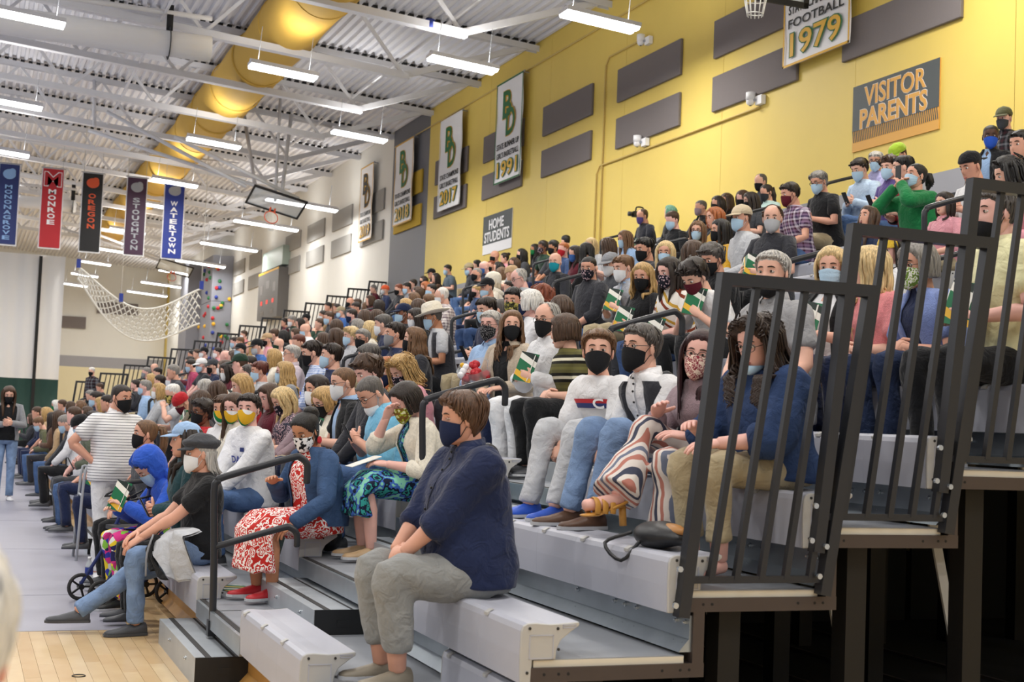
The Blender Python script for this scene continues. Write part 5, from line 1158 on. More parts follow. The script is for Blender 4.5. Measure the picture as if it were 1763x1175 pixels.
PEOPLE.append(('person in charcoal top and green mask, fifth from far end of the sixteenth row', 0, 15, 10.715, 25.573, 4.253, 0.913, {'fem': 1, 'skin': 'c', 'hair': 'lg', 'hc': 'black', 'top': 'charcoal', 'mask': 'green', 'hy': 10, 'by': -0.1, 'lean': 0.28, 'hp': 8, 'arms': 'read', 'bot': 'jean', 'b': 1.0185, 'slv': 's', 'tl': 0.985}))
PEOPLE.append(('person in charcoal top and black mask, fifth from near end of the ninth row', 1, 8, 6.417, 12.463, 2.475, 0.986, {'hp': 12, 'skin': 'b', 'hair': 'tp', 'hc': 'black', 'top': 'charcoal', 'mask': 'black', 'hy': 12, 'by': 2.7, 'lean': 0.05, 'arms': 'read', 'bot': 'black', 'b': 1.05, 'slv': 's', 'tl': 1.027}))
PEOPLE.append(('person in light grey top and light blue mask, fourth from near end, ninth row', 1, 8, 6.417, 11.936, 2.475, 0.934, {'fem': 1, 'hl': 0.2, 'pleat': 1, 'hair': 'lg', 'hc': 'lblond', 'top': 'lgrey', 'mask': 'lblue', 'hy': 48, 'by': 21.1, 'lean': 0.28, 'hp': 8, 'arms': 'phone', 'bot': 'navy', 'b': 1.0185, 'slv': 's', 'skin': 'b', 'tl': 0.927}))
PEOPLE.append(('person in black top, second from near end of the eighth row', 1, 7, 5.803, 10.327, 2.221, 0.916, {'fem': 1, 'hl': 0.34, 'hair': 'lg', 'hc': 'brown', 'top': 'black', 'mask': 'none', 'hy': -75, 'by': -21.8, 'lean': 0.1, 'hp': 4, 'arms': 'lap', 'bot': 'navy', 'b': 0.97, 'slv': 'l', 'skin': 'a', 'tl': 1.046}))
PEOPLE.append(('person in olive top and light blue mask, fifth from near end of the eleventh row', 1, 10, 7.645, 13.612, 2.983, 0.913, {'gl': 1, 'fem': 1, 'pleat': 1, 'hair': 'lg', 'hc': 'lbrown', 'top': 'olive', 'mask': 'lblue', 'hy': 45, 'by': 17.9, 'lean': 0.1, 'hp': 8, 'arms': 'fore', 'bot': 'charcoal', 'b': 1.1155, 'slv': 'q', 'skin': 'a', 'tl': 0.973}))
PEOPLE.append(('person in mustard top and black mask, third from near end of the tenth row', 1, 9, 7.031, 11.940, 2.729, 0.945, {'fem': 1, 'hl': 0.34, 'hair': 'lg', 'hc': 'black', 'top': 'mustard', 'mask': 'black', 'hy': -8, 'by': -7.4, 'lean': 0.15, 'hp': 4, 'arms': 'lap', 'bot': 'black', 'b': 0.97, 'slv': 'q', 'skin': 'b', 'tl': 0.945}))
PEOPLE.append(('person in mustard top, fourth from near end of the eleventh row', 1, 10, 7.645, 12.986, 2.983, 0.956, {'fem': 1, 'hl': 0.1, 'hair': 'lg', 'hc': 'ginger', 'top': 'mustard', 'mask': 'none', 'hy': 0, 'by': -5.6, 'lean': 0.28, 'hp': 8, 'arms': 'read', 'bot': 'khaki', 'b': 1.1155, 'slv': 's', 'skin': 'b', 'tl': 1.077}))
PEOPLE.append(('person in black top and light blue mask, third from near end of the thirteenth row', 0, 12, 8.873, 16.351, 3.491, 1.007, {'hp': 14, 'hair': 'tp', 'hc': 'brown', 'top': 'black', 'mask': 'lblue', 'hy': 14, 'by': 6.4, 'lean': 0.2, 'arms': 'lap', 'bot': 'jean', 'b': 0.95, 'slv': 'l', 'skin': 'p', 'tl': 0.957}))
PEOPLE.append(('person in black top, fourth from near end of the sixteenth row', 0, 15, 10.715, 20.013, 4.253, 0.926, {'fem': 1, 'hl': 0.02, 'hair': 'md', 'hc': 'green', 'top': 'black', 'mask': 'none', 'hy': -30, 'by': -12.0, 'lean': 0.1, 'hp': 0, 'arms': 'lap', 'bot': 'jean', 'b': 0.97, 'slv': 'l', 'skin': 'a', 'tl': 1.059}))
PEOPLE.append(('person in black top and purple mask, sixth from near end of the fifteenth row', 0, 14, 10.101, 19.680, 3.999, 0.993, {'hp': 14, 'b': 1.3, 'slv': 's', 'collar': 1, 'prog': 1, 'arms': 'read', 'hair': 'rc', 'hc': 'brown', 'top': '#20222c', 'mask': 'purple', 'hy': 5, 'by': -0.6, 'lean': 0.15, 'bot': 'jean', 'skin': 'b', 'tl': 1.14}))
PEOPLE.append(('person in black top and mauve mask, fifth from near end of the fifteenth row', 0, 14, 10.101, 17.904, 3.999, 0.964, {'b': 1.35, 'inner': 'green', 'open': 0.2, 'hair': 'bz', 'hc': 'dgrey', 'top': 'black', 'mask': 'mauve', 'hy': -2, 'by': 1.2, 'lean': 0.05, 'hp': 8, 'arms': 'fore', 'bot': 'dgrey', 'slv': 'q', 'skin': 'b', 'tl': 0.988}))
PEOPLE.append(('person in dark grey top and black mask, fourth from near end of the fifteenth row', 0, 14, 10.101, 17.354, 3.999, 0.957, {'fem': 1, 'skin': 'b', 'hair': 'md', 'hc': 'dark', 'top': 'dgrey', 'mask': 'black', 'hy': 10, 'by': 2.6, 'lean': 0.15, 'hp': 4, 'arms': 'fore', 'bot': 'navy', 'b': 1.0185, 'slv': 'l', 'tl': 0.95}))
PEOPLE.append(('person in black top and white mask, third from near end of the sixteenth row', 0, 15, 10.715, 18.065, 4.253, 0.935, {'fem': 1, 'hl': 0.22, 'hair': 'lg', 'hc': 'brown', 'top': 'black', 'mask': 'white', 'hy': 6, 'by': 4.0, 'lean': 0.28, 'hp': 8, 'arms': 'lap', 'bot': 'jean', 'b': 1.0185, 'slv': 's', 'skin': 'b', 'tl': 0.899}))
PEOPLE.append(('person in charcoal top and black mask, third from near end of the fifteenth row', 0, 14, 10.101, 16.711, 3.999, 0.938, {'fem': 1, 'hair': 'lg', 'hc': 'brown', 'top': 'charcoal', 'mask': 'black', 'hy': 8, 'by': -0.1, 'lean': 0.05, 'hp': 14, 'arms': 'lap', 'bot': 'navy', 'b': 1.0185, 'slv': 'l', 'skin': 'p', 'tl': 0.985}))
PEOPLE.append(('person in dark grey top and black mask, fourth from near end of the fourteenth row', 1, 13, 9.487, 15.433, 3.745, 0.916, {'fem': 1, 'hair': 'lg', 'hc': 'dark', 'top': 'dgrey', 'mask': 'black', 'hy': -15, 'by': 0.6, 'lean': 0.1, 'hp': 14, 'arms': 'phone', 'bot': 'jean', 'b': 1.1155, 'slv': 's', 'skin': 'a', 'tl': 1.001}))
PEOPLE.append(('person in charcoal top and black mask, second from near end of the sixteenth row', 0, 15, 10.715, 17.106, 4.253, 1.008, {'hair': 'rc', 'hc': 'dgrey', 'top': 'charcoal', 'mask': 'black', 'hy': 10, 'by': 1.9, 'lean': 0.2, 'hp': 14, 'arms': 'lap', 'bot': 'dgrey', 'b': 1.15, 'slv': 'q', 'skin': 'a', 'tl': 1.076}))
PEOPLE.append(('person in mint top and charcoal mask, second from near end of the fifteenth row', 0, 14, 10.101, 16.059, 3.999, 0.947, {'fem': 1, 'skin': 'b', 'hair': 'pt', 'hc': 'dark', 'top': 'mint', 'mask': 'charcoal', 'hy': 12, 'by': 0.5, 'lean': 0.1, 'hp': 14, 'arms': 'lap', 'bot': 'charcoal', 'b': 1.1155, 'slv': 'l', 'tl': 0.948}))
PEOPLE.append(('person in purple checked shirt with red mask', 1, 11, 8.259, 12.521, 3.237, 1.019, {'hair': 'tp', 'hc': 'dark', 'top': 'plaid_purple', 'mask': 'maroon', 'hy': -8, 'by': 0.2, 'lean': 0.2, 'hp': 14, 'arms': 'lap', 'bot': 'jean', 'b': 0.95, 'slv': 's', 'skin': 'b', 'tl': 0.973}))
PEOPLE.append(('person in black top and light blue mask, second from near end of the thirteenth row', 1, 12, 8.873, 12.913, 3.491, 1.006, {'hp': 20, 'gl': 1, 'slv': 's', 'b': 1.25, 'bot': 'khaki', 'arms': 'phone', 'hair': 'tp', 'hc': 'grey', 'top': 'black', 'mask': 'lblue', 'hy': 15, 'by': 1.7, 'lean': 0.2, 'skin': 'b', 'tl': 0.993}))
PEOPLE.append(('person in beige ball cap and grey hoodie', 1, 9, 7.031, 11.538, 2.729, 1.009, {'hat': ('cap', 'beige'), 'topname': 'hoodie', 'hair': 'bz', 'hc': 'brown', 'top': 'lgrey', 'mask': 'lblue', 'hy': 6, 'by': -3.4, 'lean': 0.15, 'hp': 4, 'arms': 'clasp', 'bot': 'black', 'b': 1.15, 'slv': 'l', 'skin': 'b', 'tl': 0.995}))
PEOPLE.append(('person in charcoal top and light grey mask, third from near end of the ninth row', 1, 8, 6.417, 10.140, 2.475, 0.999, {'slv': 's', 'hair': 'rc', 'hc': 'brown', 'top': 'charcoal', 'mask': 'lgrey', 'hy': 50, 'by': 18.9, 'lean': 0.05, 'hp': 8, 'arms': 'read', 'bot': 'black', 'b': 1.15, 'skin': 'a', 'tl': 1.058}))
PEOPLE.append(('person in pale blue top and light blue mask, third from near end, fourteenth row', 1, 13, 9.487, 13.025, 3.745, 1.018, {'hp': 22, 'arms': 'phone', 'bot': 'jean', 'phone': 1, 'hair': 'tp', 'hc': 'dark', 'top': '#b4c8de', 'mask': 'lblue', 'hy': 12, 'by': 5.1, 'lean': 0.2, 'b': 1.15, 'slv': 'l', 'skin': 'a', 'tl': 0.92}))
PEOPLE.append(('person in lavender top and light blue mask, first from near end of the fifteenth row', 1, 14, 10.101, 13.627, 3.999, 0.975, {'gl': 1, 'hair': 'sh', 'hc': 'lgrey', 'top': 'lav', 'mask': 'lblue', 'hy': 38, 'by': 13.2, 'lean': 0.2, 'hp': 14, 'arms': 'fore', 'bot': 'black', 'b': 1.05, 'slv': 'l', 'skin': 'b', 'tl': 0.974}))
PEOPLE.append(('person in neon green and dark cap bending forward', 1, 13, 9.487, 12.142, 3.745, 1.016, {'hp': 35, 'hat': ('cap', '#a8c93a'), 'lean': 0.4, 'hair': 'sh', 'hc': 'brown', 'top': 'lgrey', 'mask': 'none', 'hy': 8, 'by': 2.6, 'arms': 'clasp', 'bot': 'khaki', 'b': 1.15, 'slv': 'l', 'skin': 'b', 'tl': 1.017}))
PEOPLE.append(('person in purple top and light blue mask, first from near end of the thirteenth row', 1, 12, 8.873, 11.710, 3.491, 0.984, {'hair': 'cs', 'hc': 'brown', 'top': 'purple', 'mask': 'lblue', 'hy': 15, 'by': 1.0, 'lean': 0.15, 'hp': 8, 'arms': 'phone', 'bot': 'jean', 'b': 1.05, 'slv': 's', 'skin': 'a', 'tl': 0.942}))
PEOPLE.append(('person in red plaid top, first from near end of the twelfth row', 1, 11, 8.259, 10.616, 3.237, 0.973, {'b': 1.1, 'hair': 'sh', 'hc': 'black', 'top': 'plaid_red', 'mask': 'none', 'hy': -30, 'by': -16.3, 'lean': 0.2, 'hp': 4, 'arms': 'phone', 'bot': 'dgrey', 'slv': 'q', 'skin': 'a', 'tl': 1.013}))
PEOPLE.append(('person in bright green sweater raising a phone to take a picture', 2, 10, 7.645, 9.666, 2.983, 0.940, {'by': 2, 'fem': 1, 'b': 1.455, 'hp': -10, 'arms': ((0.34, 0.04, 0.66), (0.33, 0.06, 0.64)), 'phone': 2, 'skin': 'b', 'hl': 0.12, 'pleat': 1, 'bot': 'denim', 'hair': 'pt', 'hc': 'black', 'top': 'green', 'mask': 'lblue', 'hy': 3, 'lean': 0.28, 'slv': 'l', 'tl': 0.979}))
PEOPLE.append(('yawning person in denim jacket with mask under the chin', 1, 8, 6.417, 8.768, 2.475, 0.756, {'child': 1, 'hp': -12, 'mdown': 0.7, 'yell': 1, 'topname': 'denim_jacket', 'hair': 'lg', 'hc': 'brown', 'top': '#26324e', 'mask': 'lblue', 'hy': 10, 'by': 9.5, 'lean': 0.1, 'arms': 'lap', 'bot': 'navy', 'b': 1.15, 'slv': 'q', 'skin': 'b', 'tl': 1.14}))
PEOPLE.append(('person in white top and black cap, second from near end of the eleventh row', 1, 10, 7.645, 8.974, 2.983, 0.971, {'hp': 20, 'hat': ('bcap', 'black'), 'arms': 'phone', 'phone': 1, 'bot': 'denim', 'b': 1.15, 'skin': 'b', 'hair': 'sh', 'hc': 'dark', 'top': 'white', 'mask': 'none', 'hy': 4, 'by': -0.1, 'lean': 0.15, 'slv': 's', 'tl': 0.889}))
PEOPLE.append(('person in pink top, first from near end of the tenth row', 1, 9, 7.031, 8.611, 2.729, 0.729, {'child': 1, 'hair': 'md', 'hc': 'dark', 'top': 'pink', 'mask': 'none', 'hy': 10, 'by': 4.9, 'lean': 0.15, 'hp': 0, 'arms': 'lap', 'bot': 'khaki', 'b': 1.15, 'slv': 'q', 'skin': 'a', 'tl': 0.908}))
PEOPLE.append(('person with blue mask in black jacket at the upper right', 1, 13, 9.487, 10.959, 3.745, 0.988, {'skin': 'e', 'b': 1.15, 'open': 0.22, 'inner': 'lblue', 'hair': 'bz', 'hc': 'black', 'top': 'black', 'mask': 'royal', 'hy': 48, 'by': 11.3, 'lean': 0.15, 'hp': 8, 'arms': 'lap', 'bot': 'charcoal', 'slv': 's', 'tl': 0.95}))
PEOPLE.append(('person in olive cap and checked shirt at the upper right corner', 1, 15, 10.715, 12.162, 4.253, 1.003, {'hp': 10, 'hat': ('cap', 'olive'), 'b': 1.15, 'hair': 'sh', 'hc': 'dark', 'top': 'plaid_dark', 'mask': 'dgrey', 'hy': 20, 'by': 7.2, 'lean': 0.1, 'arms': 'clasp', 'bot': 'dgrey', 'slv': 'l', 'skin': 'p', 'tl': 1.038}))
PEOPLE.append(('person in charcoal top, first from near end of the eleventh row', 1, 10, 7.645, 8.461, 2.983, 0.997, {'skin': 'b', 'hair': 'sh', 'hc': 'black', 'top': 'charcoal', 'mask': 'none', 'hy': 10, 'by': 4.6, 'lean': 0.1, 'hp': 4, 'arms': 'fore', 'bot': 'navy', 'b': 1, 'slv': 'l', 'tl': 1.001}))
PEOPLE.append(('person in pink top, first from near end of the ninth row', 1, 8, 6.417, 7.038, 2.475, 0.937, {'fem': 1, 'hl': 0.05, 'hair': 'cl', 'hc': 'black', 'top': 'pink', 'mask': 'none', 'hy': -20, 'by': -11.8, 'lean': 0.28, 'hp': 14, 'arms': 'read', 'bot': 'navy', 'b': 1.1155, 'slv': 'l', 'skin': 'a', 'tl': 0.986}))
PEOPLE.append(('person in white top and yellow knit cap, first from near end of the seventh row', 1, 6, 5.189, 6.858, 1.967, 0.722, {'child': 1, 'hat': ('beanie', 'yellow'), 'hair': 'md', 'hc': 'black', 'top': 'white', 'mask': 'none', 'hy': 25, 'by': 6.4, 'lean': 0.05, 'hp': 14, 'arms': 'lap', 'bot': 'dgrey', 'b': 1.15, 'slv': 'q', 'skin': 'p', 'tl': 1.14}))
PEOPLE.append(('person in maroon top, fifth from near end of the seventh row', 1, 6, 5.189, 12.237, 1.967, 0.949, {'fem': 1, 'hl': 0.02, 'hair': 'cl', 'hc': 'red', 'top': 'maroon', 'mask': 'none', 'hy': -70, 'by': -28.0, 'lean': 0.05, 'hp': 4, 'arms': 'lap', 'bot': 'black', 'b': 1.1155, 'slv': 'l', 'skin': 'a', 'tl': 0.918}))
PEOPLE.append(('person with camouflage mask and red sunglasses on his head', 1, 5, 4.575, 11.379, 1.713, 0.999, {'hair': 'sh', 'hc': 'black', 'top': 'navy', 'mask': 'mask_camo', 'hy': 45, 'by': 11.2, 'lean': 0.1, 'hp': 8, 'arms': 'read', 'bot': 'dgrey', 'b': 1, 'slv': 'l', 'skin': 'b', 'tl': 1.068}))
PEOPLE.append(('person in black top, fifth from near end of the sixth row', 1, 5, 4.575, 10.285, 1.713, 0.914, {'fem': 1, 'hl': 0.03, 'hp': 15, 'hair': 'md', 'hc': 'brown', 'top': 'black', 'mask': 'none', 'hy': -80, 'by': -26.1, 'lean': 0.1, 'arms': 'clasp', 'bot': 'charcoal', 'b': 0.97, 'slv': 'q', 'skin': 'a', 'tl': 0.927}))
PEOPLE.append(('person in charcoal top, sixth from near end of the seventh row', 1, 6, 5.189, 13.013, 1.967, 0.964, {'hair': 'sh', 'hc': 'dgrey', 'top': 'charcoal', 'mask': 'none', 'hy': -60, 'by': -25.0, 'lean': 0.28, 'hp': 8, 'arms': 'lap', 'bot': 'jean', 'b': 0.95, 'slv': 'l', 'skin': 'b', 'tl': 0.74}))
PEOPLE.append(('person in navy top and light blue mask, eighth from near end of the sixth row', 1, 5, 4.575, 11.920, 1.713, 0.969, {'hp': 15, 'b': 1.1, 'hair': 'sh', 'hc': 'dark', 'top': 'navy', 'mask': 'lblue', 'hy': 18, 'by': 5.6, 'lean': 0.15, 'arms': 'phone', 'bot': 'khaki', 'slv': 's', 'skin': 'a', 'tl': 1.037}))
PEOPLE.append(('person in black cap with blue mask resting his chin on his hand', 1, 8, 6.417, 16.843, 2.475, 0.987, {'hat': ('cap', 'black'), 'mdown': 0.2, 'arms': 'chin', 'hair': 'bz', 'hc': 'dark', 'top': 'charcoal', 'mask': 'lblue', 'hy': 15, 'by': 7.6, 'lean': 0.2, 'hp': 8, 'bot': 'denim', 'b': 1.05, 'slv': 'l', 'skin': 'b', 'tl': 0.903}))
PEOPLE.append(('person in denim top and black mask, seventh from near end of the tenth row', 0, 9, 7.031, 19.153, 2.729, 0.741, {'child': 1, 'hair': 'sh', 'hc': 'blond', 'top': 'denim', 'mask': 'black', 'hy': 10, 'by': -0.2, 'lean': 0.05, 'hp': 4, 'arms': 'clasp', 'bot': 'navy', 'b': 1.05, 'slv': 's', 'skin': 'p', 'tl': 1.14}))
PEOPLE.append(('person in blue top, fifth from near end of the tenth row', 0, 9, 7.031, 17.735, 2.729, 0.725, {'child': 1, 'hair': 'sh', 'hc': 'dark', 'top': 'blue', 'mask': 'none', 'hy': -10, 'by': 0.0, 'lean': 0.15, 'hp': 4, 'arms': 'clasp', 'bot': 'black', 'b': 1, 'slv': 's', 'skin': 'a', 'tl': 1.061}))
PEOPLE.append(('person in pale grey top, seventh from near end of the ninth row', 1, 8, 6.417, 15.469, 2.475, 0.982, {'gl': 1, 'hp': 20, 'lean': 0.35, 'hair': 'rc', 'hc': 'lgrey', 'top': '#aab0b5', 'mask': 'none', 'hy': 2, 'by': 2.3, 'arms': 'read', 'bot': 'dgrey', 'b': 0.95, 'slv': 'l', 'skin': 'p', 'tl': 0.977}))
PEOPLE.append(('person in beige top and tan knit cap, sixth from far end of the eleventh row', 0, 10, 7.645, 19.183, 2.983, 1.006, {'hat': ('beanie', 'tan'), 'hair': 'bd', 'hc': 'tan', 'top': 'beige', 'mask': 'none', 'hy': -60, 'by': -24.6, 'lean': 0.1, 'hp': 14, 'arms': 'lap', 'bot': 'navy', 'b': 0.95, 'slv': 'q', 'skin': 'a', 'tl': 0.831}))
PEOPLE.append(('person in cream top, sixth from far end of the thirteenth row', 0, 12, 8.873, 22.638, 3.491, 0.914, {'fem': 1, 'hair': 'lg', 'hc': 'lbrown', 'top': 'cream', 'mask': 'none', 'hy': -50, 'by': -21.8, 'lean': 0.28, 'hp': 14, 'arms': 'read', 'bot': 'khaki', 'b': 0.9215, 'slv': 'l', 'skin': 'a', 'tl': 0.74}))
PEOPLE.append(('person in cream top and cream hood, sixth from near end of the tenth row', 0, 9, 7.031, 18.277, 2.729, 0.980, {'hat': ('hood', 'cream'), 'hair': 'md', 'hc': 'beige', 'top': 'cream', 'mask': 'none', 'hy': -60, 'by': -18.3, 'lean': 0.2, 'hp': 4, 'arms': 'lap', 'bot': 'black', 'b': 1, 'slv': 's', 'skin': 'b', 'tl': 0.888}))
PEOPLE.append(('person in white cowboy hat with dark vest over light shirt', 1, 5, 4.575, 13.361, 1.713, 0.963, {'skin': 'c', 'hat': ('cowboy', 'cream'), 'vest': 'charcoal', 'hair': 'sh', 'hc': 'dgrey', 'top': 'lgrey', 'mask': 'lblue', 'hy': -12, 'by': -4.7, 'lean': 0.2, 'hp': 14, 'arms': 'phone', 'bot': 'black', 'b': 0.95, 'slv': 's', 'tl': 1.077}))
PEOPLE.append(('person in black top and white mask, seventh from near end of the seventh row', 1, 6, 5.189, 15.961, 1.967, 0.951, {'gl': 1, 'fem': 1, 'hair': 'lg', 'hc': 'dark', 'top': 'black', 'mask': 'white', 'hy': 2, 'by': 1.1, 'lean': 0.2, 'hp': 14, 'arms': 'clasp', 'bot': 'jean', 'b': 1.0185, 'slv': 's', 'skin': 'b', 'tl': 0.932}))
PEOPLE.append(('person in navy cap with light blue mask', 1, 6, 5.189, 16.356, 1.967, 0.992, {'skin': 'd', 'hat': ('cap', 'navy'), 'hair': 'bz', 'hc': 'black', 'top': 'charcoal', 'mask': 'lblue', 'hy': 0, 'by': 1.3, 'lean': 0.28, 'hp': 4, 'arms': 'fore', 'bot': 'black', 'b': 1.05, 'slv': 's', 'tl': 1.019}))
PEOPLE.append(('person in pale plaid top and white mask, sixth from far end of the ninth row', 0, 8, 6.417, 18.737, 2.475, 1.012, {'b': 1.2, 'hair': 'rc', 'hc': 'white', 'top': 'plaid_lt', 'mask': 'white', 'hy': -15, 'by': -6.4, 'lean': 0.1, 'hp': 14, 'arms': 'read', 'bot': 'jean', 'slv': 'l', 'skin': 'a', 'tl': 0.924}))
PEOPLE.append(('person in black top and black mask in front of the cowboy hat', 2, 4, 3.961, 12.235, 1.459, 0.940, {'fem': 1, 'hl': 0.3, 'hair': 'wv', 'hc': 'lbrown', 'top': 'charcoal', 'mask': 'black', 'hy': -12, 'by': -1.8, 'lean': 0.15, 'hp': 0, 'arms': 'lap', 'bot': 'dgrey', 'b': 1.0185, 'slv': 's', 'skin': 'a', 'tl': 0.965}))
PEOPLE.append(('person in navy top and grey mask, seventh from near end of the fifth row', 1, 4, 3.961, 12.731, 1.459, 0.992, {'hair': 'sh', 'hc': 'dark', 'top': 'navy', 'mask': 'grey', 'hy': -4, 'by': 1.6, 'lean': 0.2, 'hp': 0, 'arms': 'lap', 'bot': 'black', 'b': 1, 'slv': 'l', 'skin': 'b', 'tl': 1.033}))
PEOPLE.append(('person in navy top and white mask, tenth from near end of the sixth row', 1, 5, 4.575, 15.286, 1.713, 0.996, {'b': 1.15, 'hair': 'sh', 'hc': 'dgrey', 'top': 'navy', 'mask': 'white', 'hy': -25, 'by': -13.3, 'lean': 0.15, 'hp': 8, 'arms': 'clasp', 'bot': 'khaki', 'slv': 'q', 'skin': 'a', 'tl': 1.052}))
PEOPLE.append(('person in dark grey top and black mask, eleventh from near end of the sixth row', 1, 5, 4.575, 16.385, 1.713, 0.985, {'gl': 1, 'open': 0.3, 'inner': 'white', 'hair': 'sh', 'hc': 'grey', 'top': 'dgrey', 'mask': 'black', 'hy': 35, 'by': 12.4, 'lean': 0.1, 'hp': 4, 'arms': 'lap', 'bot': 'jean', 'b': 1, 'slv': 's', 'skin': 'b', 'tl': 0.816}))
PEOPLE.append(('person in light grey top and light blue mask, eleventh from far end, sixth row', 1, 5, 4.575, 16.884, 1.713, 0.927, {'fem': 1, 'hair': 'cs', 'hc': 'lblond', 'top': 'lgrey', 'mask': 'lblue', 'hy': 5, 'by': 3.1, 'lean': 0.1, 'hp': 4, 'arms': 'phone', 'bot': 'black', 'b': 1.1155, 'slv': 's', 'skin': 'a', 'tl': 1.015}))
PEOPLE.append(('person in charcoal top, seventh from near end of the fourth row', 1, 3, 3.347, 11.485, 1.205, 0.965, {'hp': 10, 'b': 1.15, 'hair': 'sh', 'hc': 'dgrey', 'top': 'charcoal', 'mask': 'none', 'hy': -40, 'by': -11.6, 'lean': 0.15, 'arms': 'fore', 'bot': 'denim', 'slv': 's', 'skin': 'a', 'tl': 1.011}))
PEOPLE.append(('person in charcoal top, third from near end of the third row', 1, 2, 2.733, 9.406, 0.951, 0.969, {'hp': 25, 'hair': 'cs', 'hc': 'brown', 'top': 'charcoal', 'mask': 'none', 'hy': 15, 'by': 2.3, 'lean': 0.05, 'arms': 'lap', 'bot': 'denim', 'b': 1.15, 'slv': 'l', 'skin': 'p', 'tl': 1.14}))
PEOPLE.append(('person in navy top and light blue mask, eighth from near end of the fourth row', 1, 3, 3.347, 12.844, 1.205, 1.007, {'hair': 'sh', 'hc': 'dark', 'top': 'navy', 'mask': 'lblue', 'hy': -8, 'by': -0.4, 'lean': 0.15, 'hp': 0, 'arms': 'lap', 'bot': 'dgrey', 'b': 1.15, 'slv': 's', 'skin': 'a', 'tl': 1.036}))
PEOPLE.append(('person in bright blue top and light blue mask, eighth from near end, fifth row', 1, 4, 3.961, 15.891, 1.459, 0.997, {'gl': 1, 'hair': 'sh', 'hc': 'brown', 'top': 'royal', 'mask': 'lblue', 'hy': 2, 'by': -1.4, 'lean': 0.1, 'hp': 4, 'arms': 'lap', 'bot': 'denim', 'b': 0.95, 'slv': 'l', 'skin': 'p', 'tl': 0.825}))
PEOPLE.append(('person in blue checked top and black mask, ninth from near end of the fourth row', 1, 3, 3.347, 13.600, 1.205, 1.018, {'b': 1.15, 'hair': 'sh', 'hc': 'dark', 'top': 'blue_check', 'mask': 'black', 'hy': -6, 'by': -3.3, 'lean': 0.1, 'hp': 14, 'arms': 'clasp', 'bot': 'jean', 'slv': 'q', 'skin': 'a', 'tl': 1.14}))
PEOPLE.append(('person in pale pink top, ninth from near end of the fifth row', 1, 4, 3.961, 17.497, 1.459, 1.006, {'gl': 1, 'b': 1.2, 'collar': 1, 'hair': 'sh', 'hc': 'lgrey', 'top': '#c9bcc6', 'mask': 'none', 'hy': -2, 'by': 5.3, 'lean': 0.1, 'hp': 0, 'arms': 'lap', 'bot': 'black', 'slv': 'l', 'skin': 'a', 'tl': 0.909}))
PEOPLE.append(('person in grey top with light blue mask and glasses above the flowered blouse', 2, 3, 3.347, 15.029, 1.205, 0.940, {'fem': 1, 'hl': 0.24, 'gl': 1, 'hair': 'wv', 'hc': 'blond', 'top': 'grey', 'mask': 'lblue', 'hy': -5, 'by': 3.9, 'lean': 0.1, 'hp': 4, 'arms': 'lap', 'bot': 'dgrey', 'b': 0.9215, 'slv': 's', 'skin': 'p', 'tl': 0.9}))
PEOPLE.append(('person in light grey top and light blue mask, eleventh from near end, fourth row', 1, 3, 3.347, 16.352, 1.205, 0.997, {'hair': 'sh', 'hc': 'auburn', 'top': 'lgrey', 'mask': 'lblue', 'hy': 2, 'by': -4.8, 'lean': 0.1, 'hp': 8, 'arms': 'read', 'bot': 'charcoal', 'b': 1.15, 'slv': 's', 'skin': 'b', 'tl': 0.897}))
PEOPLE.append(('person in light grey top and white mask, tenth from far end of the fourth row', 1, 3, 3.347, 17.026, 1.205, 1.011, {'topname': 'hoodie', 'hair': 'rc', 'hc': 'dgrey', 'top': 'lgrey', 'mask': 'white', 'hy': -15, 'by': -5.1, 'lean': 0.1, 'hp': 14, 'arms': 'read', 'bot': 'jean', 'b': 1, 'slv': 'q', 'skin': 'a', 'tl': 0.839}))
PEOPLE.append(('person in red top, ninth from near end of the third row', 1, 2, 2.733, 13.577, 0.951, 0.916, {'fem': 1, 'hp': 20, 'hair': 'md', 'hc': 'blond', 'top': 'red', 'mask': 'none', 'hy': 5, 'by': 2.6, 'lean': 0.28, 'arms': 'fore', 'bot': 'denim', 'b': 1.1155, 'slv': 'l', 'skin': 'a', 'tl': 1.14}))
PEOPLE.append(('person in maroon top and white mask, eighth from far end of the fourth row', 1, 3, 3.347, 18.152, 1.205, 0.913, {'fem': 1, 'hp': 15, 'hair': 'md', 'hc': 'dark', 'top': 'maroon', 'mask': 'white', 'hy': 5, 'by': 6.2, 'lean': 0.2, 'arms': 'lap', 'bot': 'black', 'b': 1.1155, 'slv': 'l', 'skin': 'a', 'tl': 1.13}))
PEOPLE.append(('person in mauve top and white mask, sixth from near end of the third row', 1, 2, 2.733, 11.058, 0.951, 0.962, {'fem': 1, 'hair': 'md', 'hc': 'dark', 'top': 'mauve', 'mask': 'white', 'hy': 20, 'by': 12.1, 'lean': 0.05, 'hp': 8, 'arms': 'fore', 'bot': 'khaki', 'b': 1.0185, 'slv': 'l', 'skin': 'b', 'tl': 0.885}))
PEOPLE.append(('person in maroon top, eighth from near end of the third row', 1, 2, 2.733, 12.826, 0.951, 0.962, {'fem': 1, 'hp': 20, 'hair': 'md', 'hc': 'brown', 'top': 'maroon', 'mask': 'none', 'hy': 20, 'by': 11.7, 'lean': 0.05, 'arms': 'lap', 'bot': 'navy', 'b': 0.97, 'slv': 'l', 'skin': 'p', 'tl': 0.79}))
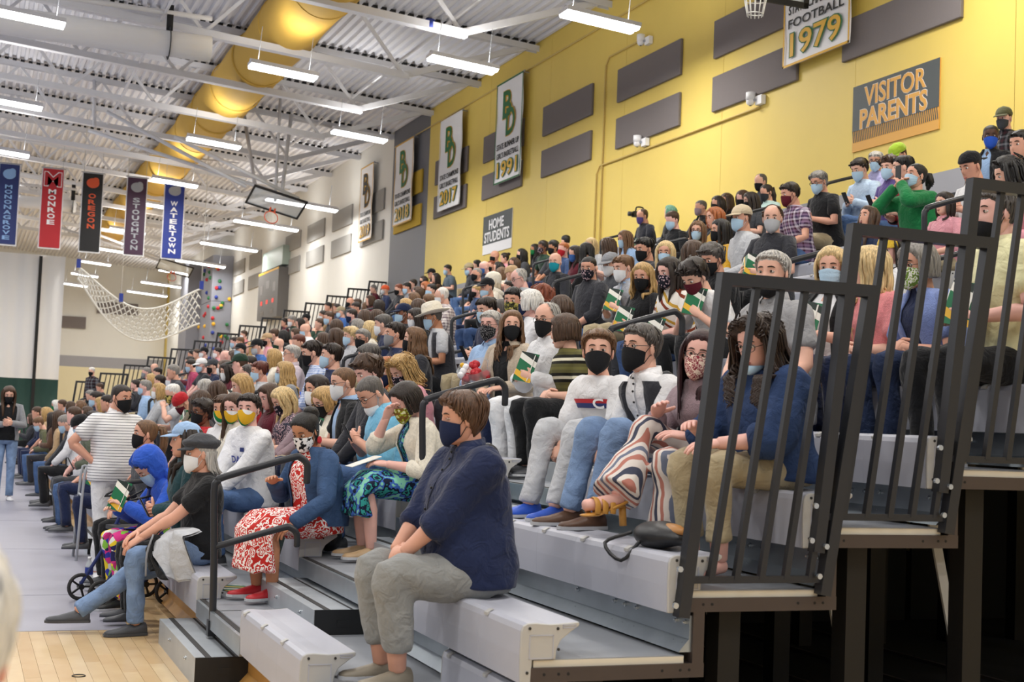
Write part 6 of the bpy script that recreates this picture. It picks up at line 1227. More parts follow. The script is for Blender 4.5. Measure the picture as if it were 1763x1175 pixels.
PEOPLE.append(('person in light grey top and camouflage mask, fourth from far end of the third row', 0, 2, 2.733, 18.473, 0.951, 1.012, {'slv': 's', 'b': 1.2, 'arms': ((0.3, 0.14, 0.5), (0.32, 0.12, 0.25)), 'hair': 'sh', 'hc': 'white', 'top': 'lgrey', 'mask': 'mask_camo', 'hy': 8, 'by': -0.6, 'lean': 0.28, 'hp': 14, 'bot': 'charcoal', 'skin': 'a', 'tl': 0.85}))
PEOPLE.append(('person in red knit cap looking down', 1, 2, 2.733, 17.124, 0.951, 0.984, {'hp': 42, 'hat': ('beanie', 'red'), 'lean': 0.45, 'b': 1.2, 'slv': 's', 'hair': 'bd', 'hc': 'brown', 'top': 'khaki', 'mask': 'maroon', 'hy': 22, 'by': 6.0, 'arms': 'fore', 'bot': 'jean', 'skin': 'a', 'tl': 0.749}))
PEOPLE.append(('person in charcoal top, seventh from near end of the second row', 1, 1, 2.119, 12.972, 0.697, 0.960, {'fem': 1, 'hl': 0.1, 'hair': 'lg', 'hc': 'brown', 'top': 'charcoal', 'mask': 'none', 'hy': -70, 'by': -27.0, 'lean': 0.1, 'hp': 4, 'arms': 'fore', 'bot': 'black', 'b': 0.9215, 'slv': 's', 'skin': 'a', 'tl': 1.14}))
PEOPLE.append(('person in charcoal top, eighth from far end of the third row', 1, 2, 2.733, 15.207, 0.951, 0.950, {'fem': 1, 'hair': 'md', 'hc': 'brown', 'top': 'charcoal', 'mask': 'none', 'hy': -60, 'by': -20.1, 'lean': 0.28, 'hp': 14, 'arms': 'clasp', 'bot': 'charcoal', 'b': 1.1155, 'slv': 'q', 'skin': 'b', 'tl': 0.946}))
PEOPLE.append(('person in brown top, seventh from far end of the third row', 1, 2, 2.733, 15.610, 0.951, 0.945, {'fem': 1, 'hl': 0.05, 'hair': 'cl', 'hc': 'ginger', 'top': 'brown', 'mask': 'none', 'hy': -40, 'by': -9.9, 'lean': 0.2, 'hp': 0, 'arms': 'lap', 'bot': 'navy', 'b': 0.9215, 'slv': 's', 'skin': 'b', 'tl': 0.74}))
PEOPLE.append(('person in khaki top, sixth from far end of the third row', 1, 2, 2.733, 16.495, 0.951, 0.994, {'hair': 'sh', 'hc': 'lgrey', 'top': 'khaki', 'mask': 'none', 'hy': -80, 'by': -28.0, 'lean': 0.15, 'hp': 4, 'arms': 'read', 'bot': 'black', 'b': 0.95, 'slv': 'l', 'skin': 'p', 'tl': 0.93}))
PEOPLE.append(('person in light blue top and light blue mask, second from far end, third row', 0, 2, 2.733, 22.322, 0.951, 0.980, {'b': 1.15, 'hair': 'sh', 'hc': 'grey', 'top': 'lblue', 'mask': 'lblue', 'hy': -10, 'by': -2.7, 'lean': 0.1, 'hp': 0, 'arms': 'clasp', 'bot': 'black', 'slv': 'l', 'skin': 'p', 'tl': 1.082}))
PEOPLE.append(('person in light grey top and white mask, third from far end of the third row', 0, 2, 2.733, 20.321, 0.951, 0.918, {'fem': 1, 'hair': 'md', 'hc': 'blond', 'top': 'lgrey', 'mask': 'white', 'hy': 10, 'by': 2.5, 'lean': 0.2, 'hp': 4, 'arms': 'fore', 'bot': 'charcoal', 'b': 1.1155, 'slv': 'l', 'skin': 'a', 'tl': 1.061}))
PEOPLE.append(('person in magenta top and light blue mask, third from far end of the fifth row', 0, 4, 3.961, 25.541, 1.459, 0.972, {'vest': 'black', 'hair': 'sh', 'hc': 'dark', 'top': 'magenta', 'mask': 'lblue', 'hy': -6, 'by': 0.5, 'lean': 0.15, 'hp': 14, 'arms': 'lap', 'bot': 'jean', 'b': 0.95, 'slv': 'l', 'skin': 'a', 'tl': 1.069}))
PEOPLE.append(('person in white ball cap with light blue mask', 0, 4, 3.961, 24.626, 1.459, 0.996, {'hat': ('cap', 'white'), 'hair': 'sh', 'hc': 'grey', 'top': 'charcoal', 'mask': 'lblue', 'hy': 20, 'by': 7.7, 'lean': 0.1, 'hp': 8, 'arms': 'fore', 'bot': 'black', 'b': 0.95, 'slv': 's', 'skin': 'p', 'tl': 0.974}))
PEOPLE.append(('person in grey cap and dark puffer jacket', 0, 4, 3.961, 23.249, 1.459, 0.979, {'hat': ('cap', 'dgrey'), 'hair': 'sh', 'hc': 'dark', 'top': 'navy', 'mask': 'black', 'hy': 2, 'by': -4.7, 'lean': 0.15, 'hp': 8, 'arms': 'phone', 'bot': 'black', 'b': 0.95, 'slv': 'q', 'skin': 'a', 'tl': 0.899}))
PEOPLE.append(('person in light blue top and white mask, fifth from far end of the fourth row', 0, 3, 3.347, 23.945, 1.205, 0.969, {'b': 1.1, 'hair': 'sh', 'hc': 'red', 'top': 'lblue', 'mask': 'white', 'hy': -10, 'by': -8.9, 'lean': 0.05, 'hp': 8, 'arms': 'lap', 'bot': 'navy', 'slv': 'l', 'skin': 'p', 'tl': 0.951}))
PEOPLE.append(('person in dark grey top, sixth from far end of the fourth row', 0, 3, 3.347, 22.862, 1.205, 1.007, {'hair': 'sh', 'hc': 'grey', 'top': 'dgrey', 'mask': 'none', 'hy': 0, 'by': 2.5, 'lean': 0.28, 'hp': 8, 'arms': 'fore', 'bot': 'dgrey', 'b': 0.95, 'slv': 'q', 'skin': 'b', 'tl': 1.14}))
PEOPLE.append(('person in navy top, fourth from far end of the fourth row', 0, 3, 3.347, 25.048, 1.205, 1.014, {'hair': 'sh', 'hc': 'dark', 'top': 'navy', 'mask': 'none', 'hy': -20, 'by': -7.5, 'lean': 0.2, 'hp': 4, 'arms': 'clasp', 'bot': 'black', 'b': 1, 'slv': 'q', 'skin': 'a', 'tl': 0.836}))
PEOPLE.append(('person in khaki top, third from far end of the fourth row', 0, 3, 3.347, 26.370, 1.205, 0.933, {'fem': 1, 'hair': 'md', 'hc': 'blond', 'top': 'khaki', 'mask': 'none', 'hy': -10, 'by': 1.0, 'lean': 0.2, 'hp': 0, 'arms': 'clasp', 'bot': 'khaki', 'b': 0.9215, 'slv': 'q', 'skin': 'a', 'tl': 1.062}))
PEOPLE.append(('person in charcoal top, second from far end of the fourth row', 0, 3, 3.347, 29.447, 1.205, 0.969, {'hair': 'sh', 'hc': 'dark', 'top': 'charcoal', 'mask': 'none', 'hy': -10, 'by': 2.5, 'lean': 0.05, 'hp': 0, 'arms': 'read', 'bot': 'navy', 'b': 1.15, 'slv': 'l', 'skin': 'p', 'tl': 0.846}))
PEOPLE.append(('person in black top, first from far end of the sixth row', 0, 5, 4.575, 36.110, 1.713, 0.966, {'hair': 'bd', 'hc': 'dgrey', 'top': 'black', 'mask': 'none', 'hy': 0, 'by': 0.2, 'lean': 0.05, 'hp': 14, 'arms': 'clasp', 'bot': 'denim', 'b': 0.95, 'slv': 'l', 'skin': 'a', 'tl': 0.992}))
PEOPLE.append(('person in black top and grey mask, first from far end of the fifth row', 0, 4, 3.961, 32.536, 1.459, 1.018, {'hair': 'sh', 'hc': 'grey', 'top': 'black', 'mask': 'grey', 'hy': 5, 'by': 6.8, 'lean': 0.1, 'hp': 4, 'arms': 'clasp', 'bot': 'khaki', 'b': 0.95, 'slv': 'l', 'skin': 'p', 'tl': 0.979}))
PEOPLE.append(('person in dark grey top, second from far end of the fifth row', 0, 4, 3.961, 30.176, 1.459, 0.998, {'hair': 'sh', 'hc': 'black', 'top': 'dgrey', 'mask': 'none', 'hy': 5, 'by': -3.8, 'lean': 0.15, 'hp': 14, 'arms': 'phone', 'bot': 'khaki', 'b': 1, 'slv': 'l', 'skin': 'a', 'tl': 0.913}))
PEOPLE.append(('person in maroon top, second from far end of the sixth row', 0, 5, 4.575, 29.768, 1.713, 1.013, {'hair': 'sh', 'hc': 'dark', 'top': 'maroon', 'mask': 'none', 'hy': -5, 'by': -7.7, 'lean': 0.2, 'hp': 8, 'arms': 'read', 'bot': 'dgrey', 'b': 1, 'slv': 'l', 'skin': 'a', 'tl': 0.898}))
PEOPLE.append(('person in pink top, first from far end of the seventh row', 0, 6, 5.189, 34.058, 1.967, 0.989, {'hair': 'sh', 'hc': 'black', 'top': 'pink', 'mask': 'none', 'hy': -10, 'by': -4.8, 'lean': 0.1, 'hp': 0, 'arms': 'phone', 'bot': 'black', 'b': 1.15, 'slv': 's', 'skin': 'b', 'tl': 1.038}))
PEOPLE.append(('person in tan top, second from far end of the seventh row', 0, 6, 5.189, 33.377, 1.967, 0.984, {'hair': 'sh', 'hc': 'brown', 'top': 'tan', 'mask': 'none', 'hy': 0, 'by': 6.0, 'lean': 0.05, 'hp': 4, 'arms': 'lap', 'bot': 'black', 'b': 0.95, 'slv': 'l', 'skin': 'a', 'tl': 1.062}))
PEOPLE.append(('person in charcoal top and black cap, third from far end of the seventh row', 0, 6, 5.189, 32.094, 1.967, 1.003, {'hat': ('cap', 'black'), 'hair': 'sh', 'hc': 'black', 'top': 'charcoal', 'mask': 'white', 'hy': 10, 'by': 8.3, 'lean': 0.15, 'hp': 0, 'arms': 'lap', 'bot': 'jean', 'b': 1.15, 'slv': 'l', 'skin': 'p', 'tl': 1.006}))
PEOPLE.append(('person in pink top and white mask, fourth from far end of the seventh row', 0, 6, 5.189, 30.460, 1.967, 0.988, {'hair': 'sh', 'hc': 'dark', 'top': 'pink', 'mask': 'white', 'hy': 0, 'by': 5.0, 'lean': 0.05, 'hp': 4, 'arms': 'phone', 'bot': 'khaki', 'b': 1.15, 'slv': 'l', 'skin': 'p', 'tl': 0.923}))
PEOPLE.append(('person in mauve top, third from far end of the sixth row', 0, 5, 4.575, 25.406, 1.713, 1.019, {'hair': 'bd', 'hc': 'brown', 'top': 'mauve', 'mask': 'none', 'hy': -10, 'by': 1.9, 'lean': 0.28, 'hp': 0, 'arms': 'fore', 'bot': 'denim', 'b': 1, 'slv': 'l', 'skin': 'p', 'tl': 0.866}))
PEOPLE.append(('person in charcoal top, fourth from far end of the sixth row', 0, 5, 4.575, 24.942, 1.713, 0.977, {'hair': 'sh', 'hc': 'brown', 'top': 'charcoal', 'mask': 'none', 'hy': -40, 'by': -17.8, 'lean': 0.15, 'hp': 4, 'arms': 'lap', 'bot': 'navy', 'b': 0.95, 'slv': 's', 'skin': 'p', 'tl': 0.886}))
PEOPLE.append(('person in grey top and white mask, sixth from far end of the fifth row', 0, 4, 3.961, 22.256, 1.459, 0.947, {'fem': 1, 'hair': 'md', 'hc': 'lbrown', 'top': 'grey', 'mask': 'white', 'hy': 5, 'by': 2.0, 'lean': 0.2, 'hp': 4, 'arms': 'clasp', 'bot': 'black', 'b': 1.0185, 'slv': 'q', 'skin': 'a', 'tl': 0.862}))
PEOPLE.append(('person in black cap with sunglasses on the brim at the far end', 0, 5, 4.575, 24.081, 1.713, 0.973, {'hat': ('cap', 'black'), 'hair': 'sh', 'hc': 'black', 'top': 'charcoal', 'mask': 'lblue', 'hy': 15, 'by': 1.4, 'lean': 0.2, 'hp': 0, 'arms': 'read', 'bot': 'black', 'b': 1.15, 'slv': 'l', 'skin': 'a', 'tl': 1.076}))
PEOPLE.append(('person in light grey top and light blue mask, first from far end, eighth row', 0, 7, 5.803, 31.405, 2.221, 1.013, {'hair': 'sh', 'hc': 'dark', 'top': 'lgrey', 'mask': 'lblue', 'hy': 5, 'by': 0.1, 'lean': 0.2, 'hp': 8, 'arms': 'read', 'bot': 'black', 'b': 1, 'slv': 'l', 'skin': 'p', 'tl': 0.997}))
PEOPLE.append(('person in grey top and white mask, second from far end of the eighth row', 0, 7, 5.803, 30.661, 2.221, 0.981, {'hair': 'sh', 'hc': 'lbrown', 'top': 'grey', 'mask': 'white', 'hy': 5, 'by': 1.6, 'lean': 0.2, 'hp': 14, 'arms': 'clasp', 'bot': 'dgrey', 'b': 1.05, 'slv': 'l', 'skin': 'b', 'tl': 0.996}))
PEOPLE.append(('person in salmon pink top by the far guard rails', 0, 9, 7.031, 36.966, 2.729, 0.987, {'hair': 'sh', 'hc': 'brown', 'top': 'salmon', 'mask': 'white', 'hy': 0, 'by': 5.5, 'lean': 0.2, 'hp': 4, 'arms': 'read', 'bot': 'charcoal', 'b': 1.15, 'slv': 'q', 'skin': 'a', 'tl': 0.996}))
PEOPLE.append(('person in cream top, fifth from far end of the seventh row', 0, 6, 5.189, 26.415, 1.967, 0.947, {'fem': 1, 'hair': 'lg', 'hc': 'blond', 'top': 'cream', 'mask': 'none', 'hy': 12, 'by': -0.8, 'lean': 0.2, 'hp': 0, 'arms': 'lap', 'bot': 'jean', 'b': 1.0185, 'slv': 's', 'skin': 'a', 'tl': 0.911}))
PEOPLE.append(('person in black cap and blue shirt at the far end', 0, 5, 4.575, 22.596, 1.713, 1.019, {'hat': ('cap', 'black'), 'hair': 'sh', 'hc': 'black', 'top': 'blue', 'mask': 'lgrey', 'hy': 8, 'by': 6.4, 'lean': 0.15, 'hp': 14, 'arms': 'read', 'bot': 'jean', 'b': 0.95, 'slv': 'l', 'skin': 'a', 'tl': 1.025}))
PEOPLE.append(('person in pink top and tan cap, sixth from far end of the seventh row', 0, 6, 5.189, 25.153, 1.967, 0.966, {'hat': ('cap', 'tan'), 'hair': 'sh', 'hc': 'grey', 'top': 'pink', 'mask': 'black', 'hy': 15, 'by': -0.2, 'lean': 0.05, 'hp': 8, 'arms': 'lap', 'bot': 'black', 'b': 1.05, 'slv': 'q', 'skin': 'a', 'tl': 1.104}))
PEOPLE.append(('person in white top and dark green mask, seventh from far end of the seventh row', 0, 6, 5.189, 24.083, 1.967, 0.963, {'hair': 'bd', 'hc': 'grey', 'top': 'white', 'mask': 'dgreen', 'hy': 15, 'by': 2.9, 'lean': 0.1, 'hp': 4, 'arms': 'lap', 'bot': 'black', 'b': 1.15, 'slv': 'l', 'skin': 'a', 'tl': 0.84}))
PEOPLE.append(('person in black top, fourth from far end of the eighth row', 0, 7, 5.803, 26.633, 2.221, 0.938, {'fem': 1, 'hair': 'lg', 'hc': 'black', 'top': 'black', 'mask': 'none', 'hy': -40, 'by': -9.3, 'lean': 0.05, 'hp': 8, 'arms': 'clasp', 'bot': 'denim', 'b': 0.97, 'slv': 'q', 'skin': 'a', 'tl': 0.987}))
PEOPLE.append(('person in charcoal top, third from far end of the eighth row', 0, 7, 5.803, 27.019, 2.221, 0.987, {'hair': 'sh', 'hc': 'brown', 'top': 'charcoal', 'mask': 'none', 'hy': -30, 'by': -6.7, 'lean': 0.2, 'hp': 14, 'arms': 'lap', 'bot': 'dgrey', 'b': 1.05, 'slv': 'l', 'skin': 'a', 'tl': 1.009}))
PEOPLE.append(('person in maroon top, first from far end of the twelfth row', 0, 11, 8.259, 37.704, 3.237, 0.980, {'hair': 'cs', 'hc': 'dark', 'top': 'maroon', 'mask': 'none', 'hy': 0, 'by': 0.4, 'lean': 0.2, 'hp': 0, 'arms': 'read', 'bot': 'black', 'b': 1, 'slv': 'q', 'skin': 'b', 'tl': 0.874}))
PEOPLE.append(('person in dark green top and white mask, second from far end of the tenth row', 0, 9, 7.031, 30.838, 2.729, 1.013, {'hair': 'sh', 'hc': 'grey', 'top': 'dgreen', 'mask': 'white', 'hy': 5, 'by': 6.7, 'lean': 0.28, 'hp': 14, 'arms': 'phone', 'bot': 'jean', 'b': 1, 'slv': 's', 'skin': 'a', 'tl': 1.08}))
PEOPLE.append(('person in red top, third from far end of the tenth row', 0, 9, 7.031, 30.135, 2.729, 0.939, {'fem': 1, 'hair': 'md', 'hc': 'dark', 'top': 'red', 'mask': 'none', 'hy': 5, 'by': -0.2, 'lean': 0.28, 'hp': 14, 'arms': 'read', 'bot': 'khaki', 'b': 0.97, 'slv': 'q', 'skin': 'a', 'tl': 1.016}))
PEOPLE.append(('person in navy top and black cap, first from far end of the eleventh row', 0, 10, 7.645, 32.621, 2.983, 0.997, {'hat': ('cap', 'black'), 'hair': 'sh', 'hc': 'black', 'top': 'navy', 'mask': 'white', 'hy': -5, 'by': 4.0, 'lean': 0.1, 'hp': 4, 'arms': 'lap', 'bot': 'dgrey', 'b': 1, 'slv': 'l', 'skin': 'a', 'tl': 0.916}))
PEOPLE.append(('person in light blue top, fifth from far end of the eighth row', 0, 7, 5.803, 25.433, 2.221, 0.912, {'fem': 1, 'arms': 'chin', 'hair': 'md', 'hc': 'brown', 'top': 'lblue', 'mask': 'none', 'hy': 10, 'by': 5.4, 'lean': 0.1, 'hp': 14, 'bot': 'black', 'b': 0.97, 'slv': 'q', 'skin': 'a', 'tl': 0.994}))
PEOPLE.append(('person in white top and light blue mask, sixth from far end of the eighth row', 0, 7, 5.803, 24.393, 2.221, 0.998, {'b': 1.1, 'hair': 'bd', 'hc': 'grey', 'top': 'white', 'mask': 'lblue', 'hy': -4, 'by': -1.0, 'lean': 0.2, 'hp': 14, 'arms': 'fore', 'bot': 'black', 'slv': 'l', 'skin': 'a', 'tl': 0.925}))
PEOPLE.append(('person in dark green top, first from far end of the ninth row', 0, 8, 6.417, 26.214, 2.475, 0.983, {'arms': 'chin', 'b': 1.1, 'hair': 'sh', 'hc': 'brown', 'top': 'dgreen', 'mask': 'none', 'hy': 2, 'by': 2.1, 'lean': 0.1, 'hp': 0, 'bot': 'denim', 'slv': 'l', 'skin': 'a', 'tl': 0.887}))
PEOPLE.append(('person in charcoal top, seventh from far end of the eighth row', 0, 7, 5.803, 22.411, 2.221, 0.926, {'fem': 1, 'hair': 'md', 'hc': 'brown', 'top': 'charcoal', 'mask': 'none', 'hy': -50, 'by': -22.6, 'lean': 0.1, 'hp': 14, 'arms': 'lap', 'bot': 'dgrey', 'b': 0.9215, 'slv': 's', 'skin': 'b', 'tl': 0.984}))
PEOPLE.append(('person in tan top and white mask, second from far end of the eleventh row', 0, 10, 7.645, 30.950, 2.983, 0.979, {'hair': 'sh', 'hc': 'dark', 'top': 'tan', 'mask': 'white', 'hy': 2, 'by': 1.2, 'lean': 0.1, 'hp': 4, 'arms': 'fore', 'bot': 'black', 'b': 1, 'slv': 's', 'skin': 'b', 'tl': 0.92}))
PEOPLE.append(('person in charcoal top and light blue mask, second from far end of the ninth row', 0, 8, 6.417, 25.360, 2.475, 1.012, {'hair': 'sh', 'hc': 'brown', 'top': 'charcoal', 'mask': 'lblue', 'hy': 5, 'by': -3.4, 'lean': 0.1, 'hp': 8, 'arms': 'phone', 'bot': 'dgrey', 'b': 1, 'slv': 'l', 'skin': 'a', 'tl': 1.007}))
PEOPLE.append(('person in khaki cap and blue shirt with yellow strap', 0, 10, 7.645, 29.214, 2.983, 0.966, {'hat': ('cap', 'khaki'), 'hair': 'sh', 'hc': 'grey', 'top': 'blue', 'mask': 'lblue', 'hy': 0, 'by': 0.9, 'lean': 0.15, 'hp': 8, 'arms': 'lap', 'bot': 'khaki', 'b': 1.05, 'slv': 'q', 'skin': 'a', 'tl': 0.901}))
PEOPLE.append(('person in black top, first from far end of the thirteenth row', 0, 12, 8.873, 35.193, 3.491, 1.013, {'hair': 'sh', 'hc': 'black', 'top': 'black', 'mask': 'none', 'hy': 0, 'by': 1.3, 'lean': 0.2, 'hp': 8, 'arms': 'lap', 'bot': 'jean', 'b': 1.15, 'slv': 'l', 'skin': 'b', 'tl': 0.968}))
PEOPLE.append(('person in brown top, first from far end of the fourteenth row', 0, 13, 9.487, 37.099, 3.745, 0.935, {'fem': 1, 'hair': 'md', 'hc': 'lbrown', 'top': 'brown', 'mask': 'none', 'hy': 5, 'by': -3.5, 'lean': 0.2, 'hp': 14, 'arms': 'lap', 'bot': 'navy', 'b': 0.9215, 'slv': 'l', 'skin': 'a', 'tl': 0.866}))
PEOPLE.append(('person in navy top, second from far end of the twelfth row', 0, 11, 8.259, 32.092, 3.237, 0.972, {'hair': 'sh', 'hc': 'dark', 'top': 'navy', 'mask': 'none', 'hy': 0, 'by': -5.5, 'lean': 0.1, 'hp': 4, 'arms': 'lap', 'bot': 'denim', 'b': 1.15, 'slv': 'q', 'skin': 'b', 'tl': 0.972}))
PEOPLE.append(('person in black top, eighth from far end of the sixth row', 0, 5, 4.575, 19.315, 1.713, 0.999, {'b': 1.1, 'hair': 'sh', 'hc': 'auburn', 'top': 'black', 'mask': 'none', 'hy': 15, 'by': 4.0, 'lean': 0.28, 'hp': 14, 'arms': 'lap', 'bot': 'charcoal', 'slv': 'q', 'skin': 'a', 'tl': 0.957}))
PEOPLE.append(('person in olive top, ninth from far end of the sixth row', 0, 5, 4.575, 18.256, 1.713, 0.954, {'fem': 1, 'hair': 'lg', 'hc': 'brown', 'top': 'olive', 'mask': 'none', 'hy': -30, 'by': -10.4, 'lean': 0.15, 'hp': 0, 'arms': 'lap', 'bot': 'navy', 'b': 1.1155, 'slv': 'l', 'skin': 'p', 'tl': 0.963}))
PEOPLE.append(('person in grey top, tenth from far end of the sixth row', 1, 5, 4.575, 17.535, 1.713, 0.933, {'fem': 1, 'hair': 'md', 'hc': 'brown', 'top': 'grey', 'mask': 'none', 'hy': -60, 'by': -22.0, 'lean': 0.15, 'hp': 8, 'arms': 'read', 'bot': 'denim', 'b': 0.9215, 'slv': 'l', 'skin': 'a', 'tl': 1.064}))
PEOPLE.append(('person in cream top, eighth from far end of the fifth row', 0, 4, 3.961, 18.367, 1.459, 0.932, {'fem': 1, 'hair': 'md', 'hc': 'blond', 'top': 'cream', 'mask': 'none', 'hy': -20, 'by': -9.2, 'lean': 0.2, 'hp': 4, 'arms': 'fore', 'bot': 'dgrey', 'b': 0.97, 'slv': 'q', 'skin': 'b', 'tl': 1.014}))
PEOPLE.append(('person in navy top, fifth from far end of the sixth row', 0, 5, 4.575, 24.557, 1.713, 0.916, {'fem': 1, 'hair': 'md', 'hc': 'brown', 'top': 'navy', 'mask': 'none', 'hy': -10, 'by': -1.7, 'lean': 0.2, 'hp': 14, 'arms': 'phone', 'bot': 'jean', 'b': 1.1155, 'slv': 'q', 'skin': 'a', 'tl': 0.933}))
PEOPLE.append(('person in cream top and dark green cap, ninth from far end of the fourth row', 1, 3, 3.347, 17.425, 1.205, 1.019, {'hat': ('cap', 'dgreen'), 'hair': 'bz', 'hc': 'brown', 'top': 'cream', 'mask': 'none', 'hy': -30, 'by': -7.0, 'lean': 0.15, 'hp': 8, 'arms': 'fore', 'bot': 'dgrey', 'b': 1, 'slv': 'l', 'skin': 'p', 'tl': 1.088}))
PEOPLE.append(('person in brown top, seventh from far end of the fifth row', 0, 4, 3.961, 19.710, 1.459, 0.994, {'hair': 'sh', 'hc': 'dark', 'top': 'brown', 'mask': 'none', 'hy': -10, 'by': 0.8, 'lean': 0.28, 'hp': 14, 'arms': 'clasp', 'bot': 'khaki', 'b': 0.95, 'slv': 'l', 'skin': 'a', 'tl': 0.808}))
PEOPLE.append(('person in charcoal top, seventh from far end of the fourth row', 0, 3, 3.347, 18.601, 1.205, 0.942, {'fem': 1, 'hair': 'md', 'hc': 'brown', 'top': 'charcoal', 'mask': 'none', 'hy': -30, 'by': -11.0, 'lean': 0.1, 'hp': 8, 'arms': 'phone', 'bot': 'dgrey', 'b': 1.1155, 'slv': 'q', 'skin': 'p', 'tl': 1.14}))
PEOPLE.append(('person in maroon top, first from far end of the sixteenth row', 0, 15, 10.715, 37.302, 4.253, 0.976, {'b': 1.1, 'hair': 'sh', 'hc': 'grey', 'top': 'maroon', 'mask': 'none', 'hy': 2, 'by': -1.5, 'lean': 0.28, 'hp': 8, 'arms': 'clasp', 'bot': 'navy', 'slv': 'q', 'skin': 'a', 'tl': 1.05}))
PEOPLE.append(('person in orange knit cap and navy jacket at the far top', 0, 13, 9.487, 32.209, 3.745, 0.976, {'hat': ('beanie', '#c4522c'), 'hair': 'bd', 'hc': 'brown', 'top': 'navy', 'mask': 'lgrey', 'hy': 2, 'by': 2.5, 'lean': 0.15, 'hp': 0, 'arms': 'lap', 'bot': 'dgrey', 'b': 1.05, 'slv': 'q', 'skin': 'a', 'tl': 1.04}))
PEOPLE.append(('person in charcoal top and black mask, third from far end of the thirteenth row', 0, 12, 8.873, 29.135, 3.491, 1.015, {'hair': 'sh', 'hc': 'red', 'top': 'charcoal', 'mask': 'black', 'hy': 8, 'by': 6.1, 'lean': 0.05, 'hp': 8, 'arms': 'fore', 'bot': 'jean', 'b': 1.15, 'slv': 'l', 'skin': 'a', 'tl': 0.97}))
PEOPLE.append(('person in grey top and light blue mask, fourth from far end of the thirteenth row', 0, 12, 8.873, 28.335, 3.491, 0.995, {'hair': 'sh', 'hc': 'black', 'top': 'grey', 'mask': 'lblue', 'hy': 2, 'by': -0.1, 'lean': 0.15, 'hp': 14, 'arms': 'read', 'bot': 'jean', 'b': 1, 'slv': 'l', 'skin': 'b', 'tl': 0.967}))
PEOPLE.append(('person in navy top, third from far end of the fourteenth row', 0, 13, 9.487, 30.124, 3.745, 0.985, {'hair': 'sh', 'hc': 'dark', 'top': 'navy', 'mask': 'none', 'hy': -5, 'by': -6.8, 'lean': 0.05, 'hp': 0, 'arms': 'read', 'bot': 'jean', 'b': 1, 'slv': 'l', 'skin': 'a', 'tl': 0.982}))
PEOPLE.append(('person in grey top and black mask, first from far end of the fifteenth row', 0, 14, 10.101, 31.261, 3.999, 0.928, {'fem': 1, 'hair': 'md', 'hc': 'dark', 'top': 'grey', 'mask': 'black', 'hy': 15, 'by': 0.3, 'lean': 0.05, 'hp': 4, 'arms': 'fore', 'bot': 'black', 'b': 0.97, 'slv': 'q', 'skin': 'a', 'tl': 1.001}))
PEOPLE.append(('person in black top and black cap, second from far end of the sixteenth row', 0, 15, 10.715, 32.141, 4.253, 1.016, {'hat': ('cap', 'black'), 'hair': 'sh', 'hc': 'black', 'top': 'black', 'mask': 'none', 'hy': -5, 'by': 0.1, 'lean': 0.28, 'hp': 8, 'arms': 'read', 'bot': 'khaki', 'b': 0.95, 'slv': 's', 'skin': 'b', 'tl': 0.957}))
PEOPLE.append(('person in brown top, second from far end of the fifteenth row', 0, 14, 10.101, 30.271, 3.999, 0.945, {'fem': 1, 'arms': 'chin', 'hair': 'lg', 'hc': 'dark', 'top': 'brown', 'mask': 'none', 'hy': 10, 'by': -1.8, 'lean': 0.1, 'hp': 4, 'bot': 'black', 'b': 0.9215, 'slv': 's', 'skin': 'a', 'tl': 0.947}))
PEOPLE.append(('person in charcoal top and black mask, sixth from far end of the twelfth row', 0, 11, 8.259, 25.240, 3.237, 0.951, {'fem': 1, 'hair': 'md', 'hc': 'ginger', 'top': 'charcoal', 'mask': 'black', 'hy': 10, 'by': 4.4, 'lean': 0.1, 'hp': 14, 'arms': 'phone', 'bot': 'jean', 'b': 0.97, 'slv': 'q', 'skin': 'a', 'tl': 0.98}))
PEOPLE.append(('person in charcoal top and light blue mask, fifth from far end of the eleventh row', 0, 10, 7.645, 23.011, 2.983, 1.006, {'hair': 'sh', 'hc': 'black', 'top': 'charcoal', 'mask': 'lblue', 'hy': 10, 'by': 3.2, 'lean': 0.15, 'hp': 0, 'arms': 'lap', 'bot': 'jean', 'b': 1.15, 'slv': 'l', 'skin': 'a', 'tl': 0.86}))
PEOPLE.append(('person in mauve top, fourth from far end of the eleventh row', 0, 10, 7.645, 23.563, 2.983, 0.962, {'fem': 1, 'hair': 'lg', 'hc': 'brown', 'top': 'mauve', 'mask': 'none', 'hy': 0, 'by': -1.6, 'lean': 0.28, 'hp': 8, 'arms': 'read', 'bot': 'jean', 'b': 0.9215, 'slv': 'l', 'skin': 'a', 'tl': 0.95}))
PEOPLE.append(('person in grey top, sixth from far end of the tenth row', 0, 9, 7.031, 21.841, 2.729, 0.937, {'fem': 1, 'hair': 'md', 'hc': 'lbrown', 'top': 'grey', 'mask': 'none', 'hy': -30, 'by': -5.3, 'lean': 0.28, 'hp': 8, 'arms': 'lap', 'bot': 'black', 'b': 1.1155, 'slv': 's', 'skin': 'a', 'tl': 0.948}))
PEOPLE.append(('person in brown top, fifth from far end of the ninth row', 0, 8, 6.417, 19.376, 2.475, 0.919, {'fem': 1, 'hair': 'cs', 'hc': 'lbrown', 'top': 'brown', 'mask': 'none', 'hy': -40, 'by': -12.6, 'lean': 0.15, 'hp': 0, 'arms': 'clasp', 'bot': 'jean', 'b': 0.9215, 'slv': 'l', 'skin': 'a', 'tl': 0.954}))
PEOPLE.append(('person in olive top, fourth from far end of the ninth row', 0, 8, 6.417, 20.403, 2.475, 0.960, {'fem': 1, 'hair': 'md', 'hc': 'blond', 'top': 'olive', 'mask': 'none', 'hy': -30, 'by': -10.9, 'lean': 0.2, 'hp': 8, 'arms': 'read', 'bot': 'black', 'b': 1.0185, 'slv': 'l', 'skin': 'p', 'tl': 0.911}))
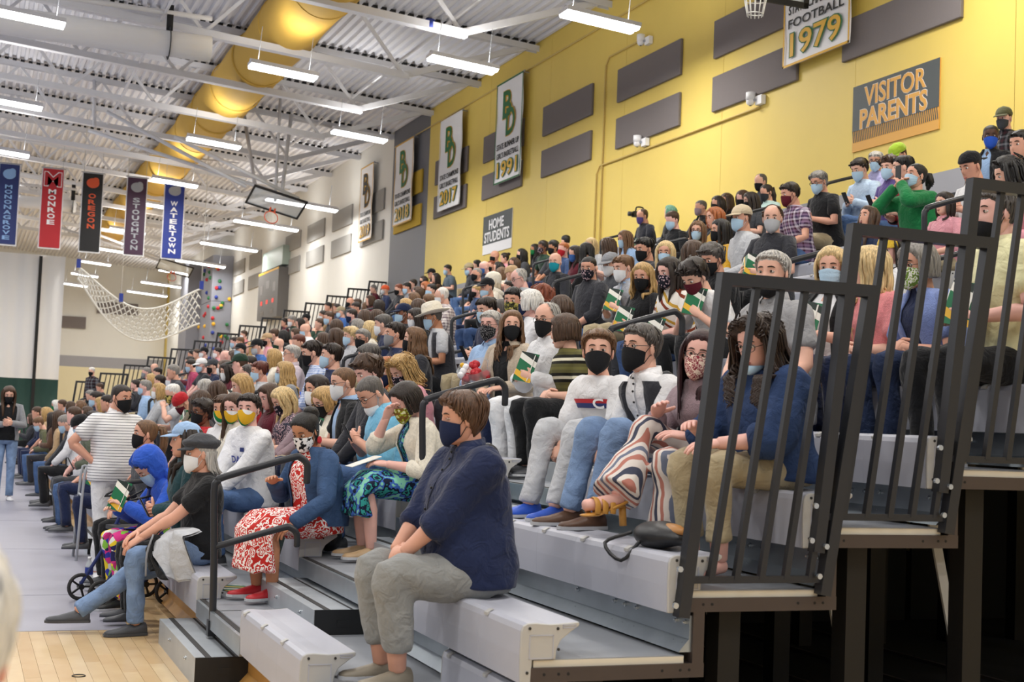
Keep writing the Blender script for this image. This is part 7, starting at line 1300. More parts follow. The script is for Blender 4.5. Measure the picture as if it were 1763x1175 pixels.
PEOPLE.append(('person in charcoal top, fifth from near end of the eighth row', 0, 7, 5.803, 17.794, 2.221, 0.928, {'fem': 1, 'hair': 'md', 'hc': 'brown', 'top': 'charcoal', 'mask': 'none', 'hy': -60, 'by': -20.1, 'lean': 0.2, 'hp': 14, 'arms': 'clasp', 'bot': 'khaki', 'b': 1.1155, 'slv': 's', 'skin': 'b', 'tl': 1.048}))
PEOPLE.append(('person in maroon top, fifth from far end of the twelfth row', 0, 11, 8.259, 29.111, 3.237, 0.958, {'fem': 1, 'hair': 'md', 'hc': 'brown', 'top': 'maroon', 'mask': 'none', 'hy': 5, 'by': 6.2, 'lean': 0.15, 'hp': 8, 'arms': 'read', 'bot': 'jean', 'b': 1.1155, 'slv': 's', 'skin': 'a', 'tl': 0.99}))
PEOPLE.append(('person in black top, fifth from far end of the tenth row', 0, 9, 7.031, 24.072, 2.729, 0.917, {'fem': 1, 'hair': 'lg', 'hc': 'dark', 'top': 'black', 'mask': 'none', 'hy': -60, 'by': -25.8, 'lean': 0.2, 'hp': 4, 'arms': 'read', 'bot': 'khaki', 'b': 0.9215, 'slv': 's', 'skin': 'b', 'tl': 1.051}))
PEOPLE.append(('person in olive top, third from far end of the twelfth row', 0, 11, 8.259, 30.374, 3.237, 1.017, {'hair': 'sh', 'hc': 'brown', 'top': 'olive', 'mask': 'none', 'hy': -20, 'by': -9.4, 'lean': 0.05, 'hp': 0, 'arms': 'fore', 'bot': 'black', 'b': 0.95, 'slv': 'l', 'skin': 'a', 'tl': 0.902}))
PEOPLE.append(('person in charcoal top and black mask, second from far end of the thirteenth row', 0, 12, 8.873, 33.240, 3.491, 1.008, {'hair': 'bd', 'hc': 'brown', 'top': 'charcoal', 'mask': 'black', 'hy': 10, 'by': 8.9, 'lean': 0.1, 'hp': 0, 'arms': 'lap', 'bot': 'denim', 'b': 1.15, 'slv': 's', 'skin': 'b', 'tl': 0.947}))
PEOPLE.append(('person in navy top, fourth from far end of the tenth row', 0, 9, 7.031, 25.335, 2.729, 0.967, {'hair': 'sh', 'hc': 'dark', 'top': 'navy', 'mask': 'none', 'hy': 0, 'by': 0.2, 'lean': 0.28, 'hp': 14, 'arms': 'read', 'bot': 'navy', 'b': 0.95, 'slv': 'l', 'skin': 'b', 'tl': 1.056}))
PEOPLE.append(('person in grey top, fourth from far end of the twelfth row', 0, 11, 8.259, 29.550, 3.237, 0.945, {'fem': 1, 'hair': 'md', 'hc': 'lbrown', 'top': 'grey', 'mask': 'none', 'hy': -30, 'by': -16.0, 'lean': 0.1, 'hp': 4, 'arms': 'phone', 'bot': 'charcoal', 'b': 0.97, 'slv': 's', 'skin': 'a', 'tl': 0.74}))
PEOPLE.append(('person in brown top, seventh from near end of the eighth row', 0, 7, 5.803, 20.330, 2.221, 0.964, {'fem': 1, 'hair': 'lg', 'hc': 'brown', 'top': 'brown', 'mask': 'none', 'hy': -60, 'by': -19.1, 'lean': 0.28, 'hp': 14, 'arms': 'lap', 'bot': 'black', 'b': 0.97, 'slv': 'q', 'skin': 'p', 'tl': 1.015}))
PEOPLE.append(('person in charcoal top, sixth from near end of the eighth row', 0, 7, 5.803, 19.736, 2.221, 0.967, {'fem': 1, 'hair': 'lg', 'hc': 'brown', 'top': 'charcoal', 'mask': 'none', 'hy': -50, 'by': -13.4, 'lean': 0.28, 'hp': 8, 'arms': 'lap', 'bot': 'jean', 'b': 1.0185, 'slv': 'l', 'skin': 'b', 'tl': 0.925}))
PEOPLE.append(('person in navy top and navy mask, third from far end of the ninth row', 0, 8, 6.417, 23.560, 2.475, 0.989, {'hair': 'sh', 'hc': 'dark', 'top': 'navy', 'mask': 'navy', 'hy': -2, 'by': -1.9, 'lean': 0.2, 'hp': 8, 'arms': 'phone', 'bot': 'jean', 'b': 0.95, 'slv': 's', 'skin': 'p', 'tl': 0.933}))
PEOPLE.append(('person in grey top, eighth from far end of the seventh row', 0, 6, 5.189, 18.715, 1.967, 0.957, {'fem': 1, 'hair': 'md', 'hc': 'grey', 'top': 'grey', 'mask': 'none', 'hy': -40, 'by': -11.2, 'lean': 0.2, 'hp': 0, 'arms': 'read', 'bot': 'black', 'b': 1.1155, 'slv': 'q', 'skin': 'a', 'tl': 0.947}))
PEOPLE.append(('person in cream top, ninth from near end of the seventh row', 0, 6, 5.189, 18.334, 1.967, 0.929, {'fem': 1, 'hair': 'md', 'hc': 'lblond', 'top': 'cream', 'mask': 'none', 'hy': -50, 'by': -17.7, 'lean': 0.05, 'hp': 0, 'arms': 'phone', 'bot': 'black', 'b': 0.9215, 'slv': 's', 'skin': 'a', 'tl': 0.893}))
PEOPLE.append(('person in slate top and light blue mask, third from far end of the sixteenth row', 0, 15, 10.715, 31.038, 4.253, 1.012, {'b': 1.1, 'slv': 's', 'hair': 'sh', 'hc': 'black', 'top': '#566470', 'mask': 'lblue', 'hy': -2, 'by': 3.5, 'lean': 0.2, 'hp': 8, 'arms': 'read', 'bot': 'charcoal', 'skin': 'a', 'tl': 0.958}))
PEOPLE.append(('person in charcoal top and khaki cap, fourth from far end of the fourteenth row', 0, 13, 9.487, 26.054, 3.745, 0.968, {'hat': ('cap', 'khaki'), 'hair': 'sh', 'hc': 'dark', 'top': 'charcoal', 'mask': 'lblue', 'hy': -2, 'by': -4.1, 'lean': 0.2, 'hp': 14, 'arms': 'lap', 'bot': 'jean', 'b': 1.15, 'slv': 'l', 'skin': 'p', 'tl': 1.006}))
PEOPLE.append(('person in black top, fourth from far end of the sixteenth row', 0, 15, 10.715, 29.205, 4.253, 0.985, {'hair': 'sh', 'hc': 'black', 'top': 'black', 'mask': 'none', 'hy': -40, 'by': -18.7, 'lean': 0.1, 'hp': 0, 'arms': 'lap', 'bot': 'khaki', 'b': 1.15, 'slv': 'q', 'skin': 'a', 'tl': 0.88}))
PEOPLE.append(('person in black top and black mask, sixth from near end of the twelfth row', 0, 11, 8.259, 22.248, 3.237, 0.966, {'hair': 'bz', 'hc': 'grey', 'top': 'black', 'mask': 'black', 'hy': 15, 'by': 8.8, 'lean': 0.28, 'hp': 0, 'arms': 'lap', 'bot': 'jean', 'b': 1.15, 'slv': 'q', 'skin': 'b', 'tl': 0.969}))
PEOPLE.append(('person in navy top and blue mask, fifth from far end of the thirteenth row', 0, 12, 8.873, 23.661, 3.491, 1.003, {'hair': 'bd', 'hc': 'brown', 'top': 'navy', 'mask': 'blue', 'hy': 5, 'by': -1.3, 'lean': 0.1, 'hp': 14, 'arms': 'phone', 'bot': 'charcoal', 'b': 1.05, 'slv': 'q', 'skin': 'p', 'tl': 0.997}))
PEOPLE.append(('person in charcoal top and black mask, fifth from far end of the fourteenth row', 0, 13, 9.487, 25.009, 3.745, 0.980, {'hair': 'bz', 'hc': 'red', 'top': 'charcoal', 'mask': 'black', 'hy': 15, 'by': 5.8, 'lean': 0.1, 'hp': 4, 'arms': 'fore', 'bot': 'jean', 'b': 1.15, 'slv': 's', 'skin': 'b', 'tl': 0.892}))
PEOPLE.append(('person in charcoal top and black mask, third from far end of the fifteenth row', 0, 14, 10.101, 26.169, 3.999, 1.007, {'skin': 'b', 'hair': 'bd', 'hc': 'red', 'top': 'charcoal', 'mask': 'black', 'hy': 8, 'by': 0.9, 'lean': 0.28, 'hp': 4, 'arms': 'clasp', 'bot': 'black', 'b': 1.15, 'slv': 'l', 'tl': 1.081}))
PEOPLE.append(('person in pink top, fourth from far end of the fifteenth row', 0, 14, 10.101, 25.716, 3.999, 0.930, {'fem': 1, 'hair': 'bn', 'hc': 'dark', 'top': 'pink', 'mask': 'none', 'hy': -8, 'by': -5.0, 'lean': 0.2, 'hp': 8, 'arms': 'clasp', 'bot': 'jean', 'b': 1.0185, 'slv': 'q', 'skin': 'a', 'tl': 1.037}))
PEOPLE.append(('person in dark grey top and black mask, fifth from far end of the fifteenth row', 0, 14, 10.101, 24.961, 3.999, 0.966, {'fem': 1, 'hair': 'lg', 'hc': 'black', 'top': 'dgrey', 'mask': 'black', 'hy': 2, 'by': -3.6, 'lean': 0.1, 'hp': 4, 'arms': 'clasp', 'bot': 'khaki', 'b': 0.9215, 'slv': 'l', 'skin': 'a', 'tl': 0.957}))
PEOPLE.append(('person in light grey top and charcoal mask, sixth from near end of the thirteenth row', 0, 12, 8.873, 22.268, 3.491, 0.943, {'fem': 1, 'hair': 'lg', 'hc': 'brown', 'top': 'lgrey', 'mask': 'charcoal', 'hy': 20, 'by': 8.0, 'lean': 0.1, 'hp': 4, 'arms': 'read', 'bot': 'jean', 'b': 0.97, 'slv': 'q', 'skin': 'b', 'tl': 0.947}))
PEOPLE.append(('person in black top, sixth from near end of the fourteenth row', 0, 13, 9.487, 24.452, 3.745, 0.940, {'fem': 1, 'hair': 'md', 'hc': 'black', 'top': 'black', 'mask': 'none', 'hy': -10, 'by': -5.3, 'lean': 0.28, 'hp': 0, 'arms': 'fore', 'bot': 'black', 'b': 0.9215, 'slv': 'l', 'skin': 'b', 'tl': 0.791}))
PEOPLE.append(('person in grey top and green mask, first from far end of the second row', 0, 1, 2.119, 33.974, 0.697, 0.928, {'fem': 1, 'hair': 'md', 'hc': 'white', 'top': 'grey', 'mask': 'green', 'hy': 0, 'by': 4.8, 'lean': 0.1, 'hp': 14, 'arms': 'fore', 'bot': 'navy', 'b': 0.9215, 'slv': 'l', 'skin': 'b', 'tl': 0.994}))
PEOPLE.append(('person in navy top, second from far end of the second row', 0, 1, 2.119, 31.871, 0.697, 0.991, {'hair': 'sh', 'hc': 'brown', 'top': 'navy', 'mask': 'none', 'hy': -10, 'by': -5.2, 'lean': 0.1, 'hp': 8, 'arms': 'fore', 'bot': 'khaki', 'b': 0.95, 'slv': 'l', 'skin': 'b', 'tl': 0.902}))
PEOPLE.append(('person in charcoal top and light blue mask, third from far end of the second row', 0, 1, 2.119, 28.491, 0.697, 0.941, {'fem': 1, 'hair': 'md', 'hc': 'brown', 'top': 'charcoal', 'mask': 'lblue', 'hy': -20, 'by': -10.8, 'lean': 0.28, 'hp': 0, 'arms': 'lap', 'bot': 'charcoal', 'b': 1.0185, 'slv': 'q', 'skin': 'a', 'tl': 0.926}))
PEOPLE.append(('person in mustard top, fourth from far end of the second row', 0, 1, 2.119, 26.759, 0.697, 0.931, {'fem': 1, 'hair': 'md', 'hc': 'lbrown', 'top': 'mustard', 'mask': 'none', 'hy': -10, 'by': -3.0, 'lean': 0.15, 'hp': 0, 'arms': 'clasp', 'bot': 'khaki', 'b': 0.97, 'slv': 'q', 'skin': 'a', 'tl': 0.965}))
PEOPLE.append(('person in white top, eighth from far end of the first row', 0, 0, 1.505, 19.677, 0.443, 1.004, {'hair': 'sh', 'hc': 'brown', 'top': 'white', 'mask': 'none', 'hy': -20, 'by': -8.0, 'lean': 0.1, 'hp': 4, 'arms': 'lap', 'bot': 'black', 'b': 1.05, 'slv': 'l', 'skin': 'p', 'tl': 1.14}))
PEOPLE.append(('person in navy top, second from far end of the first row', 0, 0, 1.505, 27.487, 0.443, 1.005, {'hair': 'sh', 'hc': 'brown', 'top': 'navy', 'mask': 'none', 'hy': 5, 'by': 3.2, 'lean': 0.28, 'hp': 8, 'arms': 'lap', 'bot': 'navy', 'b': 1.05, 'slv': 'l', 'skin': 'b', 'tl': 1.095}))
PEOPLE.append(('person in tan top, third from far end of the first row', 0, 0, 1.505, 26.416, 0.443, 0.959, {'fem': 1, 'hair': 'md', 'hc': 'blond', 'top': 'tan', 'mask': 'none', 'hy': -10, 'by': -5.4, 'lean': 0.1, 'hp': 8, 'arms': 'lap', 'bot': 'navy', 'b': 1.0185, 'slv': 's', 'skin': 'b', 'tl': 1.14}))
PEOPLE.append(('person in brown top, fifth from far end of the first row', 0, 0, 1.505, 24.171, 0.443, 0.925, {'fem': 1, 'hair': 'lg', 'hc': 'dark', 'top': 'brown', 'mask': 'none', 'hy': -30, 'by': -12.6, 'lean': 0.15, 'hp': 8, 'arms': 'phone', 'bot': 'charcoal', 'b': 0.9215, 'slv': 'l', 'skin': 'a', 'tl': 1.068}))
PEOPLE.append(('person in tan top, sixth from far end of the first row', 0, 0, 1.505, 21.458, 0.443, 0.952, {'fem': 1, 'hair': 'lg', 'hc': 'brown', 'top': 'tan', 'mask': 'none', 'hy': -30, 'by': -14.6, 'lean': 0.28, 'hp': 4, 'arms': 'lap', 'bot': 'jean', 'b': 0.9215, 'slv': 'l', 'skin': 'a', 'tl': 1.136}))
PEOPLE.append(('person in olive hoodie and jeans hunched forward at the left', 0, 0, 1.505, 25.516, 0.443, 0.968, {'hp': 30, 'lean': 0.4, 'fz': -0.443, 'bot': 'jean', 'hair': 'sh', 'hc': 'lbrown', 'top': 'olive', 'mask': 'lblue', 'hy': 8, 'by': 1.0, 'arms': 'lap', 'b': 1, 'slv': 'l', 'skin': 'a', 'tl': 0.879}))
PEOPLE.append(('person in charcoal top and light blue mask, seventh from far end of the first row', 0, 0, 1.505, 20.076, 0.443, 0.970, {'hp': 25, 'hair': 'sh', 'hc': 'grey', 'top': 'charcoal', 'mask': 'lblue', 'hy': 0, 'by': -1.9, 'lean': 0.2, 'arms': 'fore', 'bot': 'jean', 'b': 1, 'slv': 'l', 'skin': 'a', 'tl': 1.009}))
PEOPLE.append(('person in black knit cap and grey-green hoodie with jeans', 1, 0, 1.505, 16.474, 0.443, 0.962, {'hp': 30, 'hat': ('beanie', 'black'), 'fz': -0.443, 'lean': 0.3, 'bot': 'jean', 'hair': 'bd', 'hc': 'dark', 'top': '#59604f', 'mask': 'lblue', 'hy': 0, 'by': 2.6, 'arms': 'phone', 'b': 0.95, 'slv': 'l', 'skin': 'p', 'tl': 1.14}))
PEOPLE.append(('person in navy top and light blue mask, sixth from far end of the second row', 0, 1, 2.119, 23.201, 0.697, 1.011, {'hair': 'sh', 'hc': 'dark', 'top': 'navy', 'mask': 'lblue', 'hy': 2, 'by': 3.1, 'lean': 0.15, 'hp': 8, 'arms': 'phone', 'bot': 'khaki', 'b': 1.05, 'slv': 's', 'skin': 'b', 'tl': 1.14}))
PEOPLE.append(('person in dark grey top, first from far end of the third row', 0, 2, 2.733, 32.485, 0.951, 0.963, {'hair': 'sh', 'hc': 'grey', 'top': 'dgrey', 'mask': 'none', 'hy': 0, 'by': -0.9, 'lean': 0.05, 'hp': 14, 'arms': 'clasp', 'bot': 'denim', 'b': 0.95, 'slv': 'q', 'skin': 'a', 'tl': 0.936}))
PEOPLE.append(('person in charcoal top, first from far end of the fourth row', 0, 3, 3.347, 36.613, 1.205, 0.972, {'hair': 'sh', 'hc': 'brown', 'top': 'charcoal', 'mask': 'none', 'hy': 0, 'by': -5.4, 'lean': 0.15, 'hp': 14, 'arms': 'phone', 'bot': 'jean', 'b': 0.95, 'slv': 's', 'skin': 'b', 'tl': 0.882}))
PEOPLE.append(('person in maroon top, seventh from far end of the second row', 0, 1, 2.119, 21.975, 0.697, 0.952, {'fem': 1, 'hair': 'md', 'hc': 'blond', 'top': 'maroon', 'mask': 'none', 'hy': 0, 'by': 3.5, 'lean': 0.2, 'hp': 14, 'arms': 'clasp', 'bot': 'dgrey', 'b': 0.9215, 'slv': 'q', 'skin': 'a', 'tl': 1.062}))
PEOPLE.append(('person in grey top, eighth from far end of the second row', 0, 1, 2.119, 21.038, 0.697, 1.018, {'hair': 'sh', 'hc': 'dark', 'top': 'grey', 'mask': 'none', 'hy': -10, 'by': -9.2, 'lean': 0.2, 'hp': 8, 'arms': 'clasp', 'bot': 'navy', 'b': 1.15, 'slv': 's', 'skin': 'b', 'tl': 1.006}))
PEOPLE.append(('person in pink top, fifth from far end of the second row', 0, 1, 2.119, 24.509, 0.697, 0.916, {'fem': 1, 'hair': 'md', 'hc': 'brown', 'top': 'pink', 'mask': 'none', 'hy': 0, 'by': 5.3, 'lean': 0.28, 'hp': 8, 'arms': 'read', 'bot': 'navy', 'b': 0.9215, 'slv': 's', 'skin': 'a', 'tl': 0.798}))
PEOPLE.append(('person in charcoal top and white mask, eighth from near end of the first row', 1, 0, 1.505, 16.976, 0.443, 0.964, {'hair': 'sh', 'hc': 'dark', 'top': 'charcoal', 'mask': 'white', 'hy': -5, 'by': 0.5, 'lean': 0.05, 'hp': 8, 'arms': 'fore', 'bot': 'dgrey', 'b': 0.95, 'slv': 's', 'skin': 'p', 'tl': 1.14}))
PEOPLE.append(('person in grey top, fifth from near end of the first row', 1, 0, 1.505, 13.759, 0.443, 0.933, {'fem': 1, 'hair': 'md', 'hc': 'dark', 'top': 'grey', 'mask': 'none', 'hy': -10, 'by': -5.6, 'lean': 0.28, 'hp': 8, 'arms': 'read', 'bot': 'navy', 'b': 1.1155, 'slv': 'l', 'skin': 'a', 'tl': 1.14}))
PEOPLE.append(('person in navy top, eighth from near end of the second row', 0, 1, 2.119, 19.545, 0.697, 0.989, {'hair': 'sh', 'hc': 'brown', 'top': 'navy', 'mask': 'none', 'hy': 0, 'by': -3.6, 'lean': 0.28, 'hp': 4, 'arms': 'lap', 'bot': 'black', 'b': 1.15, 'slv': 's', 'skin': 'p', 'tl': 0.954}))
PEOPLE.append(('person in charcoal top, first from far end of the first row', 0, 0, 1.505, 32.729, 0.443, 0.933, {'fem': 1, 'hair': 'md', 'hc': 'brown', 'top': 'charcoal', 'mask': 'none', 'hy': 0, 'by': -5.2, 'lean': 0.05, 'hp': 8, 'arms': 'read', 'bot': 'black', 'b': 1.0185, 'slv': 'l', 'skin': 'p', 'tl': 0.802}))
PEOPLE.append(('person in red top, sixth from near end of the first row', 1, 0, 1.505, 15.771, 0.443, 0.961, {'fem': 1, 'hp': 20, 'hair': 'md', 'hc': 'lbrown', 'top': 'red', 'mask': 'none', 'hy': 0, 'by': -1.1, 'lean': 0.15, 'arms': 'lap', 'bot': 'navy', 'b': 0.97, 'slv': 's', 'skin': 'b', 'tl': 0.986}))

# ================================================================== people: build
def chest_text(root, P, J, txt, w, v0, v1, m, name, col=None, off=.02, ang0=0, dec=.0):
    V, F = fit_text(txt, 1.0, 1.0, dec, .0); 
    if len(V) == 0: return
    Q = [surf(P, J, ang0+p[0]*w, v0+(p[1]+.5)*(v1-v0), off) for p in V]; mb = MB(); mb.add(Q, F); mb.build(name, m, root, False, col)
def chest_patch(root, P, J, a0, a1, v0, v1, m, name, off=.028):
    n = 10; R = [[surf(P, J, a, v, off) for a in np.linspace(a0, a1, n)] for v in np.linspace(v0, v1, 4)]
    mb = MB(); mb.loft(np.array(R), caps=False, closed=False); mb.build(name, m, root, True)
prog_m = ramp_mat('programme_cover', 'stripes', ['#1f6b46', '#e2b23a', '#1f6b46', '#1f6b46', '#e8e6dc', '#23302c'], 6.5, axis=(.5, .6, .62), rough=.4)
mat('paper', '#e4e2da', .7)
pb = MB()
PROG = []
for sgn in (-1, 1):
    q = MB(); a = .55*sgn; c, s_ = math.cos(a), math.sin(a)
    vs = [(0, 0, 0), (-.14*abs(s_)*0-.13*c*0, 0, 0)]
    pts = []
    for u in (0, .14):
        for z in (0, .215):
            for t in (0, .002): pts.append((-u*math.cos(1.0)*1.0-t, sgn*u*math.sin(1.0)*1.0, z))
    q.add(pts, [(0, 1, 3, 2), (4, 6, 7, 5), (0, 4, 5, 1), (2, 3, 7, 6), (0, 2, 6, 4), (1, 5, 7, 3)])
    PROG.append(q.mesh('cover', ['programme_cover']))
pg = MB(); pg.box(-.06, -.058, -.10, .10, .008, .205); PROG_IN = pg.mesh('pages', ['paper'])
ph = MB(); ph.box(-.004, .004, -.036, .036, -.075, .075); PHONE = bevel(ph.mesh('phone', ['plastic_black']), .003, 2)
ps = MB(); ps.box(-.0046, -.0041, -.033, .033, -.068, .068); PHSCR = ps.mesh('screen', ['glow_white'])
def tosay(lbl):
    w = lbl.split(',')
    return ' '.join((w[0] if ' row' not in lbl else lbl.replace(' of the', '').replace('person in ', '').replace(' and', ',')).split()[:10])
def programme(loc, rz, tilt, lbl):
    t = thing('programme', loc, lbl, 'programme', 'printed programmes', 0); t.rotation_euler = (0, tilt, rz)
    for m_ in PROG: link('cover', m_, t)
    link('pages', PROG_IN, t)
def phone(loc, rz, tilt, lbl):
    o = link('phone', PHONE, None, None, loc); o.rotation_euler = (0, tilt, rz); tag(o, lbl, 'phone', 'mobile phones'); link('screen', PHSCR, o); return o
_pn = 0
for idx, (lbl, lod, k, x, y, z, s, P) in enumerate(PEOPLE):
    by = math.radians(P.get('by', 0)); rz = PI+by
    if P.get('vest') and lod == 0: P.pop('vest')
    root, J = make_person(P, x, y, z, rz, s, lod, idx+1); tag(root, lbl, 'person')
    R = _rz(rz)
    wp = lambda q: _v(x, y, z)+s*(R@q)
    if P.get('vest'):
        tn = 40; Ro = torso_rings(P, J, tn, 1.0, .034 if lod > 1 else .02, False)[:8]; Ri = torso_rings(P, J, tn, 1.0, .008, False)[:8]
        t = np.arange(tn)*2*PI/tn; t = np.where(t > PI, t-2*PI, t); keep = [j for j in range(tn) if abs(t[j]) > .22]; R2 = []
        for q_, (a, c) in enumerate(zip(Ro, Ri)):
            kk = keep if q_ < 3 else [j for j in range(tn) if abs(t[j]) > .22+.05*(q_-2)]
            kk = (kk+[kk[-1]]*len(keep))[:len(keep)] if len(kk) < len(keep) else kk[:len(keep)]
            ii = np.linspace(0, len(kk)-1, len(keep)).astype(int); kk = [kk[i_] for i_ in ii]; R2.append(np.vstack([a[kk], c[kk][::-1]]))
        mb = MB(); mb.loft(np.array(R2), caps=False); mb.build('vest', MATS['cloth'], root, True, C(P['vest']))
    if P.get('chest') == 'band':
        chest_patch(root, P, J, -1.0, 1.0, 4.35, 4.75, 'red', 'chest_stripe'); chest_patch(root, P, J, -1.0, 1.0, 3.9, 4.35, 'navy', 'chest_stripe')
        chest_text(root, P, J, 'C', .36, 3.85, 4.80, 'white', 'chest_letter', off=.032, ang0=.35, dec=.03)
    if P.get('chest') == 'dad':
        chest_text(root, P, J, 'DAD', .85, 3.3, 3.9, 'royal', 'chest_letters', off=.032, ang0=.12, dec=.02); chest_patch(root, P, J, .2, .42, 4.3, 4.7, 'navy', 'chest_emblem')
    if P.get('earr'):
        for sd in (1, -1):
            mb = MB(); mb.ell(J['hc']+J['H']@_v(-.004, sd*.088, -.066), (.018, .006, .026), 10, 6); mb.build('earring', 'red', root, True)
    if P.get('prog') == 1:
        c = (J['hdl']+J['hdr'])/2+_v(.05, 0, -.03); q = wp(c); programme(tuple(q), rz, -.35, 'green and gold programme held by '+tosay(lbl))
    if P.get('prog') == 2:
        c = (J['hdl'])+_v(.06, -.06, .0); q = wp(c); mb = MB(); mb.box(-.10, .10, -.075, .075, 0, .004); o = mb.build('paper_sheet', 'paper', None, loc=tuple(q)); o.rotation_euler = (0, .35, rz); tag(o, 'white sheet of paper held by '+tosay(lbl), 'paper')
    if P.get('phone') or (P.get('arms') == 'phone' and lod):
        c = (J['hdl']+J['hdr'])/2+(_v(.03, 0, .02) if P.get('phone') != 2 else _v(.02, 0, .05)); phone(tuple(wp(c)), rz, .5 if P.get('phone') != 2 else 0, 'dark phone held by '+tosay(lbl))
    if P.get('arms') == 'read' and lod and not P.get('prog'):
        c = (J['hdl']+J['hdr'])/2+_v(.05, 0, -.03); programme(tuple(wp(c)), rz, -.35, 'green and gold programme held by '+tosay(lbl))

# ================================================================== people who stand, and one close by
def stander(lbl, P, x, y, z, by, s, lod, seed):
    P = dict(P, stand=1, by=math.degrees(by)); root, J = make_person(P, x, y, z, PI+by, s, lod, seed); tag(root, lbl, 'person'); return root, J
r1, J1 = stander('person standing in white striped polo shirt and white trousers, sunglasses pushed up', dict(hair='bz', hc='dark', top='stripe_polo', mask='black', hy=128, hp=8, slv='s', collar=1, ccol='white', b=1.35, arms=((.22, .16, .12), (.02, .19, .20)), bot='white', btk='cloth', lean=.06, elb=(-.3, 1.0, -.2), shoe='white', skin='b'), 1.20, 12.0, 0, math.radians(105), .94, 2, 901)
g = add_glasses(dict(J1, hc=J1['hc']+J1['H']@_v(-.005, 0, .085)), 2); g.build('sunglasses', MATS['glass_frame'], r1, True)
stander('person walking in grey cardigan, black top and jeans at the left edge', dict(hair='lg', hc='brown', top='grey', open=.55, inner='black', mask='black', hy=92, hp=22, fem=1, arms='phone', bot='ljean', hl=.30, lean=.04, step=.5, shoe='white', tk='knit'), .62, 21.6, 0, math.radians(92), .97, 1, 902)
stander('person in dark plaid jacket standing by the far guard rail', dict(hair='sh', hc='white', top='plaid_dark', mask='black', hy=50, hp=5, b=1.2, arms='hang', bot='black', lean=.03), 3.12, 37.6, DK(2), math.radians(35), .93, 0, 903)
nr, _ = make_person(dict(hair='rc', hc='white', top='lgrey', mask='white', by=-95, hy=-95, hp=0, arms='lap', bot='navy', skin='#d88f80', fz=-.44), -.038, 1.30, .455, PI-math.radians(95), .98, 2, 904); tag(nr, 'blurred head and ear of someone sitting close to the camera', 'person')
ch = thing('folding_chair', (-.038, 1.30, 0), 'plain folding chair under the person closest to the camera', 'chair'); ch.rotation_euler = (0, 0, PI-math.radians(95))
b = MB(); b.box(-.2, .22, -.2, .2, .425, .445); b.build('seat', 'galv_lite', ch)
b = MB(); b.box(-.30, -.285, -.2, .2, .62, .82); b.build('backrest', 'galv_lite', ch)
for sy in (-.21, .21):
    b = MB(); b.bar((-.28, sy, 0), (.18, sy, .43), .022); b.build('leg', 'galv_lite', ch); b = MB(); b.bar((.25, sy, 0), (-.30, sy, .82), .022); b.build('leg', 'galv_lite', ch)

# ---- footwear details of the front row ------------------------------------------
def find(lab):
    for o in COL.objects:
        if o.get('label') == lab: return o
def jp(lab):
    for idx, (lbl, lod, k, x, y, z, s, P) in enumerate(PEOPLE):
        if lbl == lab: return find(lab), pose(P), P
_o, _J, _P = jp('person in mauve sweater, floral mask and striped wide-leg trousers, legs crossed')
for nm, sd in (('l', 1), ('r', -1)):
    a = _J['an'+nm]; b = MB()
    fx = [a+_v(-.03, 0, -.06), a+_v(.05, 0, -.075), a+_v(.12, 0, -.10), a+_v(.19, 0, -.105)]
    b.tube(fx, [.030, .036, .040, .030], 10, flat=.25); b.cyl(a+_v(-.035, 0, -.06), a+_v(-.045, 0, -.155), .018, 10)
    for f in (.05, .095, .14): b.tube([a+_v(f, -.040, -.095), a+_v(f-.005, -.034, -.05), a+_v(f-.01, 0, -.022), a+_v(f-.005, .034, -.05), a+_v(f, .040, -.095)], .0042, 8, flat=4.2, ref=(1, 0, 0), res=3)
    b.tube([a+_v(-.04, -.03, -.04), a+_v(-.055, 0, -.02), a+_v(-.04, .03, -.04), a+_v(.05, .038, -.07)], .008, 6, res=3)
    b.build('sandal', MATS['leather'], _o, True, C('#c08a3c'))
_o, _J, _P = jp('person in denim blouse and khaki trousers behind the first guard rail, mask under chin')
for nm, sd in (('l', 1), ('r', -1)):
    a = _J['an'+nm]; b = MB(); b.tube([a+_v(-.07, 0, -.085), a+_v(.05, 0, -.088), a+_v(.21, sd*.02, -.088)], [.036, .042, .040], 10, flat=.28)
    b.tube([a+_v(.10, -.045, -.075), a+_v(.09, -.03, -.02), a+_v(.085, 0, -.008), a+_v(.09, .03, -.02), a+_v(.10, .045, -.075)], .020, 8, flat=.35, res=3); b.build('slide_sandal', MATS['leather'], _o, True, C('black'))
_o, _J, _P = jp('person in grey shirt with light blue tie holding a programme')
b = MB(); b.loft([[surf(_P, _J, a, v, .02) for a in (-.05-.02*(5.5-v), .05+.02*(5.5-v))] for v in np.linspace(2.2, 8.2, 12)], caps=False, closed=False); b.build('tie', MATS['cloth'], _o, True, C('lblue'))

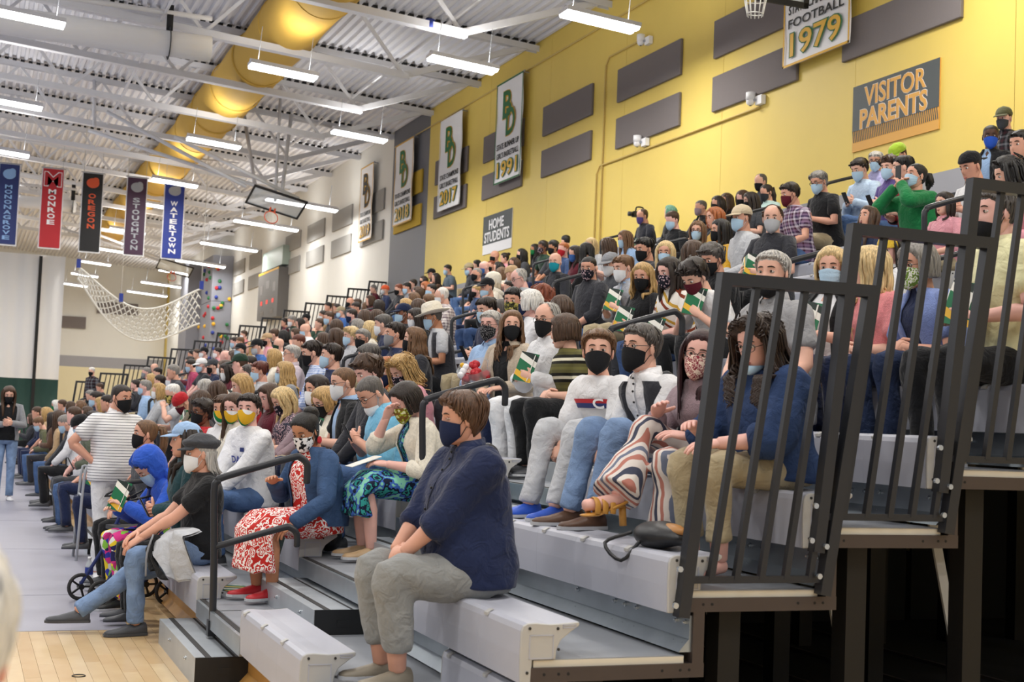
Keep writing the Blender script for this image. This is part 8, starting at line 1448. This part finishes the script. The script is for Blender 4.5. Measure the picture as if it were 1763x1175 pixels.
# ================================================================== things lying about
# rollator in front of the blue hoodie
w = thing('rollator', (1.10, 10.55, 0), 'dark blue rollator walker with black wheels in front of the colourful leggings', 'walker'); w.rotation_euler = (0, 0, .25)
for i, (xx, yy, rr) in enumerate(((-.16, -.22, .10), (-.16, .22, .10), (.34, -.22, .10), (.34, .22, .10))):
    b = MB(); t = np.linspace(0, 2*PI, 25); b.tube(np.stack([xx+.088*np.cos(t), 0*t+yy, .10+.088*np.sin(t)], 1), .014, 8, rnd=False); wh = b.build('wheel', 'rubber', w, True)
    b = MB()
    for q in range(5): a = q*2*PI/5; b.bar((xx, yy, .10), (xx+.08*math.cos(a), yy, .10+.08*math.sin(a)), .014)
    b.cyl((xx, yy-.025, .10), (xx, yy+.025, .10), .022, 10); b.build('spokes', 'plastic_black', wh)
for yy in (-.22, .22):
    b = MB(); b.tube([(-.16, yy, .12), (.02, yy, .42), (.10, yy, .60), (.16, yy, .86)], .014, 8); b.build('frame_tube', 'navy', w, True)
    b = MB(); b.tube([(.34, yy, .12), (.10, yy, .56)], .014, 8); b.build('frame_tube', 'navy', w, True)
    b = MB(); b.tube([(.14, yy, .87), (.30, yy, .89)], .018, 8); b.build('hand_grip', 'rubber', w, True)
    b = MB(); b.tube([(.10, yy-.01, .84), (-.02, yy-.01, .77), (.16, yy-.01, .80), (.20, yy-.01, .84)], .008, 6, res=3); b.build('brake_lever', 'plastic_black', w, True)
b = MB(); b.box(.0, .24, -.21, .21, .53, .56); b.build('seat', 'plastic_black', w)
# aluminium walker further along the bench
w = thing('walking_frame', (1.16, 13.6, 0), 'silver folding walking frame beside the striped polo', 'walker')
for yy in (-.2, .2):
    b = MB(); b.tube([(-.1, yy, 0), (-.07, yy, .78), (-.02, yy, .86), (.06, yy, .86), (.10, yy, .78), (.14, yy, 0)], .013, 8, res=3); b.build('side_frame', 'silver', w, True)
b = MB(); b.tube([(-.08, -.2, .6), (-.08, .2, .6)], .012, 8); b.build('cross_bar', 'silver', w, True)
# water bottle
w = thing('water_bottle', (1.03, 11.7, 0), 'clear plastic water bottle with blue label on the tarp', 'bottle')
b = MB(); th = np.arange(16)*2*PI/16; b.loft([[(r*math.cos(a), r*math.sin(a), z) for a in th] for r, z in ((.02, 0), (.032, .008), (.032, .06), (.029, .07), (.032, .08), (.032, .14), (.028, .16), (.013, .19), (.012, .205))]); b.build('bottle', 'glass', w, True)
b = MB(); b.loft([[(.0328*math.cos(a), .0328*math.sin(a), z) for a in th] for z in (.075, .135)], caps=False); b.build('label_band', 'royal', w, True)
b = MB(); b.cyl((0, 0, .2), (0, 0, .218), .0145, 12); b.build('cap', 'white', w, True)
# bouquet of roses
w = thing('rose_bouquet', (3.72, 10.05, 1.72), 'bouquet of red roses in clear wrap held in front of the beige cardigan', 'bouquet')
rngb = random.Random(4)
for i, (dx, dy, dz) in enumerate(((-.02, -.03, .14), (.03, .03, .17), (-.06, .05, .10), (.05, -.06, .09), (-.01, .0, .09))):
    b = MB(); c = (dx, dy, dz)
    for q in range(9): a = q*2.4; rr = .012+.003*q; b.ell((c[0]+rr*math.cos(a), c[1]+rr*math.sin(a), c[2]-.002*q), (.02, .02, .026), 7, 4)
    b.build('rose', 'red', w, True); b = MB(); b.tube([(c[0], c[1], c[2]-.02), (c[0]*.3, c[1]*.3, -.08)], .004, 5); b.build('stem', 'green', w)
for i in range(3):
    b = MB(); b.ell((-.09+.03*i, .07, .12+.02*i), (.03, .03, .03), 8, 5); b.build('white_flower', 'white', w, True)
b = MB(); b.ell((-.04, .09, .18), (.02, .02, .02), 8, 5); b.build('yellow_flower', 'gold', w, True)
b = MB(); R = []
for z, r_ in ((-.12, .02), (0, .06), (.1, .11), (.17, .14)): R.append([((r_+.012*math.sin(5*a))*math.cos(a), (r_+.012*math.sin(5*a))*math.sin(a), z) for a in np.arange(30)*2*PI/30])
b.loft(R, caps=False); b.build('clear_wrap', 'glass', w, True); w.rotation_euler = (.2, -.5, .3)
# handbags
def soft(name, c, r, m, col, label, cat, seed=0, handle=None, hcol='black'):
    b = MB(); b.ell((0, 0, r[2]), r, 20, 12); f = wrinkle(fuse(b, .014, 2), .018, 7, seed); V = f.v[0]; V[:, 2] = np.maximum(V[:, 2], 0); t = thing(name, c, label, cat)
    f.build('pouch', MATS[m], t, True, C(col))
    if handle: b = MB(); b.tube(handle, .008, 8, res=4); b.build('handle', MATS['leather'], t, True, C(hcol))
    return t
t = soft('handbag', (2.73, 5.12, SZ(2)), (.09, .17, .05), 'leather', 'black', 'slouchy black and tan handbag lying on the third row bench', 'bag', 3, [(-.06, .15, .05), (-.16, .20, .0), (-.15, .06, -.06), (-.08, .02, .03)])
b = MB(); b.ell((.02, -.05, .075), (.05, .10, .03), 14, 8); b.build('tan_panel', MATS['leather'], t, True, C('#a5733c'))
soft('handbag', (2.24, 8.72, DK(1)+.002), (.09, .13, .10), 'leather', 'black', 'black bag with tan handles on the deck by the aisle', 'bag', 5, [(-.02, -.10, .14), (-.04, -.06, .27), (-.04, .06, .27), (-.02, .10, .14)], '#a5733c')
soft('purse', (2.9, 6.35, DK(2)+.002), (.07, .10, .10), 'leather', 'black', 'small black purse on the deck beside the striped trousers', 'bag', 6, [(0, -.07, .15), (0, 0, .26), (0, .07, .15)])
gm = ramp_mat('leaf_bag', 'floral', ['#e9ece4', '#5da05a', '#eef0ea', '#8cc07a'], 22)
t = thing('gift_bag', (XF(5)-.22, 6.72, DK(4)), 'white and green leaf-print bag standing behind the fifth row bench', 'bag')
b = MB(); b.prism([(-.06, 0), (.06, 0), (.07, .2), (-.07, .2)], -.10, .10); b.build('bag_body', gm, t)
b = MB(); b.tube([(0, -.06, .2), (0, -.04, .30), (0, .04, .30), (0, .06, .2)], .006, 6, res=3); b.build('handle', MATS['leather'], t, True, C('brown'))
# grey hooded jacket across the light jeans
t = thing('draped_jacket', (1.32, 8.95, .50), 'pale grey and black hooded jacket draped over the stretched-out light jeans', 'jacket')
def drape(lines, folds, seed, m, nm, col):
    A = np.array(lines, float); n = 22; R = []
    for i in range(n):
        f = i/(n-1)*(len(A)-1); k = min(int(f), len(A)-2); g = f-k; row = A[k]*(1-g)+A[k+1]*g; w = np.linspace(0, 1, 18)
        R.append(row[0]*(1-w[:, None])+row[1]*w[:, None]+np.stack([.016*np.sin(w*folds*6.28+f*1.3+seed), .012*np.cos(w*folds*5+f), .014*np.sin(w*folds*4.2+f*2+seed)], 1))
    R = np.array(R); b = MB(); b.loft(R, caps=False, closed=False); b.loft(R[::-1]+[.012, .004, -.010], caps=False, closed=False); b.build(nm, m, t, True, col)
drape([[(.10, .12, .17), (.10, -.14, .19)], [(-.06, .10, .17), (-.02, -.20, .17)], [(-.14, .02, .12), (.02, -.27, .07)], [(-.15, -.08, .02), (.08, -.29, -.05)], [(-.08, -.16, -.10), (.14, -.28, -.13)]], 2, 1, MATS['cloth'], 'jacket_body', C('lgrey'))
drape([[(-.10, .08, .165), (-.15, -.02, .13)], [(-.19, .0, .08), (-.17, -.10, .02)], [(-.17, -.10, -.06), (-.10, -.20, -.10)]], 1.5, 2, MATS['cloth'], 'lining', C('black'))
b = MB(); b.tube([(-.16, -.04, .15), (-.20, -.10, .04), (-.20, -.10, -.10)], .006, 6, res=3); b.build('drawstring', MATS['cloth'], t, True, C('grey'))
# brown clutch on the denim-jacket woman's knee
o = thing('clutch', (1.76, 8.24, .66), 'dark green clutch in the hand of the person in the denim jacket', 'bag'); b = MB(); b.box(-.08, .08, -.025, .025, -.05, .07); link('clutch_body', bevel(b.mesh('clutch_body', [MATS['leather']]), .008, 2), o, C('#33423f')); o.rotation_euler = (0, .3, .4)
# programmes left lying flat
def flatprog(x, y, z, rz, lab):
    b = MB(); b.box(-.11, .11, -.14, .14, 0, .004); o = b.build('programme', prog_m, None, loc=(x, y, z)); o.rotation_euler = (0, 0, rz); tag(o, lab, 'programme', 'printed programmes')
flatprog(1.69, 8.95, DK(0)+.001, .3, 'programme lying on the lowest deck beside the red shoes'); flatprog(2.82, 7.22, DK(2)+.003, .8, 'programme lying under the blue shoes'); flatprog(3.05, 6.62, DK(2)+.003, .2, 'dark programme lying flat beside the grey sweatpants')
# floor socket ring
b = MB(); t = np.linspace(0, 2*PI, 33); b.tube(np.stack([.034*np.cos(t), .034*np.sin(t), 0*t+.002], 1), .003, 6, rnd=False); o = b.build('floor_socket', 'dark', None, True, loc=(.66, 7.75, 0)); tag(o, 'small dark ring set in the wooden floor', 'floor plate')

# video camera on tripod by the wall
t = thing('video_camera', (10.98, 21.75, DK(15)), 'black video camera on a tripod at the top of the bleachers', 'camera')
b = MB(); b.box(-.16, .10, -.05, .05, 1.04, 1.14); b.box(-.05, .02, -.045, .045, 1.14, 1.17); link('camera_body', bevel(b.mesh('camera_body', ['plastic_black']), .008, 2), t)
b = MB(); b.cyl((-.16, 0, 1.09), (-.24, 0, 1.09), .042, 14); b.build('lens', 'plastic_black', t, True)
b = MB(); b.tube([(-.10, 0, 1.15), (-.08, 0, 1.22), (.04, 0, 1.22), (.06, 0, 1.15)], .014, 8, res=3); b.build('handle', 'plastic_black', t, True)
b = MB(); b.cyl((0, 0, .55), (0, 0, 1.03), .02, 10); b.ell((0, 0, 1.0), (.045, .045, .04)); b.build('head', 'silver', t, True)
for a in (0, 2.1, 4.2): b = MB(); b.bar((0, 0, .62), (.26*math.cos(a), .26*math.sin(a), 0), .02); b.build('leg', 'plastic_black', t)
b = MB(); b.tube([(.06, 0, 1.1), (.16, .05, .95), (.12, .12, .75), (.02, .04, .6)], .006, 6, res=4); b.build('cable', 'plastic_black', t, True)

# ================================================================== hall equipment
def hanging(x0, x1, z0, z1, y, cloth, word, wm, emblem, lab):
    t = thing('team_banner', (0, y, 0), lab, 'banner', 'conference team banners'); xc = (x0+x1)/2; w = x1-x0; h = z1-z0
    b = MB(); R = []
    for i in range(10): z = z0+h*i/9; o = .015*math.sin(i*1.1); R.append([(x0, o, z), (x1, o, z), (x1, o+.005, z), (x0, o+.005, z)])
    b.loft(R); b.build('border', 'white', t)
    b = MB(); b.box(x0+.03, x1-.03, -.024, -.018, z0+.04, z1-.03); b.build('cloth', cloth, t)
    b = MB(); b.cyl((x0-.03, 0, z1), (x1+.03, 0, z1), .018, 8); b.build('top_rod', 'silver', t)
    for xx in (x0+.05, x1-.05): b = MB(); b.cyl((xx, 0, z1), (xx, 0, z1+.75), .005, 5); b.build('hanger_wire', 'silver', t)
    n = len(word); top = z1-.62; bot = z0+.16; st = (top-bot)/max(n, 9)
    for i, chh in enumerate(word):
        V, F = fit_text(chh, w*.34, st*.78, .03); b = MB(); b.add(np.stack([xc+V[:, 0], -.027-V[:, 2], top-(i+.5)*st+V[:, 1]], 1), F); b.build('letter', wm, t)
    if emblem == 'M':
        for off, m_ in ((.05, 'white'), (.01, 'red')):
            V, F = fit_text('M', w*.72+off, .40+off, off); b = MB(); b.add(np.stack([xc+V[:, 0], -.026-off*.0-V[:, 2]-(.05-off)*.1, z1-.34+V[:, 1]], 1), F); b.build('emblem', m_, t)
    else:
        b = MB(); b.ell((xc, -.025, z1-.32), (w*.30, .006, .15), 14, 8); b.ell((xc+.08, -.026, z1-.24), (w*.16, .006, .10), 10, 6); b.build('emblem', emblem, t, True)
hanging(.58, 1.19, 6.03, 8.47, 43, 'navy', 'MONONAGROVE', 'lightblue', 'lightblue', 'navy hanging banner reading MONONA GROVE at the left edge')
hanging(1.79, 2.43, 6.03, 8.46, 43, 'red', 'MONROE', 'white', 'M', 'red hanging banner reading MONROE')
hanging(2.94, 3.57, 6.01, 8.44, 43, 'black', 'OREGON', 'orange', 'orange', 'black hanging banner reading OREGON in orange')
hanging(4.24, 4.86, 6.02, 8.44, 43, 'maroon', 'STOUGHTON', 'silver', 'silver', 'dark purple hanging banner reading STOUGHTON')
hanging(5.36, 6.0, 6.0, 8.44, 43, 'royal', 'WATERTOWN', 'white', 'silver', 'blue hanging banner reading WATERTOWN')
b = MB(); b.bar((-3, 43, 9.2), (7.6, 43, 9.2), .05); o = b.build('banner_pipe', 'white_paint'); tag(o, 'white pipe under the roof from which the five team banners hang', 'pipe')

def hoop(c, tilt, ry, lab, netlab_len=.45, board=True):
    t = thing('basketball_hoop', c, lab, 'basketball hoop')
    B = MB(); B.box(-.9, .9, -.012, .012, -.53, .53); gl = B.mesh('backboard', ['glass'])
    E_ = MB()
    for a in ((-.92, .92, -.56, -.50), (-.92, .92, .50, .56), (-.92, -.86, -.56, .56), (.86, .92, -.56, .56)): E_.box(a[0], a[1], -.03, .03, a[2], a[3])
    fr = E_.mesh('board_frame', ['dark'])
    if board:
        for nm, me in (('backboard', gl), ('board_frame', fr)): o = link(nm, me, t); o.rotation_euler = (tilt, ry, 0)
    b = MB(); tt = np.linspace(0, 2*PI, 25); M = np.array(Matrix.Rotation(ry, 3, 'Y') @ Matrix.Rotation(tilt, 3, 'X'))
    rim = np.stack([.228*np.cos(tt), -.38+.228*np.sin(tt), 0*tt-.38], 1)@M.T; b.tube(rim, .016, 8, rnd=False); b.tube((np.array([(-.08, 0, -.38), (-.08, -.16, -.38)])@M.T), .03, 6); b.tube((np.array([(.08, 0, -.38), (.08, -.16, -.38)])@M.T), .03, 6); b.build('rim', 'orange', t, True)
    ctr = rim.mean(0); b = MB()
    for i in range(12):
        a = rim[2*i]; q = [a, ctr+(a-ctr)*.6+_v(0, 0, -.18), ctr+_v((a-ctr)[0]*.35, (a-ctr)[1]*.35, -netlab_len)]; b.tube(q, .007, 4, res=3, rnd=False)
    for zz, f in ((-.14, .7), (-.28, .5), (-.42, .38)): b.tube([ctr+_v((r_-ctr)[0]*f, (r_-ctr)[1]*f, (r_-ctr)[2]*f*.5+zz) for r_ in rim], .006, 4, rnd=False)
    o = b.build('net', 'netrope', t, True); o['kind'] = 'stuff'; return t
h1 = hoop((7.4, 36.0, 7.0), 1.15, .22, 'folded glass backboard with orange rim near the grey wall section')
h2 = hoop((8.1, 60.0, 7.45), 1.15, .22, 'far folded backboard with orange rim near the climbing wall')
h1.scale = h2.scale = (.8, .8, .8)
for h_, x_, z_ in ((h1, 7.4, 7.0), (h2, 8.1, 7.45)):
    b = MB(); b.cyl((0, .2, .05), (0, .2, (roofz(x_)-z_-.02)/.8), .05, 10); b.build('hanging_mast', 'white_paint', h_, True)
h3 = hoop((7.6, 12.85, 6.75), .15, 0, 'hoop net peeking in at the top edge of the picture', board=True)
def pipes(lst, lab, r=.05):
    t = thing('backstop_frame', (0, 0, 0), lab, 'backstop frame')
    for a, c in lst: b = MB(); b.cyl(a, c, r, 10); b.build('strut', 'white_paint', t, True)
pipes([((2.7, 38.0, 8.75), (7.4, 36.2, 7.3)), ((3.0, 36.5, 9.0), (6.6, 36.1, 7.35)), ((4.6, 35.5, 8.35), (8.0, 36.0, 7.15)), ((7.6, 36.3, 7.3), (8.0, 37.5, 9.7)), ((6.9, 36.3, 7.3), (6.9, 38.6, 9.8)), ((8.0, 37.5, 9.7), (9.6, 38.6, 9.7)), ((2.8, 37.6, 8.8), (2.8, 38.6, 10.3))], 'white folded steel frame carrying the near backboard')
pipes([((3.5, 62, 9.0), (8.0, 60.2, 7.6)), ((4.5, 60.5, 8.8), (8.6, 60.1, 7.5)), ((8.1, 60.3, 7.6), (8.1, 62, 9.8)), ((3.5, 62, 9.0), (3.5, 62.5, 10.3))], 'white folded steel frame carrying the far backboard')
pipes([((7.4, 12.95, 7.3), (7.4, 13.4, 9.9)), ((7.8, 12.95, 7.3), (7.8, 13.4, 9.9))], 'white steel frame above the hoop net at the top edge')
# rolled divider curtains under the roof
def roll(y, x1, z, r, lab, straps):
    t = thing('rolled_curtain', (0, y, z), lab, 'rolled curtain'); b = MB()
    pts = [(x, 0, .06*(1-(x+12)/(x1+12))) for x in np.linspace(-12, x1, 20)]; b.tube(pts, [r*(1+.05*math.sin(i*1.3)) for i in range(20)], 18, rnd=False); b.build('roll', 'curtain_white', t, True)
    b = MB(); b.cyl((-12, 0, r+.35), (x1, 0, r+.35), .05, 10); b.build('carrier_pipe', 'white_paint', t, True)
    for xx in straps:
        b = MB(); tt = np.linspace(0, 2*PI, 20); b.tube(np.stack([0*tt+xx, (r+.03)*np.cos(tt), (r+.03)*np.sin(tt)+.01], 1), .035, 6, rnd=False, flat=.3); b.box(xx-.06, xx+.06, -.03, .03, r*.9, r+.5); b.build('strap', 'dark', t, True)
roll(27.0, 4.1, 8.5, .26, 'thick white rolled divider curtain with black strap under the roof at upper left', (3.3, -1.5)); roll(46.0, 3.0, 7.78, .2, 'smaller white rolled curtain behind the hanging team banners', (2.9,))
# rope net slung across the hall
t = thing('rope_net', (0, 44, 0), 'white rope net slung in a sagging curve below the team banners', 'net'); b = MB()
def npt(u, v):
    x = 3.05+3.75*u; top = 5.65-.4*u-.95*math.sin(PI*u)**1.2; dep = .35+.75*u**1.4+.30*math.sin(PI*u)
    return _v(x-.25*v*math.sin(PI*u)*(1-u), .25*v*math.sin(3*u), top-v*dep)
NU, NV = 22, 7
for i in range(NU):
    for j in range(NV):
        p = npt((i+.5*(j % 2))/NU, j/NV)
        for di in ((0, 1) if j % 2 else (-1, 0)):
            u2 = (i+di+.5*((j+1) % 2))/NU
            if 0 <= u2 <= 1: b.cyl(p, npt(u2, (j+1)/NV), .018, 5)
o = b.build('net_mesh', 'netrope', t, True); o['kind'] = 'stuff'
for v in (0, 1): b = MB(); b.tube([npt(u, v) for u in np.linspace(0, 1, 24)], .03, 6); b.build('edge_rope', 'netrope', t, True)
for u in (0, .35, 1): p = npt(u, 0); b = MB(); b.cyl(p, (p[0], p[1], roofz(p[0])-.02), .012, 5); b.build('hanging_line', 'netrope', t, True); b = MB(); b.box(p[0]-.06, p[0]+.06, p[1]-.04, p[1]+.04, p[2]-.02, p[2]+.25); b.build('clip', 'royal', t)
# scoreboard
t = thing('scoreboard', (XW, 53.75, 0), 'dark grey scoreboard with red digits on the far right wall', 'scoreboard')
b = MB(); b.box(-.42, -.002, -1.9, 1.9, 5.1, 7.0); b.build('cabinet', mat('score_grey', '#5d5a58', .5), t)
b = MB(); b.box(-.30, -.002, -1.9, 1.9, 7.1, 7.85); b.build('sponsor_panel', mat('sponsor', '#9fb0a8', .5), t)
b = MB(); b.box(-.43, -.41, -1.9, 1.9, 6.92, 7.0); b.build('trim_strip', 'gold', t)
for yy, zz, w_, h_ in ((-1.2, 6.3, .5, .35), (1.2, 6.3, .5, .35), (0, 6.45, .7, .3), (-1.1, 5.75, .3, .25), (0, 5.75, .3, .25), (1.1, 5.75, .3, .25), (-.9, 5.35, .6, .16), (.9, 5.35, .6, .16)):
    b = MB(); b.box(-.426, -.42, yy-w_/2, yy+w_/2, zz-h_/2, zz+h_/2); b.build('display_window', mat('score_win', '#4a4038', .3), t)
for yy in (-1.15, -.95, -.05, .15, 1.0, 1.2):
    b = MB(); b.box(-.43, -.427, yy-.05, yy+.05, 5.68, 5.84); b.build('digit', mat('digit_red', '#d02418', .5, emit=1.5), t)
# climbing wall
t = thing('climbing_wall', (0, 0, 0), 'grey climbing wall with small coloured holds in the far corner', 'climbing wall')
for (x0, x1, y0, y1) in ((10.35, 11.28, 63.9, 67.2), (9.75, 10.35, 67.2, 69.6)):
    for q in range(4): b = MB(); b.box(x0, x1, y0, y1, q*2.15+.01, q*2.15+2.14); b.build('climb_panel', mat('climb_grey', '#83858f', .7, nscale=2, namt=.08), t)
rr = random.Random(8)
for m_ in ('red', 'green', 'royal', 'gold'):
    b = MB()
    for i in range(16): b.ell((10.33 if i % 2 else rr.uniform(10.4, 11.2), rr.uniform(64.1, 67) if i % 2 else 63.87, rr.uniform(1.5, 8.2)), (.09, .09, .09), 7, 4)
    o = b.build('holds', m_, t, True); o['kind'] = 'stuff'
# blue cup lodged on a joist
b = MB(); b.cyl((0, 0, 0), (0, 0, .16), .09, 14); o = b.build('blue_speaker', 'royal', None, True, loc=(7.62, 23.98, 8.66)); tag(o, 'small blue cylinder resting on a roof joist', 'container')

bpy.data.scenes.remove(TMP)
